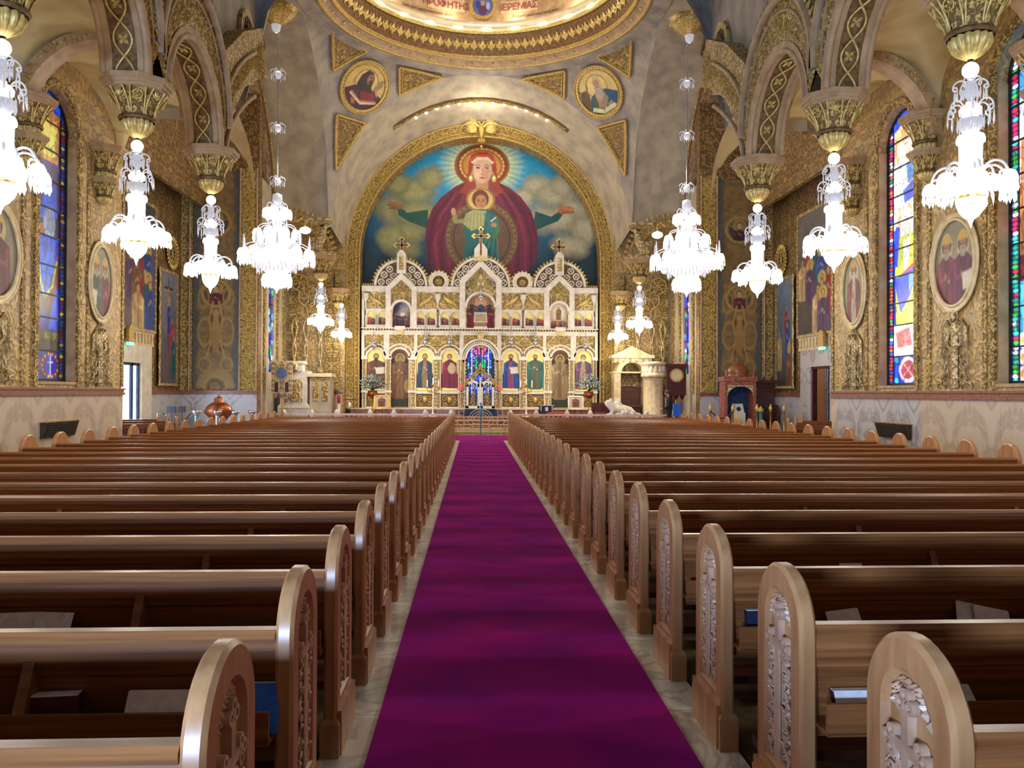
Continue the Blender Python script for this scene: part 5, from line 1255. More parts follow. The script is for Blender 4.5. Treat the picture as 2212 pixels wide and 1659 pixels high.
def cross(c, w, ytop, ybot, label_px):
    cb = B(); X = IX(c); zt, zb = IZ(ytop), IZ(ybot); zc = zt-(w+2)/53.1; t = .05; yd0, yd1 = YF-.12, YF-.02
    cb.box(X-t, X+t, yd0, yd1, zb, zt-.05); cb.box(X-w/53.1+.05, X+w/53.1-.05, yd0, yd1, zc-t, zc+t)
    for dx, dz in ((0, 1), (1, 0), (-1, 0)):
        ex, ez = X+dx*(w-2)/53.1, (zc if dx else zt-.07)
        for ox, oz in ((dx*.055, dz*.055), (dz*.06, dx*.06), (-dz*.06, -dx*.06)): cb.archband(ex+ox, ez+oz, .001, .05, 0, 2*pi, yd0, yd1, 10)
    o = cb.build('cross', M['gold_bright'], ic)
    il = B(); il.box(X-t*.5, X+t*.5, yd0-.012, yd0, zb, zt-.06); il.box(X-w/53.1+.06, X+w/53.1-.06, yd0-.012, yd0, zc-t*.5, zc+t*.5); il.build('cross_inlay', M['maroon'], o)
for c in (868.5, 2076-868.5):
    wb.box(IX(c-9.5), IX(c+9.5), YF-.34, YF+.2, IZ(596), IZ(554)); wb.prism([(IX(c-9.5), IZ(554)), (IX(c+9.5), IZ(554)), (IX(c+3), IZ(546)), (IX(c-3), IZ(546))], YF-.34, YF+.2)
    gp.box(IX(c-4.5), IX(c+4.5), YF-.36, YF, IZ(588), IZ(560)); 
    for k in range(4): gb.ball((IX(c), YF-.36, IZ(563+k*7)), .05, 6, 4)
wb.box(IX(1024), IX(1052), YF-.42, YF+.2, IZ(568), IZ(543)); wb.prism([(IX(1024), IZ(543)), (IX(1052), IZ(543)), (IX(1043), IZ(531)), (IX(1033), IZ(531))], YF-.42, YF+.2)
gb.box(IX(1026), IX(1050), YF-.44, YF-.4, IZ(568), IZ(560))
cross(868.5, 14.5, 517, 551, 0); cross(2076-868.5, 14.5, 517, 551, 0)
YF0 = YF; YF = IY-.36; cross(1038, 16.5, 497, 556, 0); YF = YF0
for x0, x1 in piers:
    scatter(x0, x1, 780, 881, 46, YF-.15, (.02,.045))
for cx, r in ((814.5,19),(919,18),(972,18),(865.5,18.5)):
    for k in range(26):
        a = random.uniform(0, pi); q = random.uniform(r+4, r+8); th = random.uniform(0, pi)
        for c in (cx, 2076-cx): lf.leaf(V3((IX(c+q*cos(a)), YF-.11, IZ(775-q*sin(a)))), V3((0,-1,0)), V3((cos(th),0,sin(th))), .05, .018, .025)
flush(wb, 'cross_pedestal', M['white'], ic); flush(gp, 'pedestal_panel', M['relief_pale'], ic); flush(gb, 'pedestal_ornament', M['gold_bright'], ic); tag(lf.build('gilt_leaves', M['gold_bright'], ic), kind='stuff')
# --- icons
def icon(name, cx, hw, y0, y1, Y, fn, step=.9, label=None):
    o = picture(name, cx-hw, cx+hw, y0, y1, step, on_y(Y), fn, archmask(cx, hw, y0, y1), parent=ic)
    if label: o['label'] = label
    return o
GB = (252,236,150)
def saint(cx, y0, y1, **k):
    def f(A): A.c[:] = lin(*GB); A.tex(6, .12, 3); figure(A, cx, y0+11, (y1-y0)-14, **k)
    return f
icon('icon', 814.5, 18.5, 756, 845, YF-.03, saint(814.5, 756, 845, robe=(104,64,52), beard=True, w=.27, head=.17, halo=None, hold='book'), label='icon of a dark robed bearded saint')
icon('icon', 919, 17.5, 756, 845, YF-.03, saint(919, 756, 845, robe=(24,56,92), under=(150,120,60), beard=(120,100,80), seated=True, head=.16, halo=None), label='icon of a seated saint in deep blue')
icon('icon', 972, 17.5, 756, 845, YF-.03, saint(972, 756, 845, robe=(128,34,66), under=(110,24,54), seated=True, hold='child', head=.15, halo=None), label='icon of a mother in crimson holding a child')
icon('icon', 1104, 17.5, 756, 845, YF-.03, saint(1104, 756, 845, robe=(30,70,150), under=(150,60,90), seated=True, hold='book', beard=True, head=.15, halo=None), label='icon of a seated figure in blue and rose with an open book')
icon('icon', 1157, 17.5, 756, 845, YF-.03, saint(1157, 756, 845, robe=(34,96,84), under=(90,80,50), beard=True, hold='staff', head=.14, w=.24, halo=None), label='icon of a standing saint in green')
icon('icon', 1261.5, 18.5, 756, 845, YF-.03, saint(1261.5, 756, 845, robe=(110,76,110), under=(180,150,120), beard=(220,210,200), w=.24, head=.16, halo=None), label='icon of a white bearded saint in mauve')
def darkdoor(cx, robe, hold):
    def f(A):
        A.c[:] = lin(54,28,38); A.tex(5, .7, 5)
        for k in range(9): a = pi*k/8; A.ell(cx-15*cos(a), 774-15*sin(a), 2.6, 2.6, (170,110,70))
        A.poly([(cx-18,865),(cx+18,865),(cx+18,884),(cx-18,884)], (58,66,40)); figure(A, cx, 770, 94, robe=robe, under=(150,110,60), halo=(206,176,90), hold=hold, w=.2)
        A.tex(2.5, .7, 6); A.c *= .62
    return f
icon('icon_door', 865.5, 18, 756, 880, YF-.03, darkdoor(865.5, (130,80,50), 'shield'), label='dark door icon of an armoured saint with a shield')
icon('icon_door', 1210.5, 18, 756, 880, YF-.03, darkdoor(1210.5, (176,150,100), 'staff'), label='dark door icon of a saint in pale patterned vestments')
rb = [(170,60,60),(120,30,40),(180,70,70),(60,60,60),(70,50,120),(180,120,60),(120,50,80),(150,60,50),(170,90,90),(120,40,70),(140,60,60),(170,100,60)]
k = 0
for m in (0, 1):
    for cx, r in UP:
        c = 2076-cx if m else cx
        def f(A, c=c, k=k):
            A.c[:] = lin(*GB)
            for j in range(4): figure(A, c-5+j*3.4, 686+(j*5 % 4), 18, robe=rb[(k+j*2) % 12], halo=None, w=.16, face=False)
            A.tex(3, .3, k); A.poly([(c-9,701),(c+9,701),(c+9,705),(c-9,705)], (110,90,60))
        icon('small_icon', c, r-.2, 675, 705, YF+.01, f, .7); k += 1
def supper(A):
    A.c[:] = lin(170,128,96); A.ell(1038, 655, 24, 26, (206,160,120), soft=20); A.ringe(1038, 655, 20, 20, 1.2, (150,100,70)); A.ringe(1038, 655, 15, 15, 1, (150,100,70))
    for q in (-1, 1):
        figure(A, 1038+q*23, 662, 48, robe=(130,24,44), halo=None, w=.2)
        for j in range(3): figure(A, 1038+q*(9+j*5), 660-j*2, 22, robe=((70,60,90),(120,70,60),(60,40,50))[j], halo=None, w=.2, face=False)
    figure(A, 1038, 656, 24, robe=(60,60,110), halo=(240,220,160), w=.24); A.poly([(1025,676),(1051,676),(1053,698),(1023,698)], (214,200,176)); A.poly([(1027,680),(1049,680),(1050,695),(1026,695)], (176,156,130)); A.tex(4, .3, 2)
icon('icon', 1038, 28.5, 638, 710, YF-.075, supper, label='central upper icon of figures gathered round an altar table')
def nativ(A):
    A.c[:] = lin(60,52,78); A.poly([(872,655),(886,660),(884,690),(866,690),(860,680)], (150,150,150), soft=8); A.tex(8, .9, 3)
    for j in range(5): figure(A, 856+j*6, 680+(j*7 % 5), 26, robe=((110,50,60),(40,36,70),(90,40,60),(50,50,80),(120,70,60))[j], halo=None, w=.22, face=False)
    A.ell(871, 682, 5, 4, (220,206,170)); A.tex(4, .4, 2)
icon('icon', 868.5, 18, 656, 711, YF-.075, nativ, label='dark night scene icon under the left gable')
def ascend(A):
    A.c[:] = lin(190,180,160); A.ell(1207, 676, 14, 16, (236,226,196), soft=10); figure(A, 1207, 664, 28, robe=(150,110,80), halo=None)
    for j in range(5): figure(A, 1195+j*6, 691, 20, robe=((150,80,60),(120,60,50),(180,120,80),(110,60,60),(160,110,80))[j], halo=None, w=.24, face=False)
    A.tex(4, .3, 2)
icon('icon', 1207.5, 18, 656, 711, YF-.075, ascend, label='pale icon of a rising figure under the right gable')
# royal doorway: blue stained window seen through the arch
def blue_win(A):
    A.c[:] = lin(3,3,8); rnd = random.Random(5)
    for x in range(1012, 1066, 6):
        for y in range(744, 850, 5):
            c = rnd.choice([(20,30,220),(20,20,160),(40,90,240),(10,10,60),(60,160,250),(30,30,200),(10,8,40)])
            if abs(x-1038) < 16 and y < 774: c = rnd.choice([(200,30,80),(230,60,110),(60,30,180),(220,90,140)])
            if abs(x-1038) < 12 and 774 < y < 795: c = (10,10,14) if abs(x-1037) < 5 else (20,150,90)
            if 795 < y < 806: c = (14,16,40)
            A.ell(x+rnd.uniform(-1.5,1.5), y, 2.1, 2.4, c)
            if rnd.random() < .25: A.ell(x, y+2, 1, 1, (200,230,255))
    for x in (1020, 1056): A.line([(x,752),(x,850)], 1.6, (180,200,255))
rw = empty('stained_window', (0,0,0), 'blue and red stained glass window glimpsed through the royal doorway', 'window')
picture('glass', 1006, 1070, 742, 884, .8, lambda x, y: ((x-1038)/53.1*1.015, np.full(len(x), 33.5), 1.62+(847.2-y)/53.0*1.01), blue_win, archmask(1038, 31, 745, 850), 'glass', rw)
ic_body_cut = [(784,1007),(1069,1292)]
b = B()
for a, c in ic_body_cut: b.box(IX(a), IX(c), YF+.02, YF+.25, .95, IZ(716))
b.box(IX(1007), IX(1069), YF+.02, YF+.25, IZ(745), IZ(716)); b.box(IX(784), IX(1292), YF+.05, YF+.25, IZ(716), IZ(622)); b.build('screen_body', M['cream'], ic)
# royal doors (openwork leaves)
rdn = empty('royal_doors', (0, IY-.28, .95), 'pair of low white and gold pierced royal doors with scrolled top', 'door'); 
for q in (-1, 1):
    f_ = B(); x0, x1 = q*.02, q*.56
    a_, c_ = sorted((x0, x1)); f_.box(a_, c_, -.03, .03, 0, .1).box(a_, a_+.09, -.03, .03, 0, 1.0).box(c_-.09, c_, -.03, .03, 0, 1.0)
    f_.archband((a_+c_)/2, .86, .17, .27, 0, pi, -.03, .03, 14); lf_ = f_.build('door_leaf', M['white'], rdn)
    g = B(); 
    for k in range(5): g.archband((a_+c_)/2, .22+k*.17, .05, .075, 0, 2*pi, -.02, .02, 12); g.ball(((a_+c_)/2, 0, .135+k*.17), .03, 6, 4)
    for k in range(12): an = random.uniform(0, pi); g.leaf(V3(((a_+c_)/2+random.uniform(-.12,.12), -.02, random.uniform(.15,.95))), V3((0,-1,0)), V3((cos(an),0,sin(an))), .06, .02, .02)
    tops = [(x1, 1.0), (x1*.92, 1.12), (x1*.75, 1.2), (x1*.6, 1.28), (x1*.45, 1.34), (x1*.25, 1.5), (0, 1.62)]
    g.tube([(x, 0, z) for x, z in tops], .05, 6)
    for x, z in tops: g.leaf(V3((x, -.03, z+.02)), V3((0,-1,0)), V3((q*.5,0,.85)).normalized(), .12, .06, .06)
    g.tube([(x*.85, 0, z-.14) for x, z in tops], .035, 6)
    g.build('pierced_panel', M['gold'], rdn)
B().box(-.035, .035, -.06, .03, 0, 1.25).box(-.02, .02, -.05, .02, 1.6, 1.82).box(-.07, .07, -.05, .02, 1.70, 1.74).build('centre_post', M['white'], rdn)
# red votive lamps beside the doors
for q, nm in ((-1, 'left'), (1, 'right')):
    v = empty('votive_lamp', (q*.76, IY-.3, IZ(845)), 'small red votive lamp %s of the royal doors' % nm, 'lamp', 'red votive lamps')
    B().lathe([(.03, .04), (.045, .07), (.05, .2), (.04, .24)], 10).build('red_glass', mat('red_glass_'+nm, lin(190,20,40), None, rough=.2, emit=(1,.05,.08), es=.8), v)
    B().lathe([(.07, 0), (.05, -.04), (.02, -.08)], 8).box(-.01, .01, 0, .16, -.03, 0).build('holder', M['brass'], v)
# silver oil lamps hanging on chains before the screen
for k, (px, py, py2) in enumerate(((813,726,750),(921,712,742),(973,712,742),(1103,712,742),(1155,712,742),(1263,726,750),(1038,620,645))):
    X = IX(px); o = empty('hanging_oil_lamp', (X, IY-.55, IZ(py2)), 'silver oil lamp hanging before the altar screen, %s' % (('%s from the left' % ORD[k]) if k < 6 else 'high in the centre'), 'lamp', 'silver oil lamps')
    B().lathe([(.01, -.2), (.03, -.14), (.1, -.04), (.11, .05), (.07, .1), (.09, .14)], 10).build('bowl', M['silver'], o)
    c_ = B(); L_ = (py2-py)/53.0+.1
    for q in range(3): a = q*2*pi/3; c_.tube([(.09*cos(a), .09*sin(a), .12), (0, 0, L_)], .008, 4)
    c_.tube([(0, 0, L_), (0, .3, L_+.02)], .012, 4); c_.build('chains', M['silver'], o)
point_light('altar_screen_fill_left', (-2.6, 30.6, 2.6), 90, (1,.88,.66), .2); point_light('altar_screen_fill_right', (2.6, 30.6, 2.6), 90, (1,.88,.66), .2); point_light('apse_fill', (0, 29.2, 9.4), 200, (1, .93, .8), .6)  # unseen fill lights added to brighten the altar screen and apse
picture('roundel_painting', -20, 20, -20, 20, 1.3, lambda x, y: (x/20*.38, np.full(len(x), 4.63), 15.46-y/20*.38), DOME_ROUNDEL, lambda x, y: np.hypot(x, y) < 19.5, parent=dm)
# ================================================================ pendentive roundels and triangles
SC = V3((0, YC, ZS)); SR = RC*sqrt(2)
def tangent(p):
    n = (SC-p).normalized(); u = n.cross(V3((0,0,1))).normalized(); v = n.cross(u)
    if u.x < 0: u = -u
    if v.z > 0: v = -v
    return n, u, v
def evangelist_l(A):
    A.c[:] = lin(206,176,100); A.ell(0, -12, 34, 34, (222,190,110)); A.ringe(0, -14, 33, 33, 2, (170,130,60))
    A.poly([(-58,16),(-30,0),(30,2),(62,20),(50,62),(-50,62)], (66,26,52)); A.poly([(-50,22),(-12,8),(-16,60),(-50,60)], (92,24,50)); A.poly([(-12,4),(30,2),(44,34),(6,46)], (130,30,44))
    A.poly([(-20,-30),(-4,-46),(12,-42),(20,-28),(18,-6),(26,10),(-26,12),(-26,-8)], (50,34,30)); A.ell(8, -24, 9, 14, (150,104,76)); A.ell(12, -16, 6, 7, (70,40,30)); A.ell(10,-28,3,1.5,(40,24,20))
    A.poly([(-34,16),(0,36),(46,28),(50,34),(2,46),(-38,24)], (226,206,160)); A.line([(-36,18),(2,38),(48,30)], 2.5, (160,60,40))
    A.poly([(26,-2),(34,-24),(52,-34),(50,-14),(34,6)], (150,130,90)); A.poly([(-40,-14),(-30,-30),(-32,-6),(-38,2)], (160,140,90)); A.line([(42,12),(36,2)], 6, (180,140,100)); A.line([(-26,36),(-22,46)], 5, (176,126,90)); A.line([(-20,34),(-16,46)], 4, (176,126,90)); A.tex(14, .4, 2); A.tex(4, .3, 3)
def evangelist_r(A):
    A.c[:] = lin(210,184,112); A.ell(0, -14, 32, 32, (222,196,120)); A.ringe(0, -16, 31, 31, 2, (176,140,70))
    A.poly([(-40,40),(-26,8),(-4,-4),(24,-6),(56,8),(60,60),(-40,60)], (24,74,110)); A.poly([(-30,26),(-14,6),(0,4),(-6,60),(-30,60)], (40,86,60)); A.poly([(-8,-8),(14,-10),(24,20),(10,44),(-12,40)], (150,124,100))
    A.ell(4, -26, 13, 17, (190,170,130)); A.ell(2, -22, 9, 13, (190,136,104)); A.poly([(-8,-14),(12,-14),(14,10),(0,26),(-12,8)], (176,160,140)); A.ell(-2,-24,2,1.2,(40,26,20)); A.ell(6,-24,2,1.2,(40,26,20)); A.line([(-2,-14),(6,-14)], 2, (150,80,70))
    A.poly([(-56,-2),(-50,-12),(-34,-12),(-28,0),(-30,16),(-36,40),(-56,44)], (96,66,44)); A.line([(-54,-8),(-58,-18),(-54,-24)], 3, (60,40,30)); A.line([(-34,-12),(-28,-18),(-30,-26)], 3, (60,40,30)); A.ell(-46,-2,2,2,(20,14,10))
    A.poly([(-28,36),(0,46),(36,34),(44,44),(2,58),(-36,46)], (206,206,150)); A.line([(2,46),(2,57)], 2, (80,80,60)); A.line([(-10,8),(-6,28)], 6, (190,130,100)); A.line([(30,30),(20,36)], 5, (190,140,104)); A.tex(14, .35, 2); A.tex(4, .3, 3)
for s, fn, lab in ((-1, evangelist_l, 'round medallion painting of a dark haired man in crimson, left of the dome'), (1, evangelist_r, 'round medallion painting of a bearded man in blue, right of the dome')):
    p = V3((4.27*s, 29.13, 12.55)); p = SC+(p-SC).normalized()*(SR-.12); n, u, v = tangent(p); e = empty('medallion', (0,0,0), lab, 'medallion'); R_ = .96
    picture('painting', -60, 60, -60, 60, 1.6, lambda x, y: tuple(p[i]+u[i]*x/60*.82+v[i]*y/60*.82 for i in range(3)), fn, lambda x, y: np.hypot(x, y) < 59, parent=e)
    b = B(); N_ = 36
    for ra, rb_, za, zb in ((.80,.84,.02,.05),(.84,.93,.03,.03),(.93,.99,.06,.0),):
        b.strip([p+(u*cos(2*pi*k/N_)+v*sin(2*pi*k/N_))*ra+n*za for k in range(N_)], [p+(u*cos(2*pi*k/N_)+v*sin(2*pi*k/N_))*rb_+n*zb for k in range(N_)], closed=True)
    b.tube([p+(u*cos(2*pi*k/N_)+v*sin(2*pi*k/N_))*.955+n*.03 for k in range(N_+1)], .035, 6); b.tube([p+(u*cos(2*pi*k/N_)+v*sin(2*pi*k/N_))*.82+n*.03 for k in range(N_+1)], .02, 6)
    b.build('gilt_rim', M['gold'], e)
    l = B()
    for k in range(48): a = 2*pi*k/48; d = u*cos(a)+v*sin(a); l.leaf(p+d*.885+n*.035, n, d, .035, .02, .02)
    l.build('rim_beads', M['gold_bright'], e)
TR = [((-4.99,26.7,13.53),(-4.06,28.21,13.46),(-5.17,27.96,12.66)),((-3.0,29.19,13.3),(-1.48,29.92,13.25),(-3.07,29.93,12.56)),((-5.24,29.06,11.51),(-4.33,29.9,11.48),(-5.38,29.9,9.72))]
for s, nm in ((1, 'left'), (-1, 'right')):
    for tri, wh in zip(TR, ('upper', 'inner', 'lower')):
        pts = [V3((q[0]*s, q[1], q[2])) for q in tri]; pts = [SC+(q-SC).normalized()*(SR-.06) for q in pts]
        e = empty('triangular_ornament', (0,0,0), '%s gilt triangular relief panel beside the %s dome medallion' % (wh, nm), 'ornament panel', 'gilt triangles')
        b = B(); N_ = 6; g = {}
        V = []; F = []
        for i in range(N_+1):
            for j in range(N_+1-i):
                q = pts[0]*(1-(i+j)/N_)+pts[1]*(i/N_)+pts[2]*(j/N_); g[(i, j)] = len(V); V.append(SC+(q-SC).normalized()*(SR-.07))
        for i in range(N_):
            for j in range(N_-i):
                F.append((g[i, j], g[i+1, j], g[i, j+1]))
                if i+j < N_-1: F.append((g[i+1, j], g[i+1, j+1], g[i, j+1]))
        b.add(V, F); b.build('panel', M['gold_dark'], e)
        r = B()
        for a_ in range(3):
            A_, B_ = pts[a_], pts[(a_+1) % 3]; r.tube([SC+((A_*(1-k/8)+B_*k/8)-SC).normalized()*(SR-.09) for k in range(9)], .055, 6)
        cen = (pts[0]+pts[1]+pts[2])/3
        for a_ in range(3):
            A_, B_ = cen+(pts[a_]-cen)*.82, cen+(pts[(a_+1) % 3]-cen)*.82; r.tube([SC+((A_*(1-k/8)+B_*k/8)-SC).normalized()*(SR-.09) for k in range(9)], .022, 5)
        r.build('border', M['gold'], e); l = B()
        for k in range(70):
            a_, b_ = random.random(), random.random()
            if a_+b_ > 1: a_, b_ = 1-a_, 1-b_
            q = pts[0]*(1-a_-b_)+pts[1]*a_+pts[2]*b_; q = cen+(q-cen)*.8; q = SC+(q-SC).normalized()*(SR-.075); n, u, v = tangent(q); an = random.uniform(0, pi)
            l.leaf(q, n, u*cos(an)+v*sin(an), random.uniform(.05,.1), .025, .035)
        tag(l.build('scrolls', M['gold_bright'], e), kind='stuff')
# ================================================================ stained glass of the nave
def leads(A, n, seed, x0, x1, y0, y1, dark=(8,8,16), w=1.1, jit=.5, stretch=.5):
    r = np.random.default_rng(seed); px, py = r.uniform(x0, x1, n), r.uniform(y0, y1, n); val = r.uniform(1-jit, 1+jit, n)
    d1 = np.full(len(A.x), 1e9); d2 = d1.copy(); k1 = np.zeros(len(A.x), int)
    for i in range(n):
        d = np.hypot(A.x-px[i], (A.y-py[i])*stretch); m = d < d1; d2 = np.where(m, d1, np.minimum(d2, d)); k1 = np.where(m, i, k1); d1 = np.minimum(d1, d)
    A.c *= val[k1][:, None]; A.mix(np.clip((w-(d2-d1))/w, 0, 1)*.9, dark)
def border(A, sgn, cols, seed, w=9, x=52):
    r = random.Random(seed); A.poly([(sgn*(x-w),0),(sgn*64,0),(sgn*64,584),(sgn*(x-w),584)], (16,18,60))
    for k in range(74): A.ell(sgn*x+r.uniform(-1,1), 4+k*8, w*.62, 3.2, r.choice(cols)); 
def win_right1(A):
    A.c[:] = lin(40,50,150); A.poly([(-64,0),(64,0),(64,50),(-64,50)], (40,70,200)); A.poly([(-40,40),(0,22),(44,40),(46,110),(-40,110)], (250,180,120)); A.poly([(-30,70),(30,60),(40,150),(-34,160)], (255,220,200))
    A.poly([(-44,110),(44,100),(46,200),(-44,210)], (236,240,255)); A.poly([(0,120),(34,110),(30,150),(4,160)], (40,130,230)); A.poly([(-10,170),(40,150),(36,190),(-6,200)], (40,70,220))
    A.poly([(-44,205),(46,200),(46,260),(-44,270)], (255,214,180)); A.ell(4, 250, 22, 40, (255,246,236)); A.poly([(-40,270),(44,262),(46,460),(-34,470)], (206,220,40))
    A.poly([(-42,240),(-20,246),(-30,330),(-44,330)], (30,70,240)); A.poly([(26,230),(46,236),(46,320),(30,300)], (20,60,240)); A.poly([(-10,280),(14,270),(6,330),(-6,350)], (250,240,255))
    A.poly([(-26,350),(44,320),(44,340),(-20,362)], (190,40,60)); A.poly([(-44,350),(-30,352),(46,336),(10,400),(-20,430)], (20,60,236)); A.poly([(10,350),(40,345),(10,390)], (120,180,255))
    A.poly([(-48,150),(-36,150),(-36,250),(-48,250)], (240,246,255)); A.poly([(-44,455),(46,452),(46,525),(-44,525)], (255,240,240)); A.poly([(-36,470),(10,462),(20,500),(-30,505)], (210,110,110))
    A.poly([(-64,522),(64,522),(64,584),(-64,584)], (20,60,210)); A.ell(6, 551, 30, 27, (250,230,240)); A.ell(6, 551, 23, 20, (176,20,60)); 
    for k in range(8): a = k*pi/4; A.line([(6,551),(6+20*cos(a),551+17*sin(a))], 3, (240,150,110) if k % 2 else (80,40,120))
    for q in ((-34,530),(44,530),(-34,574),(44,574)): A.ell(q[0], q[1], 7, 6, (40,190,210))
    border(A, -1, [(220,60,90),(40,160,90),(60,110,230),(240,240,255),(230,120,60),(200,60,60)], 1); border(A, 1, [(220,60,90),(40,160,90),(60,110,230),(240,240,255),(230,120,60)], 2)
    leads(A, 260, 3, -64, 64, 0, 584); 
def win_right2(A):
    A.c[:] = lin(46,60,170); A.poly([(-50,20),(50,20),(50,120),(-50,120)], (60,140,240)); A.ell(0, 60, 30, 40, (40,190,240)); A.poly([(-46,110),(46,110),(46,250),(-46,250)], (220,230,255)); A.poly([(-40,180),(44,170),(46,240),(-40,250)], (240,140,60))
    A.poly([(-46,250),(46,250),(46,390),(-46,390)], (180,110,60)); A.poly([(-30,280),(20,260),(10,380),(-30,390)], (150,50,70)); A.poly([(-46,370),(46,370),(46,420),(-46,420)], (90,24,30)); A.poly([(-46,415),(46,410),(46,500),(-46,500)], (60,180,240)); A.poly([(-20,430),(20,430),(30,490),(-10,490)], (220,240,255))
    A.poly([(-64,500),(64,500),(64,584),(-64,584)], (30,50,200)); 
    for y in (512,540,568):
        for x in (-34, 0, 34): A.ell(x, y, 15, 13, (255,230,210)); A.ell(x, y, 8, 7, (240,160,80))
    border(A, -1, [(20,160,120),(200,40,80),(60,200,190),(240,240,255),(60,190,60)], 5); border(A, 1, [(20,160,120),(200,40,80),(60,120,240),(240,140,60)], 6); leads(A, 260, 7, -64, 64, 0, 584)
def win_left(A):
    A.c[:] = lin(24,20,60); A.poly([(-64,0),(64,0),(64,45),(-64,45)], (20,70,220)); A.poly([(-40,40),(40,34),(44,150),(-34,150)], (236,150,50)); A.poly([(-30,70),(30,60),(20,130),(-24,130)], (246,216,90)); A.poly([(30,70),(62,60),(60,170),(34,140)], (30,70,230))
    A.poly([(-50,140),(46,140),(46,240),(-50,240)], (70,40,120)); A.poly([(-30,190),(10,180),(20,260),(-34,250)], (30,90,230)); A.ell(-8, 265, 20, 34, (150,160,190)); A.poly([(18,230),(44,226),(44,300),(24,300)], (80,130,200)); A.poly([(10,270),(30,270),(34,310),(12,310)], (200,110,50))
    A.poly([(-44,290),(30,296),(30,330),(-20,340),(-44,330)], (24,60,230)); A.poly([(-20,300),(34,300),(20,400),(0,420),(-34,330)], (30,100,240)); A.poly([(-64,300),(-40,320),(10,440),(40,470),(40,560),(-10,430),(-64,360)], (110,20,30))
    A.line([(-34,340),(-20,390),(4,415),(20,380),(30,320)], 6, (220,236,60)); A.poly([(-64,370),(-30,400),(0,500),(-64,520)], (24,70,240)); A.poly([(0,440),(16,446),(14,500),(-4,500)], (10,20,220)); A.poly([(24,330),(46,320),(46,470),(34,480)], (230,120,50)); 
    A.poly([(-64,480),(64,480),(64,524),(-64,524)], (80,66,44)); A.poly([(-40,484),(10,484),(10,498),(-40,498)], (130,130,50)); A.poly([(-64,520),(64,520),(64,584),(-64,584)], (20,70,170)); A.ell(-16, 551, 32, 27, (150,20,60)); A.ell(-16, 551, 20, 19, (20,30,230)); A.line([(-16,530),(-16,574)], 3, (220,220,255)); A.line([(-24,545),(-8,545)], 3, (220,220,255))
    for k in range(14): a = 2*pi*k/14; A.ell(-16+27*cos(a), 551+23*sin(a), 2.5, 2.5, (240,210,60))
    for q in ((38,530),(40,552),(38,574)): A.ell(q[0], q[1], 8, 7, (220,220,50))
    border(A, 1, [(30,60,150),(200,200,220),(20,90,120),(40,40,120)], 8); border(A, -1, [(30,60,150),(120,20,40),(20,90,120),(200,180,60)], 9); leads(A, 280, 10, -64, 64, 0, 584)
BARS = [0, 62, 118, 178, 235, 292, 350, 408, 455, 522, 584]
kwin = 0
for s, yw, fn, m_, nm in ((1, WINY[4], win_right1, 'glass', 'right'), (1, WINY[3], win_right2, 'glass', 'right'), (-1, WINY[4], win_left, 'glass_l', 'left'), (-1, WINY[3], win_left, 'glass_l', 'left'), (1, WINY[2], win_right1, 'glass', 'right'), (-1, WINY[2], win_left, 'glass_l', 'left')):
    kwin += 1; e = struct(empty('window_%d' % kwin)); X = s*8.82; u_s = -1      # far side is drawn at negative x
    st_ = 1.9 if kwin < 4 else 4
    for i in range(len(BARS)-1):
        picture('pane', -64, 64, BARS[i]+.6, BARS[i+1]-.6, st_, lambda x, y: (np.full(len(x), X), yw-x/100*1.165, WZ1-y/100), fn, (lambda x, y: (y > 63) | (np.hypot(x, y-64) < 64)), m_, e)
    b = B()
    for y in BARS[1:]:
        b.box(X-.025, X+.025, yw-.74, yw+.74, WZ1-y/100-.014, WZ1-y/100+.014)
    for q in (-.5, .5): b.box(X-.012, X+.012, yw+q-.008, yw+q+.008, WZ0, WZ1-.25)
    b.build('lead_bar', M['lead'], e)
    f_ = B().archband(yw, WZ1-.745, .7, .76, 0, pi, X-.04, X+.04, 18, axis='x')
    for q in (-1, 1): f_.box(X-.04, X+.04, *sorted((yw+q*.7, yw+q*.76)), WZ0, WZ1-.74)
    f_.box(X-.04, X+.04, yw-.74, yw+.74, WZ0, WZ0+.05); f_.build('window_frame', M['lead'], e)
for s in (-1, 1):   # narrow chapel windows
    kwin += 1; e = struct(empty('window_%d' % kwin)); X = 7.68*s
    def nar(A):
        A.c[:] = lin(30,30,110); r = random.Random(kwin)
        for k in range(60): A.ell(r.uniform(-40,40), r.uniform(0,370), 12, 9, r.choice([(20,40,220),(40,190,110),(230,240,255),(120,20,60),(60,150,220)]))
        leads(A, 60, 4, -40, 40, 0, 370)
    picture('pane', -40, 40, 0, 370, 4, lambda x, y: (np.full(len(x), X), 29.8-x/100, 6.0-y/100), nar, None, 'glass', e)
    B().box(X-.02, X+.02, 29.79, 29.81, 2.3, 6.0).box(X-.02, X+.02, 29.4, 30.2, 3.5, 3.53).box(X-.02, X+.02, 29.4, 30.2, 4.75, 4.78).build('lead_bar', M['lead'], e)
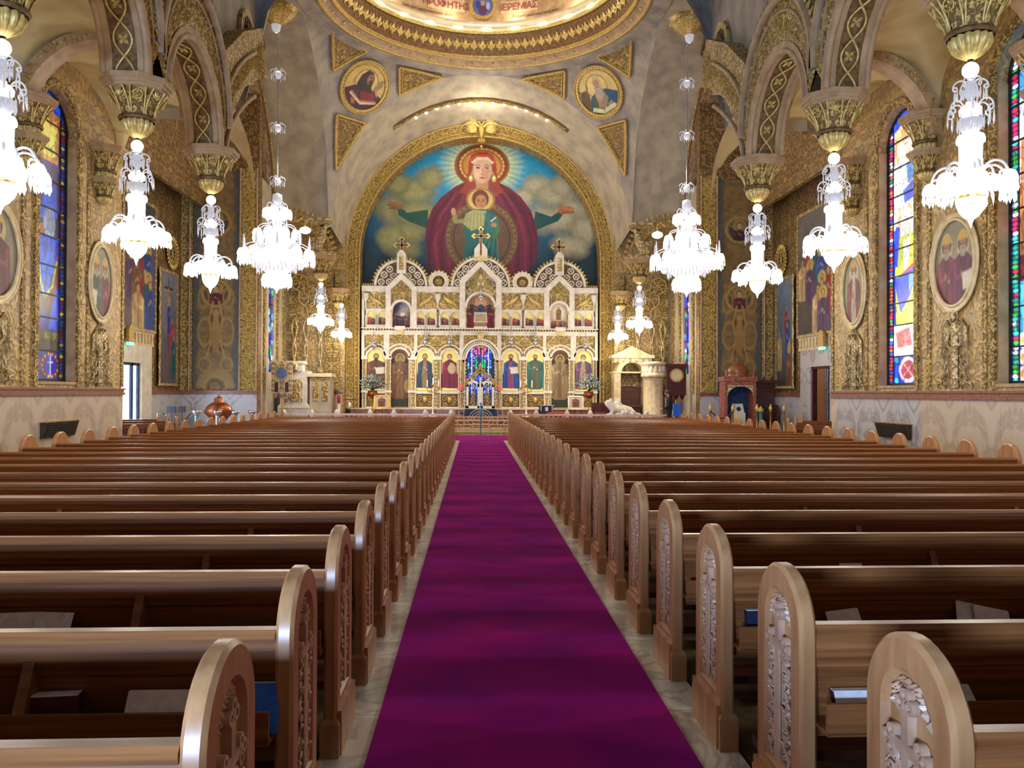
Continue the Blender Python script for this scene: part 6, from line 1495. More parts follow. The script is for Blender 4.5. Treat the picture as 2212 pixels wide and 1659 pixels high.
# ================================================================ oval wall portraits with frames and gilt angels below
def oval_pair(seed, cols, n):
    def f(A):
        A.c[:] = lin(150,142,118); A.tex(30, .5, seed)
        if n == 2:
            for q, c in ((-20, cols[0]), (22, cols[1])): A.ell(q, -26, 15, 24, (206,190,140)); figure(A, q, -40, 150, robe=c, halo=None, w=.17, head=.17, beard=(170,160,140), crown=True, hold='book' if q > 0 else None, skin=(170,120,94))
        else: A.ell(0, -34, 22, 24, (206,190,140)); figure(A, 0, -52, 150, robe=cols[0], under=cols[1], halo=None, w=.22, head=.18, beard=(200,196,180), crown=True, skin=(170,120,94))
        A.c *= .85; A.tex(5, .4, seed+1)
    return f
for s, yo, cols, n, lab in ((1, 14.5, [(130,50,70),(110,34,80)], 2, 'oval mural of two crowned figures between the right nave windows'), (1, 18.45, [(120,50,54),(190,176,150)], 1, 'oval mural of a white bearded crowned man by the right door corner'), (-1, 14.5, [(110,60,60),(90,70,60)], 1, 'oval mural of a lone figure at the left picture edge'), (-1, 18.45, [(130,50,60),(60,90,80)], 2, 'oval mural of a group in red and green by the left door corner'),
        (1, 10.6, [(60,60,110),(120,80,60)], 2, 'oval mural nearest the camera on the right wall'), (-1, 10.6, [(60,60,110),(120,80,60)], 1, 'oval mural nearest the camera on the left wall')):
    hx = .62 if yo == 14.5 else .5; hz = .78; zc = 4.02; X = s*8.57; e = empty('oval_mural', (0,0,0), lab, 'mural')
    picture('painting', -52, 52, -68, 68, 2 if yo > 12 else 4, lambda x, y: (np.full(len(x), X), yo-x/52*hx, zc-y/68*hz), oval_pair(int(yo), cols, n), lambda x, y: (x/51)**2+(y/67)**2 < 1, parent=e)
    b = B(); N_ = 36; el = lambda a, g: (X-.02*s, yo+(hx+g)*cos(a), zc+(hz+g)*sin(a))
    b.tube([el(2*pi*k/N_, .02) for k in range(N_+1)], .035, 6); b.tube([el(2*pi*k/N_, .13) for k in range(N_+1)], .02, 5); b.strip([el(2*pi*k/N_, .02) for k in range(N_)], [el(2*pi*k/N_, .13) for k in range(N_)], closed=True); b.build('frame', M['cream'], e)
    a_ = empty('gilt_angel_relief', (0,0,0), 'pale gilt winged angel relief under the oval, %s' % {14.5: 'between the %s nave windows', 18.45: 'by the %s door corner', 10.6: 'nearest the camera on the %s wall'}[yo] % ('right' if s > 0 else 'left'), 'relief'); b = B(); Pt = lambda y, z, d=.0: (X-(.01+d)*s, yo+y, z)
    b.tube([Pt(.12*cos(t), 3.02+.12*sin(t)) for t in [2*pi*k/16 for k in range(17)]], .018, 5); b.ball(Pt(0, 3.02, .0), .07, 10, 7, 1.3)
    b.loft([[(X-.0*s-.05*s*sin(pi*j/5)*.7, yo+w*cos(pi*j/5)*-1, z) for j in range(6)] for z, w in ((2.9,.04),(2.84,.13),(2.6,.1),(2.35,.11),(2.0,.09),(1.72,.12))], closed=False)
    for q in (-1, 1):
        for k in range(6): b.tube([Pt(q*.08, 2.82-.02*k), Pt(q*(.2+.035*k), 2.98-.03*k), Pt(q*(.2+.045*k), 2.6-.1*k)], [.022,.02,.006], 5)
        b.tube([Pt(q*.12, 2.8), Pt(q*.24, 2.55), Pt(q*.06, 2.42)], .03, 6)
        for k in range(3): b.tube([Pt(q*(.1+.3*f)+0, 2.2-.2*k+.12*sin(f*9)+.02) for f in [j/8 for j in range(9)]], .014, 4)
        b.tube([Pt(q*(.55-.35*f), 1.7+.5*f**1.5+.06*sin(9*f)) for f in [j/10 for j in range(11)]], .02, 5)
    b.build('figure', M['relief_pale'], a_)
# ================================================================ transept murals
def crowd(bg1, bg2, seed, robes, n, cx=0, W_=60, y0=-60, H_=200, cross=False):
    def f(A):
        A.c[:] = lin(*bg1); A.mix(np.clip((A.y-y0)/H_, 0, 1), bg2); A.tex(26, .8, seed); r = random.Random(seed)
        if cross: A.line([(cx, y0+10), (cx, y0+H_*.7)], 5, (70,44,30)); A.line([(cx-30, y0+28), (cx+30, y0+28)], 5, (70,44,30)); figure(A, cx, y0+26, 80, robe=(190,150,120), halo=None, w=.12); A.line([(cx-26,y0+32),(cx+26,y0+32)], 3, (190,146,116))
        for k in range(n):
            row = k/n; x = cx+r.uniform(-W_*.8, W_*.8); y = y0+H_*(.25+.45*row); h = H_*(.3+.16*row); figure(A, x, y, h, robe=robes[k % len(robes)], halo=(200,180,90) if r.random() < .25 else None, w=.2, head=.15)
        A.tex(6, .45, seed+2)
    return f
R1 = [(150,40,50),(30,90,90),(40,70,150),(190,160,110),(90,60,100),(120,80,50)]
def tm(s, y0, y1, z0, z1, fn, lab, W_=60, H_=200, mp=None, name='wall_mural', step=2.4):
    e = empty(name, (0,0,0), lab, 'mural'); X = s*10.11
    f3 = lambda x, y: (np.full(len(x), X), (y0+y1)/2-x/W_*(y1-y0)/2, z1-(y+H_/2)/H_*(z1-z0))
    picture('painting', -W_, W_, -H_/2, H_/2, step, f3, fn, None, parent=e)
    b = B(); X2 = X-.03*s
    for ya, yb, za, zb in ((y0-.09,y0,z0-.09,z1+.09),(y1,y1+.09,z0-.09,z1+.09),(y0,y1,z0-.09,z0),(y0,y1,z1,z1+.09)): b.box(min(X, X2), max(X, X2), ya, yb, za, zb)
    b.build('frame', M['relief_pale'], e)
tm(1, 22.6, 25.45, 3.45, 7.2, crowd((110,106,96),(70,54,50), 3, R1, 11, W_=60, y0=-100), 'large mural of figures round a golden cloud above the right door')
tm(1, 25.9, 27.3, 1.85, 5.4, crowd((110,130,150),(70,60,50), 5, R1, 6, W_=50, y0=-100), 'tall narrow mural of robed men beside the right door')
tm(-1, 22.6, 25.45, 3.45, 7.2, crowd((70,70,76),(100,84,90), 8, R1, 10, W_=60, y0=-100), 'large dark mural of a crowd above the left door')
tm(-1, 25.9, 27.3, 1.85, 5.4, crowd((120,126,140),(96,80,84), 9, [(40,70,170),(190,40,90),(30,100,100),(206,206,210)], 3, W_=50, y0=-100, cross=True), 'tall narrow crucifixion mural beside the left door')
for s, nm in ((-1, 'left'), (1, 'right')):
    oc = empty('round_grille', (10.12*s, 26.9, 6.1), 'small round grille with leafy frame above the tall narrow %s mural' % nm, 'grille'); B().archband(0, 0, .24, .36, 0, 2*pi, -.03, .03, 24, axis='x').build('rim', M['gold'], oc); B().prism([(.25*cos(2*pi*k/20), .25*sin(2*pi*k/20)) for k in range(20)], -.01, .01, 'x').build('opening', M['black'], oc); g = B()
    for k in range(24): a = 2*pi*k/24; g.leaf(V3((-.03*s, .46*cos(a), .46*sin(a))), V3((-s,0,0)), V3((0, cos(a), sin(a))), .11, .05, .04)
    for k in range(4): a = k*pi/4; g.tube([(-.02*s, -.24*cos(a), -.24*sin(a)), (-.02*s, .24*cos(a), .24*sin(a))], .014, 4)
    g.build('leaf_rays', M['gold_bright'], oc)
# frontal panels with peacocks and medallions
def panelfn(A):
    A.c[:] = lin(122,98,62); nz = A.noise(11, 4, 3); nx_ = A.noise(18, 9, 2)
    A.mix(np.clip((nz-.45)*5, 0, 1)*.6, (150,118,62)); A.mix(np.clip((np.abs(A.x)-54+nx_*22)/6, 0, 1)*.8, (70,80,80))
    for y, c1 in ((-193, (70,34,50)), (16, (100,30,46))):
        A.ell(0, y, 44, 44, (126,100,54)); A.ringe(0, y, 38, 38, 3, (176,140,70)); A.ell(0, y, 31, 31, (66,62,60)); figure(A, 0, y-22, 56, robe=c1, halo=(150,130,80), w=.34, head=.36)
    for k in range(24): a = pi*k/23; A.line([(34*cos(a), 292-34*sin(a)), (52*cos(a), 292-52*sin(a))], 3, (176,142,74))
    A.ringe(0, 292, 30, 30, 2, (180,146,80)); A.ringe(0, 292, 18, 18, 2, (90,64,36))
    for q in (-1, 1):
        A.ell(q*14, 92, 6, 26, (110,40,36), rot=q*.15); A.ell(q*16, 170, 8, 20, (110,40,36)); A.line([(q*8,40),(q*18,90),(q*10,150),(q*26,210)], 5, (176,140,72)); A.ringe(q*30, 130, 18, 40, 2, (166,130,66)); A.ringe(q*34, 30, 14, 30, 2, (160,126,64)); A.ringe(q*30, 226, 16, 20, 2, (166,130,66))
        A.line([(q*4,-60),(q*30,-20),(q*8,10)], 4, (170,134,70)); A.line([(q*6,-190),(q*34,-210),(q*10,-240)], 3, (160,126,66))
    A.ell(0, 112, 10, 30, (160,128,70)); A.ell(0, 76, 8, 10, (176,140,84)); A.poly([(-14,130),(14,130),(8,190),(-8,190)], (150,116,62)); A.tex(3.5, .6, 7)
for s, nm in ((-1, 'left'), (1, 'right')):
    e = empty('painted_panel', (0,0,0), 'tall gilt and teal stencilled panel with two medallions on the %s transept end wall' % nm, 'panel')
    picture('painting', -62, 62, -345, 300, 3, lambda x, y: (s*9.02+x/62*.76, np.full(len(x), 27.93), 1.66+(300-y)/100*1.15), panelfn, None, parent=e)
# fluted wall bracket lights above the transept doors
for s, nm in ((-1, 'left'), (1, 'right')):
    e = empty('door_niche', (10.0*s, 23.45, 2.98), 'small arched gilt icon shrine over the %s transept door' % nm, 'shrine')
    b = B().box(-.06, .06, -.22, .22, 0, .08).box(-.04, .04, -.17, .17, .08, .3); b.prism([(-.17,.3)]+[(-.17*cos(pi*k/10), .3+.2*sin(pi*k/10)) for k in range(11)]+[(.17,.3)], -.04, .04, 'x'); b.build('body', M['gold'], e)
    B().box(-.05, .05, -.14, .14, -.08, 0).build('green_exit_lamp', mat('green_exit_lamp', lin(90,200,150), None, emit=(.25,1,.75), es=1.2), e)
    d = struct(empty('door_%d' % (1 if s < 0 else 2)))
    X = 10.22*s
    if s < 0:
        B().box(X-.04, X+.02, 23.25, 23.33, 0, 2.4).box(X-.04, X+.02, 24.5, 24.58, 0, 2.4).box(X-.04, X+.02, 24.02, 24.16, 0, 2.4).box(X-.04, X+.02, 23.25, 24.58, 2.34, 2.42).build('door_frame', M['navy'], d)
        gl = mat('bright_daylight_doorway', (.8,.85,1), None, emit=(.82,.9,1), es=4); B().box(X-.12, X-.08, 23.2, 24.6, 0, 2.42).build('daylight', gl, d)
        area_light('doorway_daylight', (X+.15, 23.9, 1.3), (0, radians(-90), 0), 2.2, 1.3, 110, (.6,.75,1))
    else:
        B().box(X+.1, X+.16, 23.2, 24.6, 0, 2.42).build('recess', M['maroon'], d)
        B().box(X-.02, X+.03, 23.75, 24.25, 0, 2.35).build('door_leaf', M['wood'], d)
        B().box(X-.03, X+.02, 23.3, 23.36, 0, 2.35).box(X-.03, X+.02, 23.48, 23.54, 0, 2.35).box(X-.03, X+.02, 23.62, 23.68, 0, 2.35).build('door_edges', M['silver'], d)
        B().box(X-.04, X+.04, 24.5, 24.6, 0, 2.42).box(X-.04, X+.04, 23.2, 24.6, 2.36, 2.42).build('door_frame', M['maroon'], d)
# louvred vents on the nave wainscot
for s, nm in ((-1, 'left'), (1, 'right')):
    e = empty('wall_vent', (8.55*s, 16.55, .84), 'dark sloping grille vent on the %s marble wainscot' % nm, 'vent')
    B().prism([(0, -.16), (0, .14), (-.14*s, .14), (-.05*s, -.16)], -.62, .62, 'y').build('housing', mat('dark_bronze_'+nm, lin(84,74,58), lin(60,52,42), 8, rough=.5, metal=.4), e)
    B().box(*sorted((0, -.16*s)), -.64, .64, .14, .16).build('brass_lip', M['brass'], e)
    g = B()
    for k in range(6): g.box(*sorted((-.04*s, -.07*s-.012*k*s-.02*s)), -.6, .6, -.13+k*.045, -.12+k*.045)
    g.build('slats', M['lead'], e)
# ================================================================ chancel rail, gates
rl = empty('chancel_rail', (0,0,0), 'low white balustrade with domed posts across the chancel', 'railing')
px_l = [683,736,805,858,926,978,624,580]
for s in (-1, 1):
    xs = [1.08, 2.02, 3.16, 4.02, 5.22, 6.1, 7.1, 7.9]
    for i, x in enumerate(xs):
        b = B().box(s*x-.075, s*x+.075, 29.52, 29.68, 0, .80); b.lathe([(.085, 0), (.09, .04), (.07, .1), (.03, .15), (.001, .17)], 10, (s*x, 29.6, .80))
        b.build('post', M['white'], rl)
    b = B().box(*sorted((s*1.08, s*7.9)), 29.55, 29.65, .74, .81).box(*sorted((s*1.08, s*7.9)), 29.55, 29.65, .05, .12); b.build('handrail', M['white'], rl)
    b = B()
    for k in range(38):
        x = 1.25+k*.176
        if min(abs(x-q) for q in xs) > .09: b.lathe([(.03, 0), (.045, .12), (.02, .3), (.035, .5), (.03, .62)], 7, (s*x, 29.6, .12))
    b.build('balusters', M['white'], rl)
# pair of white metal gates with geometric bars
gt = empty('chancel_gates', (0, 29.58, .04), 'pair of low white metal gates with arcs and diagonals closing the aisle steps', 'gate')
for q in (-1, 1):
    b = B(); x = lambda v: q*v; r = .012
    for a0, a1 in (((.06,.05),(.06,.9)),((.98,.05),(.98,.86)),((.06,.12),(.98,.12)),((.06,.55),(.98,.55)),((.3,.55),(.3,.12)),((.62,.12),(.62,.55)),((.8,.55),(.8,.95)),((.62,.72),(.98,.72)),((.62,.55),(.62,.86)),((.84,.12),(.84,.55)),((.06,.3),(.3,.3)),((.06,.42),(.3,.42)),((.06,.2),(.3,.2))):
        b.tube([(x(a0[0]),0,a0[1]), (x(a1[0]),0,a1[1])], r, 5)
    for a0, a1 in (((.3,.3),(.55,.54)),((.92,.5),(.70,.3)),((.36,.14),(.52,.3)),((.84,.3),(.98,.3)),((.4,.2),(.78,.2)),((.4,.2),(.36,.28)),((.36,.28),(.8,.28))): b.tube([(x(a0[0]),0,a0[1]), (x(a1[0]),0,a1[1])], r, 5)
    for R_ in (.2, .29, .38): b.tube([(x(.06+R_*cos(t*pi/20)), 0, .55+R_*sin(t*pi/20)) for t in range(11)], .013, 5)
    b.tube([(x(.66), 0, .55), (x(.58),0,.48), (x(.56),0,.35)], r, 5)
    b.build('gate_leaf', M['white'], gt)
b = B().box(-.02, .02, -.02, .02, 0, 1.0); b.lathe([(.03,0),(.05,.03),(.02,.08),(.06,.13),(.001,.2)], 8, (0,0,1.0)); b.build('meeting_post', M['teal'], gt)
# candelabra
def candelabrum(x, y, z, lab):
    e = empty('candelabrum', (x, y, z), lab, 'candle stand', 'three-branched candle stands')
    B().lathe([(.16,0),(.14,.04),(.05,.08),(.03,.2),(.04,.5),(.022,.8),(.035,.98),(.02,1.1)], 12).build('stem', M['white'], e)
    a = B()
    for q in (-1, 1): a.tube([(0,0,.95), (q*.1,0,.92), (q*.2,0,.98), (q*.22,0,1.08)], .016, 6); a.lathe([(.02,0),(.05,.02),(.045,.06)], 8, (q*.22,0,1.08))
    a.lathe([(.02,0),(.055,.03),(.05,.08)], 8, (0,0,1.16)); a.tube([(0,0,1.05),(0,0,1.18)], .018, 6)
    for k in range(6): a.leaf(V3((.1*cos(k), -.03, .98+.05*sin(k*2))), V3((0,-1,0)), V3((cos(k*1.3),0,sin(k*1.3))), .06, .025, .02)
    a.build('arms', M['brass'], e)
    for xx, zz in ((-.22,1.14),(0,1.22),(.22,1.14)): B().lathe([(.02,0),(.02,.26),(.005,.27)], 8, (xx,0,zz)).build('candle', M['white'], e)
candelabrum(-1.84, 31.5, .66, 'brass and white candle stand with three candles left of the royal doors'); candelabrum(1.78, 31.5, .66, 'brass and white candle stand with three candles right of the royal doors')
# flower arrangements on copper bowls
def flowers(x, y, z, lab, seed):
    e = empty('flower_arrangement', (x, y, z), lab, 'flowers', 'white flower arrangements')
    B().lathe([(.13,0),(.05,.03),(.018,.08),(.018,.68),(.04,.72)], 10).build('stand', M['brass'], e)
    B().lathe([(.03,.72),(.17,.78),(.2,.88),(.17,.97),(.19,.99)], 16).build('copper_bowl', M['copper'], e)
    r = random.Random(seed); lf_ = B(); st_ = B(); pt = B(); pb = B()
    for k in range(150):
        a, el = r.uniform(0, 2*pi), r.uniform(-.15, 1.4); R_ = r.uniform(.25, .58); d = V3((cos(a)*cos(el), .7*sin(a)*cos(el), sin(el))); p = V3((0,0,1.12))+V3((d.x*R_, d.y*R_, d.z*R_*.9))
        if k % 3 == 0: st_.tube([(0,0,.98), tuple(V3((0,0,1.0)).lerp(p, .5)+V3((0,0,.03))), tuple(p)], .006, 4)
        for q in range(3):
            t = (d+V3((r.uniform(-.8,.8), r.uniform(-.8,.8), r.uniform(-.8,.8)))).normalized(); n = t.orthogonal().normalized(); (lf_ if (k+q) % 3 == 0 else pt if k % 5 else pb).leaf(p, n, t, r.uniform(.05,.09), .032, .014)
    lf_.build('leaves', M['leafy'], e); st_.build('stems', M['leafy'], e); tag(pt.build('white_blossoms', M['petal'], e), kind='stuff'); tag(pb.build('pale_blue_blossoms', mat('pale_blue_petal_%d' % seed, lin(170,190,226), lin(140,160,200), 9, rough=.6), e), kind='stuff')
flowers(-4.14, 31.3, .66, 'white flower arrangement in a copper bowl left of the altar screen', 3); flowers(4.2, 31.3, .66, 'white flower arrangement in a copper bowl right of the altar screen', 4)
# icon stands leaning frames
def iconstand(x, y, lab, m):
    e = empty('icon_stand', (x, y, .66), lab, 'icon stand')
    b = B(); w, h = .3, .52
    for x0, x1, z0, z1 in ((-w,-w+.05,.3,.3+h),(w-.05,w,.3,.3+h),(-w,w,.3,.35),(-w,w,.3+h-.05,.3+h)): b.add([(x0,-.02+(z-.3)*.25+dy,z) for dy in (0,.03) for z in (z0,z1)]+[(x1,-.02+(z-.3)*.25+dy,z) for dy in (0,.03) for z in (z0,z1)], [(0,4,5,1),(2,3,7,6),(0,1,3,2),(4,6,7,5),(0,2,6,4),(1,5,7,3)])
    b.build('frame', m, e)
    def f(A): A.c[:] = lin(190,170,140); figure(A, 0, -20, 40, robe=(110,60,50), halo=(220,190,110), w=.3)
    picture('icon', -22, 22, -24, 24, 2, lambda X, Y: (X/22*.26, np.full(len(X), .0)+(.24-Y/24*.22)*.25, .56-Y/24*.22), f, None, parent=e)
    b = B()
    for q in (-1, 1): b.tube([(q*.2,0,.32), (q*.3,.15,0)], .02, 6)
    b.tube([(0,.08,.5), (0,.32,0)], .02, 6); b.build('legs', M['wood'], e)
iconstand(-3.75, 30.9, 'gold framed icon on an easel left of the chancel steps', M['brass']); iconstand(3.65, 30.9, 'white framed icon on an easel right of the chancel steps', M['white'])
# black case and red cushioned bench
e = empty('black_case', (2.6, 31.9, .66), 'black stage case with silver clips on the right of the platform', 'case')
B().box(-.27, .27, -.16, .16, 0, .42).box(-.31, .31, -.18, .18, .36, .43).build('body', M['suit'], e); B().box(-.06, .06, -.19, -.17, .2, .36).box(-.24, -.2, -.19, -.17, .2, .4).box(.2, .24, -.19, -.17, .2, .4).box(-.31, .31, -.185, -.175, .42, .44).build('clips', M['silver'], e)
e = empty('red_covered_table', (2.9, 30.3, 0), 'low table under a crumpled red cloth behind the right chancel rail', 'table')
B().lathe([(.5,.3),(.46,.7),(.44,.84),(.2,.88),(.01,.88)], 10, gad=.06, gn=7).build('red_cloth', M['red'], e); B().box(-.3, .3, -.2, .2, 0, .4).build('base', M['wood_dark'], e)
# left marble pulpit
e = empty('marble_pulpit', (-6.85, 30.5, .0), 'pale carved marble pulpit with gilt front panel on the left of the chancel', 'pulpit')
b = B(); b.prism([(-.55,.66),(.45,.66),(.45,.8),(.5,.8),(.5,1.05),(.42,1.15),(.42,2.1),(.5,2.25),(.5,2.35),(-.6,2.35),(-.6,2.25),(-.5,2.1),(-.5,1.15),(-.6,1.05),(-.6,.8)], -.4, .4)
b.box(-.2,.3,-.45,.1,2.35,2.62); b.prism([(-.3,2.62),(.36,2.62),(.36,2.72),(-.3,2.72)], -.5, .15); b.build('body', M['white'], e)
B().box(-.36,.3,-.42,-.4,1.2,2.05).build('gilt_panel', M['relief_pale'], e); sc_ = B()
for q in (-1, 1): sc_.tube([(-.03+q*(.16+.1*cos(t*.8))*(1-t/16), -.43, 1.45+.14*sin(t*.8)*(1-t/16)) for t in range(14)], .02, 5); sc_.tube([(-.03+q*(.14+.08*cos(t*.8))*(1-t/16), -.43, 1.82+.1*sin(t*.8)*(1-t/16)) for t in range(14)], .018, 5)
sc_.build('scrolls', M['gold_bright'], e); B().ball((.05,-.47,2.5), .12, 8, 6, 1.6).build('eagle_lectern', M['relief_pale'], e)
b = B()
for k in range(11): b.ball((-.5+k*.1, -.42, 1.0), .045, 6, 4)
b.build('carved_beading', M['cream'], e)
b = B(); b.box(.5, 1.25, -.1, .7, .66, 2.1); b.build('stair_body', M['plaster'], e); B().box(.45, 1.32, -.2, .8, 2.15, 2.28).build('stair_coping', M['cream'], e)
for x in (.62, .95): B().box(x, x+.22, -.12, -.1, 1.25, 2.05).build('stair_panel', M['relief'], e)
# throne-like gilt panel with blue roundel, far left
def panelclock(x, y, z, lab, m, disc, w=.4, h=1.6):
    e = empty('standing_panel', (x, y, z), lab, 'banner')
    zb = h-1.1; b = B().box(-w, w, -.05, .05, zb, h).box(-w-.06, w+.06, -.07, .07, h-.06, h+.04)
    for q in (-1, 0, 1): b.lathe([(.001,-.18),(.07,-.1),(.1,0)], 8, (q*w*.62,-.02,zb))
    b.build('body', m, e); B().archband(0, h-.38, .001, .2, 0, 2*pi, -.075, -.05, 20).build('roundel', disc, e); B().archband(0, h-.38, .2, .25, 0, 2*pi, -.09, -.05, 20).build('roundel_rim', M['gold'], e)
    for q in (-.5, .5): B().box(q*w-.06, q*w+.06, -.06, -.05, zb+.05, zb+.4).build('slot', M['maroon'], e)
    B().tube([(0,.05,0),(0,.05,h+.1)], .025, 6).box(-.25,.25,-.1,.2,0,.05).build('pole', M['brass'], e)
panelclock(-7.05, 29.05, .0, 'gilt standing panel with blue roundel under the left narrow window', M['relief_pale'], mat('blue_enamel', lin(110,130,170), lin(70,90,140), 14), .36, 2.62)
panelclock(7.1, 29.2, .0, 'dark red standing banner with pale roundel under the right narrow window', M['maroon'], M['cream'], .36, 2.62)
# canopied bishop seat and fluted round pulpit on the right
e = empty('fluted_pulpit', (6.5, 30.3, 0), 'round cream pulpit on a cluster of fluted columns right of the chancel', 'pulpit')
b = B().lathe([(.42,.66),(.42,.75),(.34,.8),(.34,2.1),(.38,2.16)], 36, gad=.1, gn=12); b.build('column_cluster', M['cream'], e)
b = B().lathe([(.36,2.16),(.46,2.2),(.46,2.3),(.40,2.36),(.40,2.62),(.48,2.66),(.5,2.74),(.3,2.78)], 30); b.build('rim', M['cream'], e); g = B()
for k in range(16): a = 2*pi*k/16; g.box(.41*cos(a)-.03, .41*cos(a)+.03, .41*sin(a)-.03, .41*sin(a)+.03, 2.4, 2.6)
g.build('blind_arcade', M['white'], e)
e = empty('bishop_canopy', (5.75, 31.4, .66), 'cream marble canopy with arch over the bishop seat at the right chancel pier', 'canopy')
b = B(); b.archband(.1, 1.7, .42, .62, 0, pi, -.4, .3, 16); b.box(-.6,-.35,-.4,.3,0,1.75).box(.55,.8,-.4,.3,0,1.75).box(-.7,.95,-.45,.35,2.28,2.4); b.box(-.6,.85,-.38,.3,2.1,2.3).box(-.65,.9,-.42,.3,1.7,1.76); b.prism([(-.6,2.4),(.85,2.4),(.12,2.75)], -.3, .3); b.build('stone_frame', M['cream'], e); g = B()
for k in range(6): g.box(-.52+k*.24, -.42+k*.24, -.41, -.38, 2.12, 2.27)
tag(g.build('pierced_frieze', M['relief_pale'], e), kind='stuff'); B().box(-.35,.55,.1,.3,0,1.75).build('backboard', M['wall2'], e)
B().box(-.3,.5,-.35,.1,.4,.48).box(-.3,.5,.02,.1,.48,1.2).build('seat', M['wood_dark'], e)
# crouching white lions
def lion(x, y, z, rz, lab, sc=1):
    e = empty('stone_lion', (x, y, z), lab, 'lion statue', 'pair of white lions', rz=rz)
    me = bpy.data.meshes.new('body'); V = [(0,0,.30),(.22,0,.36),(.38,0,.48),(.5,0,.56),(.62,0,.52),(-.22,0,.24),(-.38,0,.2),(-.5,.05,.08),(-.7,.1,.06),(.28,.11,.18),(.34,.12,.05),(.52,.12,.04),(.28,-.11,.18),(.34,-.12,.05),(.52,-.12,.04),(-.3,.13,.12),(-.2,.17,.05),(-.02,.17,.04),(-.3,-.13,.12),(-.2,-.17,.05),(-.02,-.17,.04),(.46,.07,.66),(.46,-.07,.66)]
    E = [(0,1),(1,2),(2,3),(3,4),(0,5),(5,6),(6,7),(7,8),(1,9),(9,10),(10,11),(1,12),(12,13),(13,14),(6,15),(15,16),(16,17),(6,18),(18,19),(19,20),(3,21),(3,22)]
    Rr = [.17,.19,.19,.17,.09,.17,.16,.04,.03,.09,.06,.05,.09,.06,.05,.12,.07,.05,.12,.07,.05,.04,.04]
    me.from_pydata([tuple(v*sc for v in p) for p in V], E, []); o = bpy.data.objects.new('body', me); C.objects.link(o); o.parent = e; o.modifiers.new('s', 'SKIN'); 
    for i, v in enumerate(me.skin_vertices[0].data): v.radius = (Rr[i]*sc,)*2; v.use_root = (i == 0)
    o.modifiers.new('u', 'SUBSURF').render_levels = 2; me.materials.append(M['white'])
    mn = B()
    for k in range(46):
        a = 2*pi*k/23; L_ = .2 if k < 23 else .15; d = V3((-.35, cos(a), sin(a))).normalized(); mn.leaf(V3((.42-.1*(k//23), 0, .54))*sc+d*L_*sc*.8, V3((1,0,0)), d, .1*sc, .04*sc, .05*sc)
    mn.build('mane', M['white'], e)
    B().box(-.6*sc, .6*sc, -.22*sc, .22*sc, -.12*sc, .02*sc).build('plinth', M['white'], e)
lion(5.15, 30.1, .75, pi, 'white crouching lion statue nearer the right pulpit, facing left', .85); lion(5.55, 30.75, .75, pi, 'white crouching lion statue behind the first one by the bishop seat', .8)
e = empty('clergy_bench', (4.6, 30.9, .66), 'dark maroon clergy bench beside the lion statues', 'seat'); B().box(-.3,.3,-.2,.25,.2,.3).box(-.3,.3,.18,.25,.3,.55).box(-.32,-.28,-.2,.25,0,.42).box(.28,.32,-.2,.25,0,.42).build('body', M['maroon'], e)
# wooden domed shrine on the right
e = empty('carved_shrine', (8.55, 26.7, 0), 'carved reddish wooden shrine with arched opening and small dome at the right transept', 'shrine')
b = B(); 
for q in (-1, 1): b.box(q*.48-.05, q*.48+.05, -.3, .3, .0, 1.85); b.lathe([(.05,0),(.03,.08),(.05,.14),(.001,.3)], 8, (q*.46,-.25,2.15))
b.box(-.56,.56,-.34,.34,2.0,2.15).box(-.52,.52,-.3,.3,1.85,2.0).box(-.5,.5,-.3,.3,0,.5); b.build('wooden_frame', mat('red_carved_wood', lin(176,104,84), lin(120,62,50), 14, rough=.5, bump=.01), e)
a = B(); 
n = 14; arc_ = [(.43*cos(pi*k/n), 1.5+.33*sin(pi*k/n)) for k in range(n+1)]
for k in range(n): a.prism([arc_[k], (arc_[k][0], 1.86), (arc_[k+1][0], 1.86), arc_[k+1]], -.32, -.28)
a.build('arch_spandrel', M['relief_pale'], e); B().lathe([(.36,0),(.3,.06),(.34,.12),(.3,.3),(.14,.42),(.03,.48),(.03,.6),(.001,.64)], 14, (0,0,2.15), gad=.08, gn=8).build('dome', M['wood'], e)
B().box(-.42,.42,.2,.26,.5,1.86).build('dark_back', M['navy'], e); B().box(-.2,.2,-.2,.1,.5,.95).prism([(-.2,.95),(.2,.95),(.14,1.25),(-.14,1.25)], -.1, .1).build('white_reliquary', M['white'], e); B().archband(0, 1.08, .001, .07, 0, 2*pi, -.125, -.1, 14).build('small_icon', M['navy'], e)
e = empty('dark_stall', (9.7, 27.3, 0), 'dark wooden stall with upright back beside the carved shrine', 'stall'); b = B().box(-.35,.35,.1,.2,0,1.95).box(-.35,-.28,-.35,.2,0,1.2).box(.28,.35,-.35,.2,0,1.2).box(-.3,.3,-.3,.15,.42,.5).box(-.4,.4,-.05,.25,1.95,2.05); b.build('body', M['wood_dark'], e)
for k, q in enumerate((-.3, 0, .3)): B().lathe([(.03,0),(.05,.06),(.001,.18)], 8, (q,.15,2.05)).build('finial', M['wood_dark'], e)
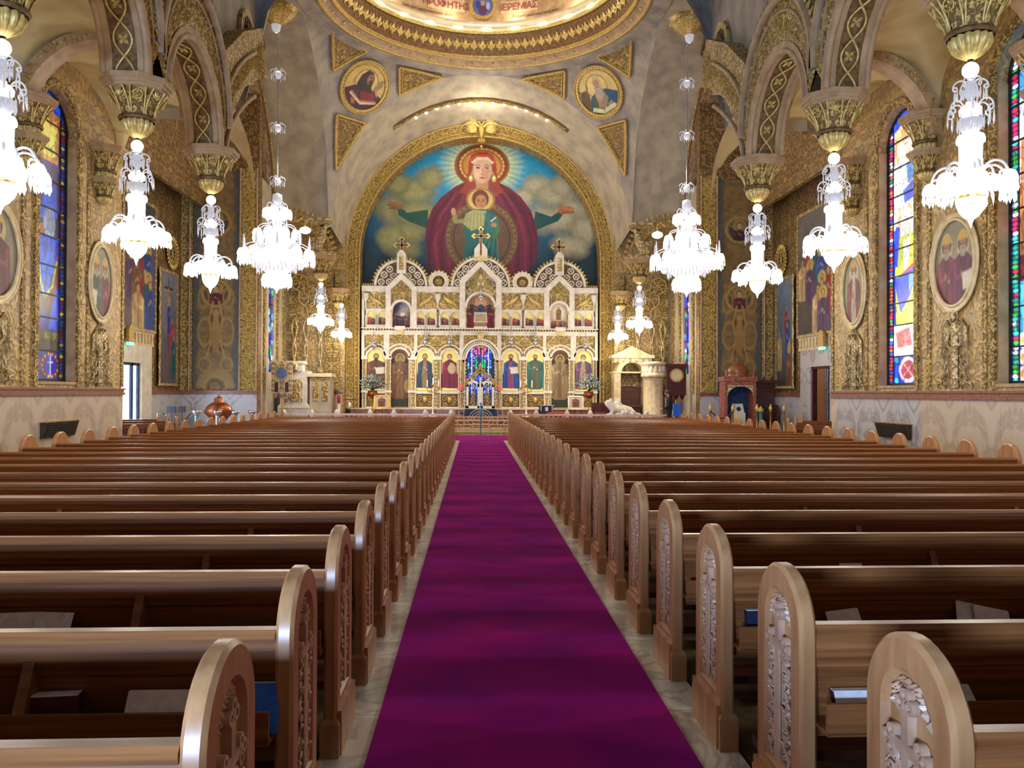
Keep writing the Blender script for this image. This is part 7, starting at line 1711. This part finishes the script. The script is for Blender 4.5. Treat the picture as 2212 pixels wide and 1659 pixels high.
# stanchions with ropes and poles
e0 = None
for k, (x, y) in enumerate(((7.3,25.6),(8.0,25.5),(8.75,25.4),(9.15,25.3),(9.55,25.2))):
    lab = 'gold topped rope stanchion near the carved shrine, %s from the left' % ORD[k]
    if e0 is None:
        e0 = e = empty('rope_stanchion', (x, y, 0), lab, 'stanchion', 'gold stanchions'); B().lathe([(.16,0),(.14,.03),(.03,.05),(.025,1.0),(.05,1.04),(.03,1.08)], 12).build('post', M['brass'], e); B().lathe([(.05,1.08),(.06,1.13),(.03,1.2),(.015,1.25),(.001,1.27)], 10).build('finial', M['gold_bright'], e)
    else: e = dup(e0, (x, y, 0), 0, lab)
e = empty('teal_standard', (8.62, 24.7, 0), 'slim teal and silver column stand in front of the carved shrine', 'stand'); B().lathe([(.14,0),(.06,.04),(.055,1.0),(.08,1.04)], 12).build('column', M['teal'], e); B().lathe([(.09,1.04),(.1,1.1),(.04,1.16),(.001,1.22)], 10).build('cap', M['gold'], e)
for k, (x0, x1) in enumerate(((7.3,8.0),(9.15,9.55))):
    e = empty('velvet_rope', ((x0+x1)/2, 25.5, 0), 'dark red rope slung between stanchions, %s from the left' % ORD[k], 'rope', 'barrier ropes'); w = (x1-x0)/2; B().tube([(-w+2*w*t/10, .04*(5-t)/5, 1.02-.22*sin(pi*t/10)) for t in range(11)], .02, 6).build('rope', M['maroon'], e)
# left transept: copper font, silver urns, music gear
e = empty('copper_font', (-8.3, 26, 0), 'round copper baptismal font with domed lid and cross', 'font'); B().lathe([(.34,0),(.3,.08),(.2,.2),(.16,.6),(.3,.78),(.42,.9),(.44,1.0)], 24, gad=.05, gn=10).build('bowl', M['copper'], e); B().lathe([(.42,1.0),(.38,1.1),(.24,1.22),(.14,1.26),(.15,1.36),(.06,1.42),(.001,1.44)], 20).build('lid', M['copper'], e); B().box(-.012,.012,-.012,.012,1.43,1.62).box(-.05,.05,-.012,.012,1.53,1.555).build('cross', M['brass'], e)
for k, (x, y, m, h) in enumerate(((-8.45,24.4,'teal',1.02),(-8.0,24.9,'silver',1.0),(-7.7,25.7,'silver',.98),(-7.35,26.3,'silver',.98))):
    e = empty('silver_urn_stand', (x, y, 0), '%s urn on a slim stand in the left transept, %s from the left' % ('teal and silver' if m == 'teal' else 'silver', ORD[k]), 'stand', 'urn stands'); B().lathe([(.14,0),(.04,.05),(.05,.5),(.06,h-.14)], 12).build('stem', M[m], e); B().lathe([(.05,h-.14),(.12,h-.06),(.13,h),(.1,h+.01)], 12).build('bowl', M['silver'], e)
e = empty('microphone_gear', (-9.0, 24.3, 0), 'black music stand gear with looped cables by the left transept wall', 'music stand'); b = B().box(-.28,-.02,-.03,.03,.95,1.15).box(.05,.25,-.03,.03,.97,1.15).tube([(-.15,0,0),(-.15,0,.98)], .015, 6).tube([(.15,0,0),(.15,0,1.0)], .015, 6); b.tube([(-.4+.1*t, .05*sin(t), .95-.35*sin(pi*t/8)) for t in range(9)], .018, 5); b.box(-.35,.35,-.15,.15,0,.04); b.build('stands', M['suit'], e)
e = empty('lit_candle_stand', (-5.35, 30.9, .66), 'white candle column with red glass near the left pulpit', 'candle stand'); B().lathe([(.09,0),(.05,.05),(.05,.5)], 10).build('column', M['white'], e); B().lathe([(.06,.5),(.065,.78),(.05,.8)], 10).build('red_glass', M['red'], e)
e = empty('small_lectern', (-4.95, 31.0, .66), 'small dark lectern with a pale carved dove figure, left of the flowers', 'lectern'); B().tube([(0,0,0),(0,0,.6)], .03, 6).prism([(-.2,.62),(.2,.62),(.2,.66),(-.2,.66)], -.15, .15).box(-.2,.2,-.16,.16,0,.04).build('stand', M['wood_dark'], e); B().lathe([(.001,.3),(.08,.38),(.05,.5),(.001,.6)], 8, (0,-.1,0)).build('dove', M['white'], e)
# wall lamps beside the great chandeliers, pilaster lions, carved scrolls
for s, nm in ((-1, 'left'), (1, 'right')):
    e = empty('oval_wall_lamp', (5.35*s, 24.6, 6.45), 'small bright oval lamp hanging beside the %s great chandelier' % nm, 'lamp', 'oval lamps'); B().ball((0,0,0), .17, 14, 8, .62).build('glass', M['lit'], e); B().tube([(0,0,.1),(0,0,.3),(.1*s,.1,.42),(.3*s,.2,.3)], .02, 6).lathe([(.05,.1),(.1,.06)], 10).build('arm', M['gold'], e)
    e = empty('gilt_griffin', (5.62*s, 28.5, 6.42), 'pale gilt crouching griffin above the %s chancel capital' % nm, 'statue', 'gilt griffins')
    b = B().tube([(.25*s,0,.1),(.1*s,0,.35),(-.05*s,0,.6),(-.1*s,0,.85),(-.2*s,-.02,.98),(-.32*s,-.03,.95)], [.2,.2,.16,.1,.09,.03], 8); b.tube([(.28*s,0,.1),(.1*s,-.15,.08),(-.2*s,-.15,.06)], [.12,.08,.05], 6)
    for k in range(5): b.tube([(0,-.12,.55), (.2*s+.04*k*s,-.14,.5-.03*k), (.38*s,-.12,.25-.05*k+.3)], .03, 5)
    b.tube([tuple((( .2+.16*cos(t*.7)*(1-t/14))*s, -.18, .3+.16*sin(t*.7)*(1-t/14))) for t in range(12)], .025, 5); b.build('body', M['relief_pale'], e); B().box(-.5,.5,-.4,.3,-.08,0).box(-.4,.4,-.3,.3,1.1,1.2).build('ledge', M['relief_pale'], e)
    e = empty('carved_scrollwork', (6.7*s, 31.95, 5.0), 'dark gilt openwork scroll carving on the %s chapel wall' % nm, 'carving', 'scroll carvings'); b = B()
    for cx, cz, R_, dr in ((0,.3,.42,1),(.25*-s,-.25,.34,-1),(-.35*-s,.85,.34,1)):
        b.archband(cx, cz, R_*.86, R_, 0, 2*pi, -.1, 0, 18)
        for k in range(6): a = k*pi/3; b.tube([(cx,-.05,cz),(cx+R_*.5*cos(a+.4),-.07,cz+R_*.5*sin(a+.4)),(cx+R_*cos(a),-.05,cz+R_*sin(a))], .03, 5)
    b.build('scrolls', M['gold'], e); g = B()
    for cx in (-.45, .1, .55):
        for q in (-1, 1): g.tube([(cx*s+q*.12*abs(sin(t*.55))*(1-t/16), -.05, -.55-.15*t) for t in range(14)], .035, 5)
        g.ball((cx*s,-.05,-2.6), .13, 8, 6, 1.3)
    g.build('pendant_finials', M['relief_pale'], e)
# ================================================================ person standing beyond the chancel rail
def man(x, y, z, rz, lab):
    e = empty('person', (x, y, z), lab, 'person', rz=rz)
    def skin(nm, V, E, Rr, m, root=0):
        me = bpy.data.meshes.new(nm); me.from_pydata(V, E, []); o = bpy.data.objects.new(nm, me); C.objects.link(o); o.parent = e; o.modifiers.new('s', 'SKIN')
        for i, v in enumerate(me.skin_vertices[0].data): v.radius = (Rr[i] if isinstance(Rr[i], tuple) else (Rr[i],)*2); v.use_root = (i == root)
        o.modifiers.new('u', 'SUBSURF').render_levels = 2; me.materials.append(m); return o
    # faces +y locally; slightly bowed, hands together in front
    V = [(0,0,.90),(0,.0,1.1),(0,-.02,1.3),(0,.02,1.42),(.1,0,.86),(.11,.02,.48),(.11,-.02,.08),(-.1,0,.86),(-.11,.02,.48),(-.11,-.02,.08),(.17,-.02,1.36),(.23,0,1.12),(.14,.2,1.0),(-.17,-.02,1.36),(-.23,0,1.12),(-.14,.2,1.0)]
    E = [(0,1),(1,2),(2,3),(0,4),(4,5),(5,6),(0,7),(7,8),(8,9),(2,10),(10,11),(11,12),(2,13),(13,14),(14,15)]
    skin('suit', V, E, [(.16,.11),(.16,.11),(.18,.12),(.07,.07),.09,.07,.05,.09,.07,.05,.07,.055,.04,.07,.055,.04], M['suit'])
    skin('head', [(0,.02,1.42),(0,.05,1.5),(0,.08,1.58),(0,.12,1.62),(0,.17,1.56)], [(0,1),(1,2),(2,3),(2,4)], [.05,.055,.095,.08,.03], M['skin'])
    B().lathe([(.001,-.02),(.09,.0),(.105,.05),(.09,.1),(.04,.13),(.001,.14)], 12, (0,.07,1.57)).build('hair', mat('grey_hair', lin(90,84,80), lin(60,56,54), 30, rough=.8), e)
    for q in (-1, 1):
        h = B(); h.lathe([(.001,-.05),(.035,-.02),(.035,.03),(.001,.05)], 8, (q*.08,.26,.99))
        for k in range(4): h.tube([(q*.08-q*.02*k*.5,.28,1.0+.015*k), (q*(.04-.01*k),.32,.99+.015*k), (q*.02,.33,.97+.015*k)], .009, 5)
        h.tube([(q*.07,.26,1.03),(q*.04,.28,1.06)], .01, 5); h.build('hand', M['skin'], e)
        B().box(q*.11-.05, q*.11+.05, -.1, .16, 0, .08).build('shoe', M['black'], e)
    B().prism([(-.05,1.1),(.05,1.1),(.07,1.4),(-.07,1.4)], .11, .135).build('shirt', M['white'], e)
    e2 = B(); 
man(6.71, 28.6, .016, radians(70), 'man in a black suit with bowed head standing by the fluted pulpit')
e = empty('blue_light_shape', (7.05, 28.9, .016), 'bright blue bag on a stand behind the man in black', 'bag'); B().prism([(-.14,.75),(.14,.75),(.12,1.2),(-.12,1.2)], -.06, .06).build('body', M['page_blue'], e); B().box(-.02,.02,-.02,.02,.03,.75).box(-.2,.2,-.15,.15,0,.03).build('stand', M['suit'], e)  # blue shape and its stand are added in place of blue light
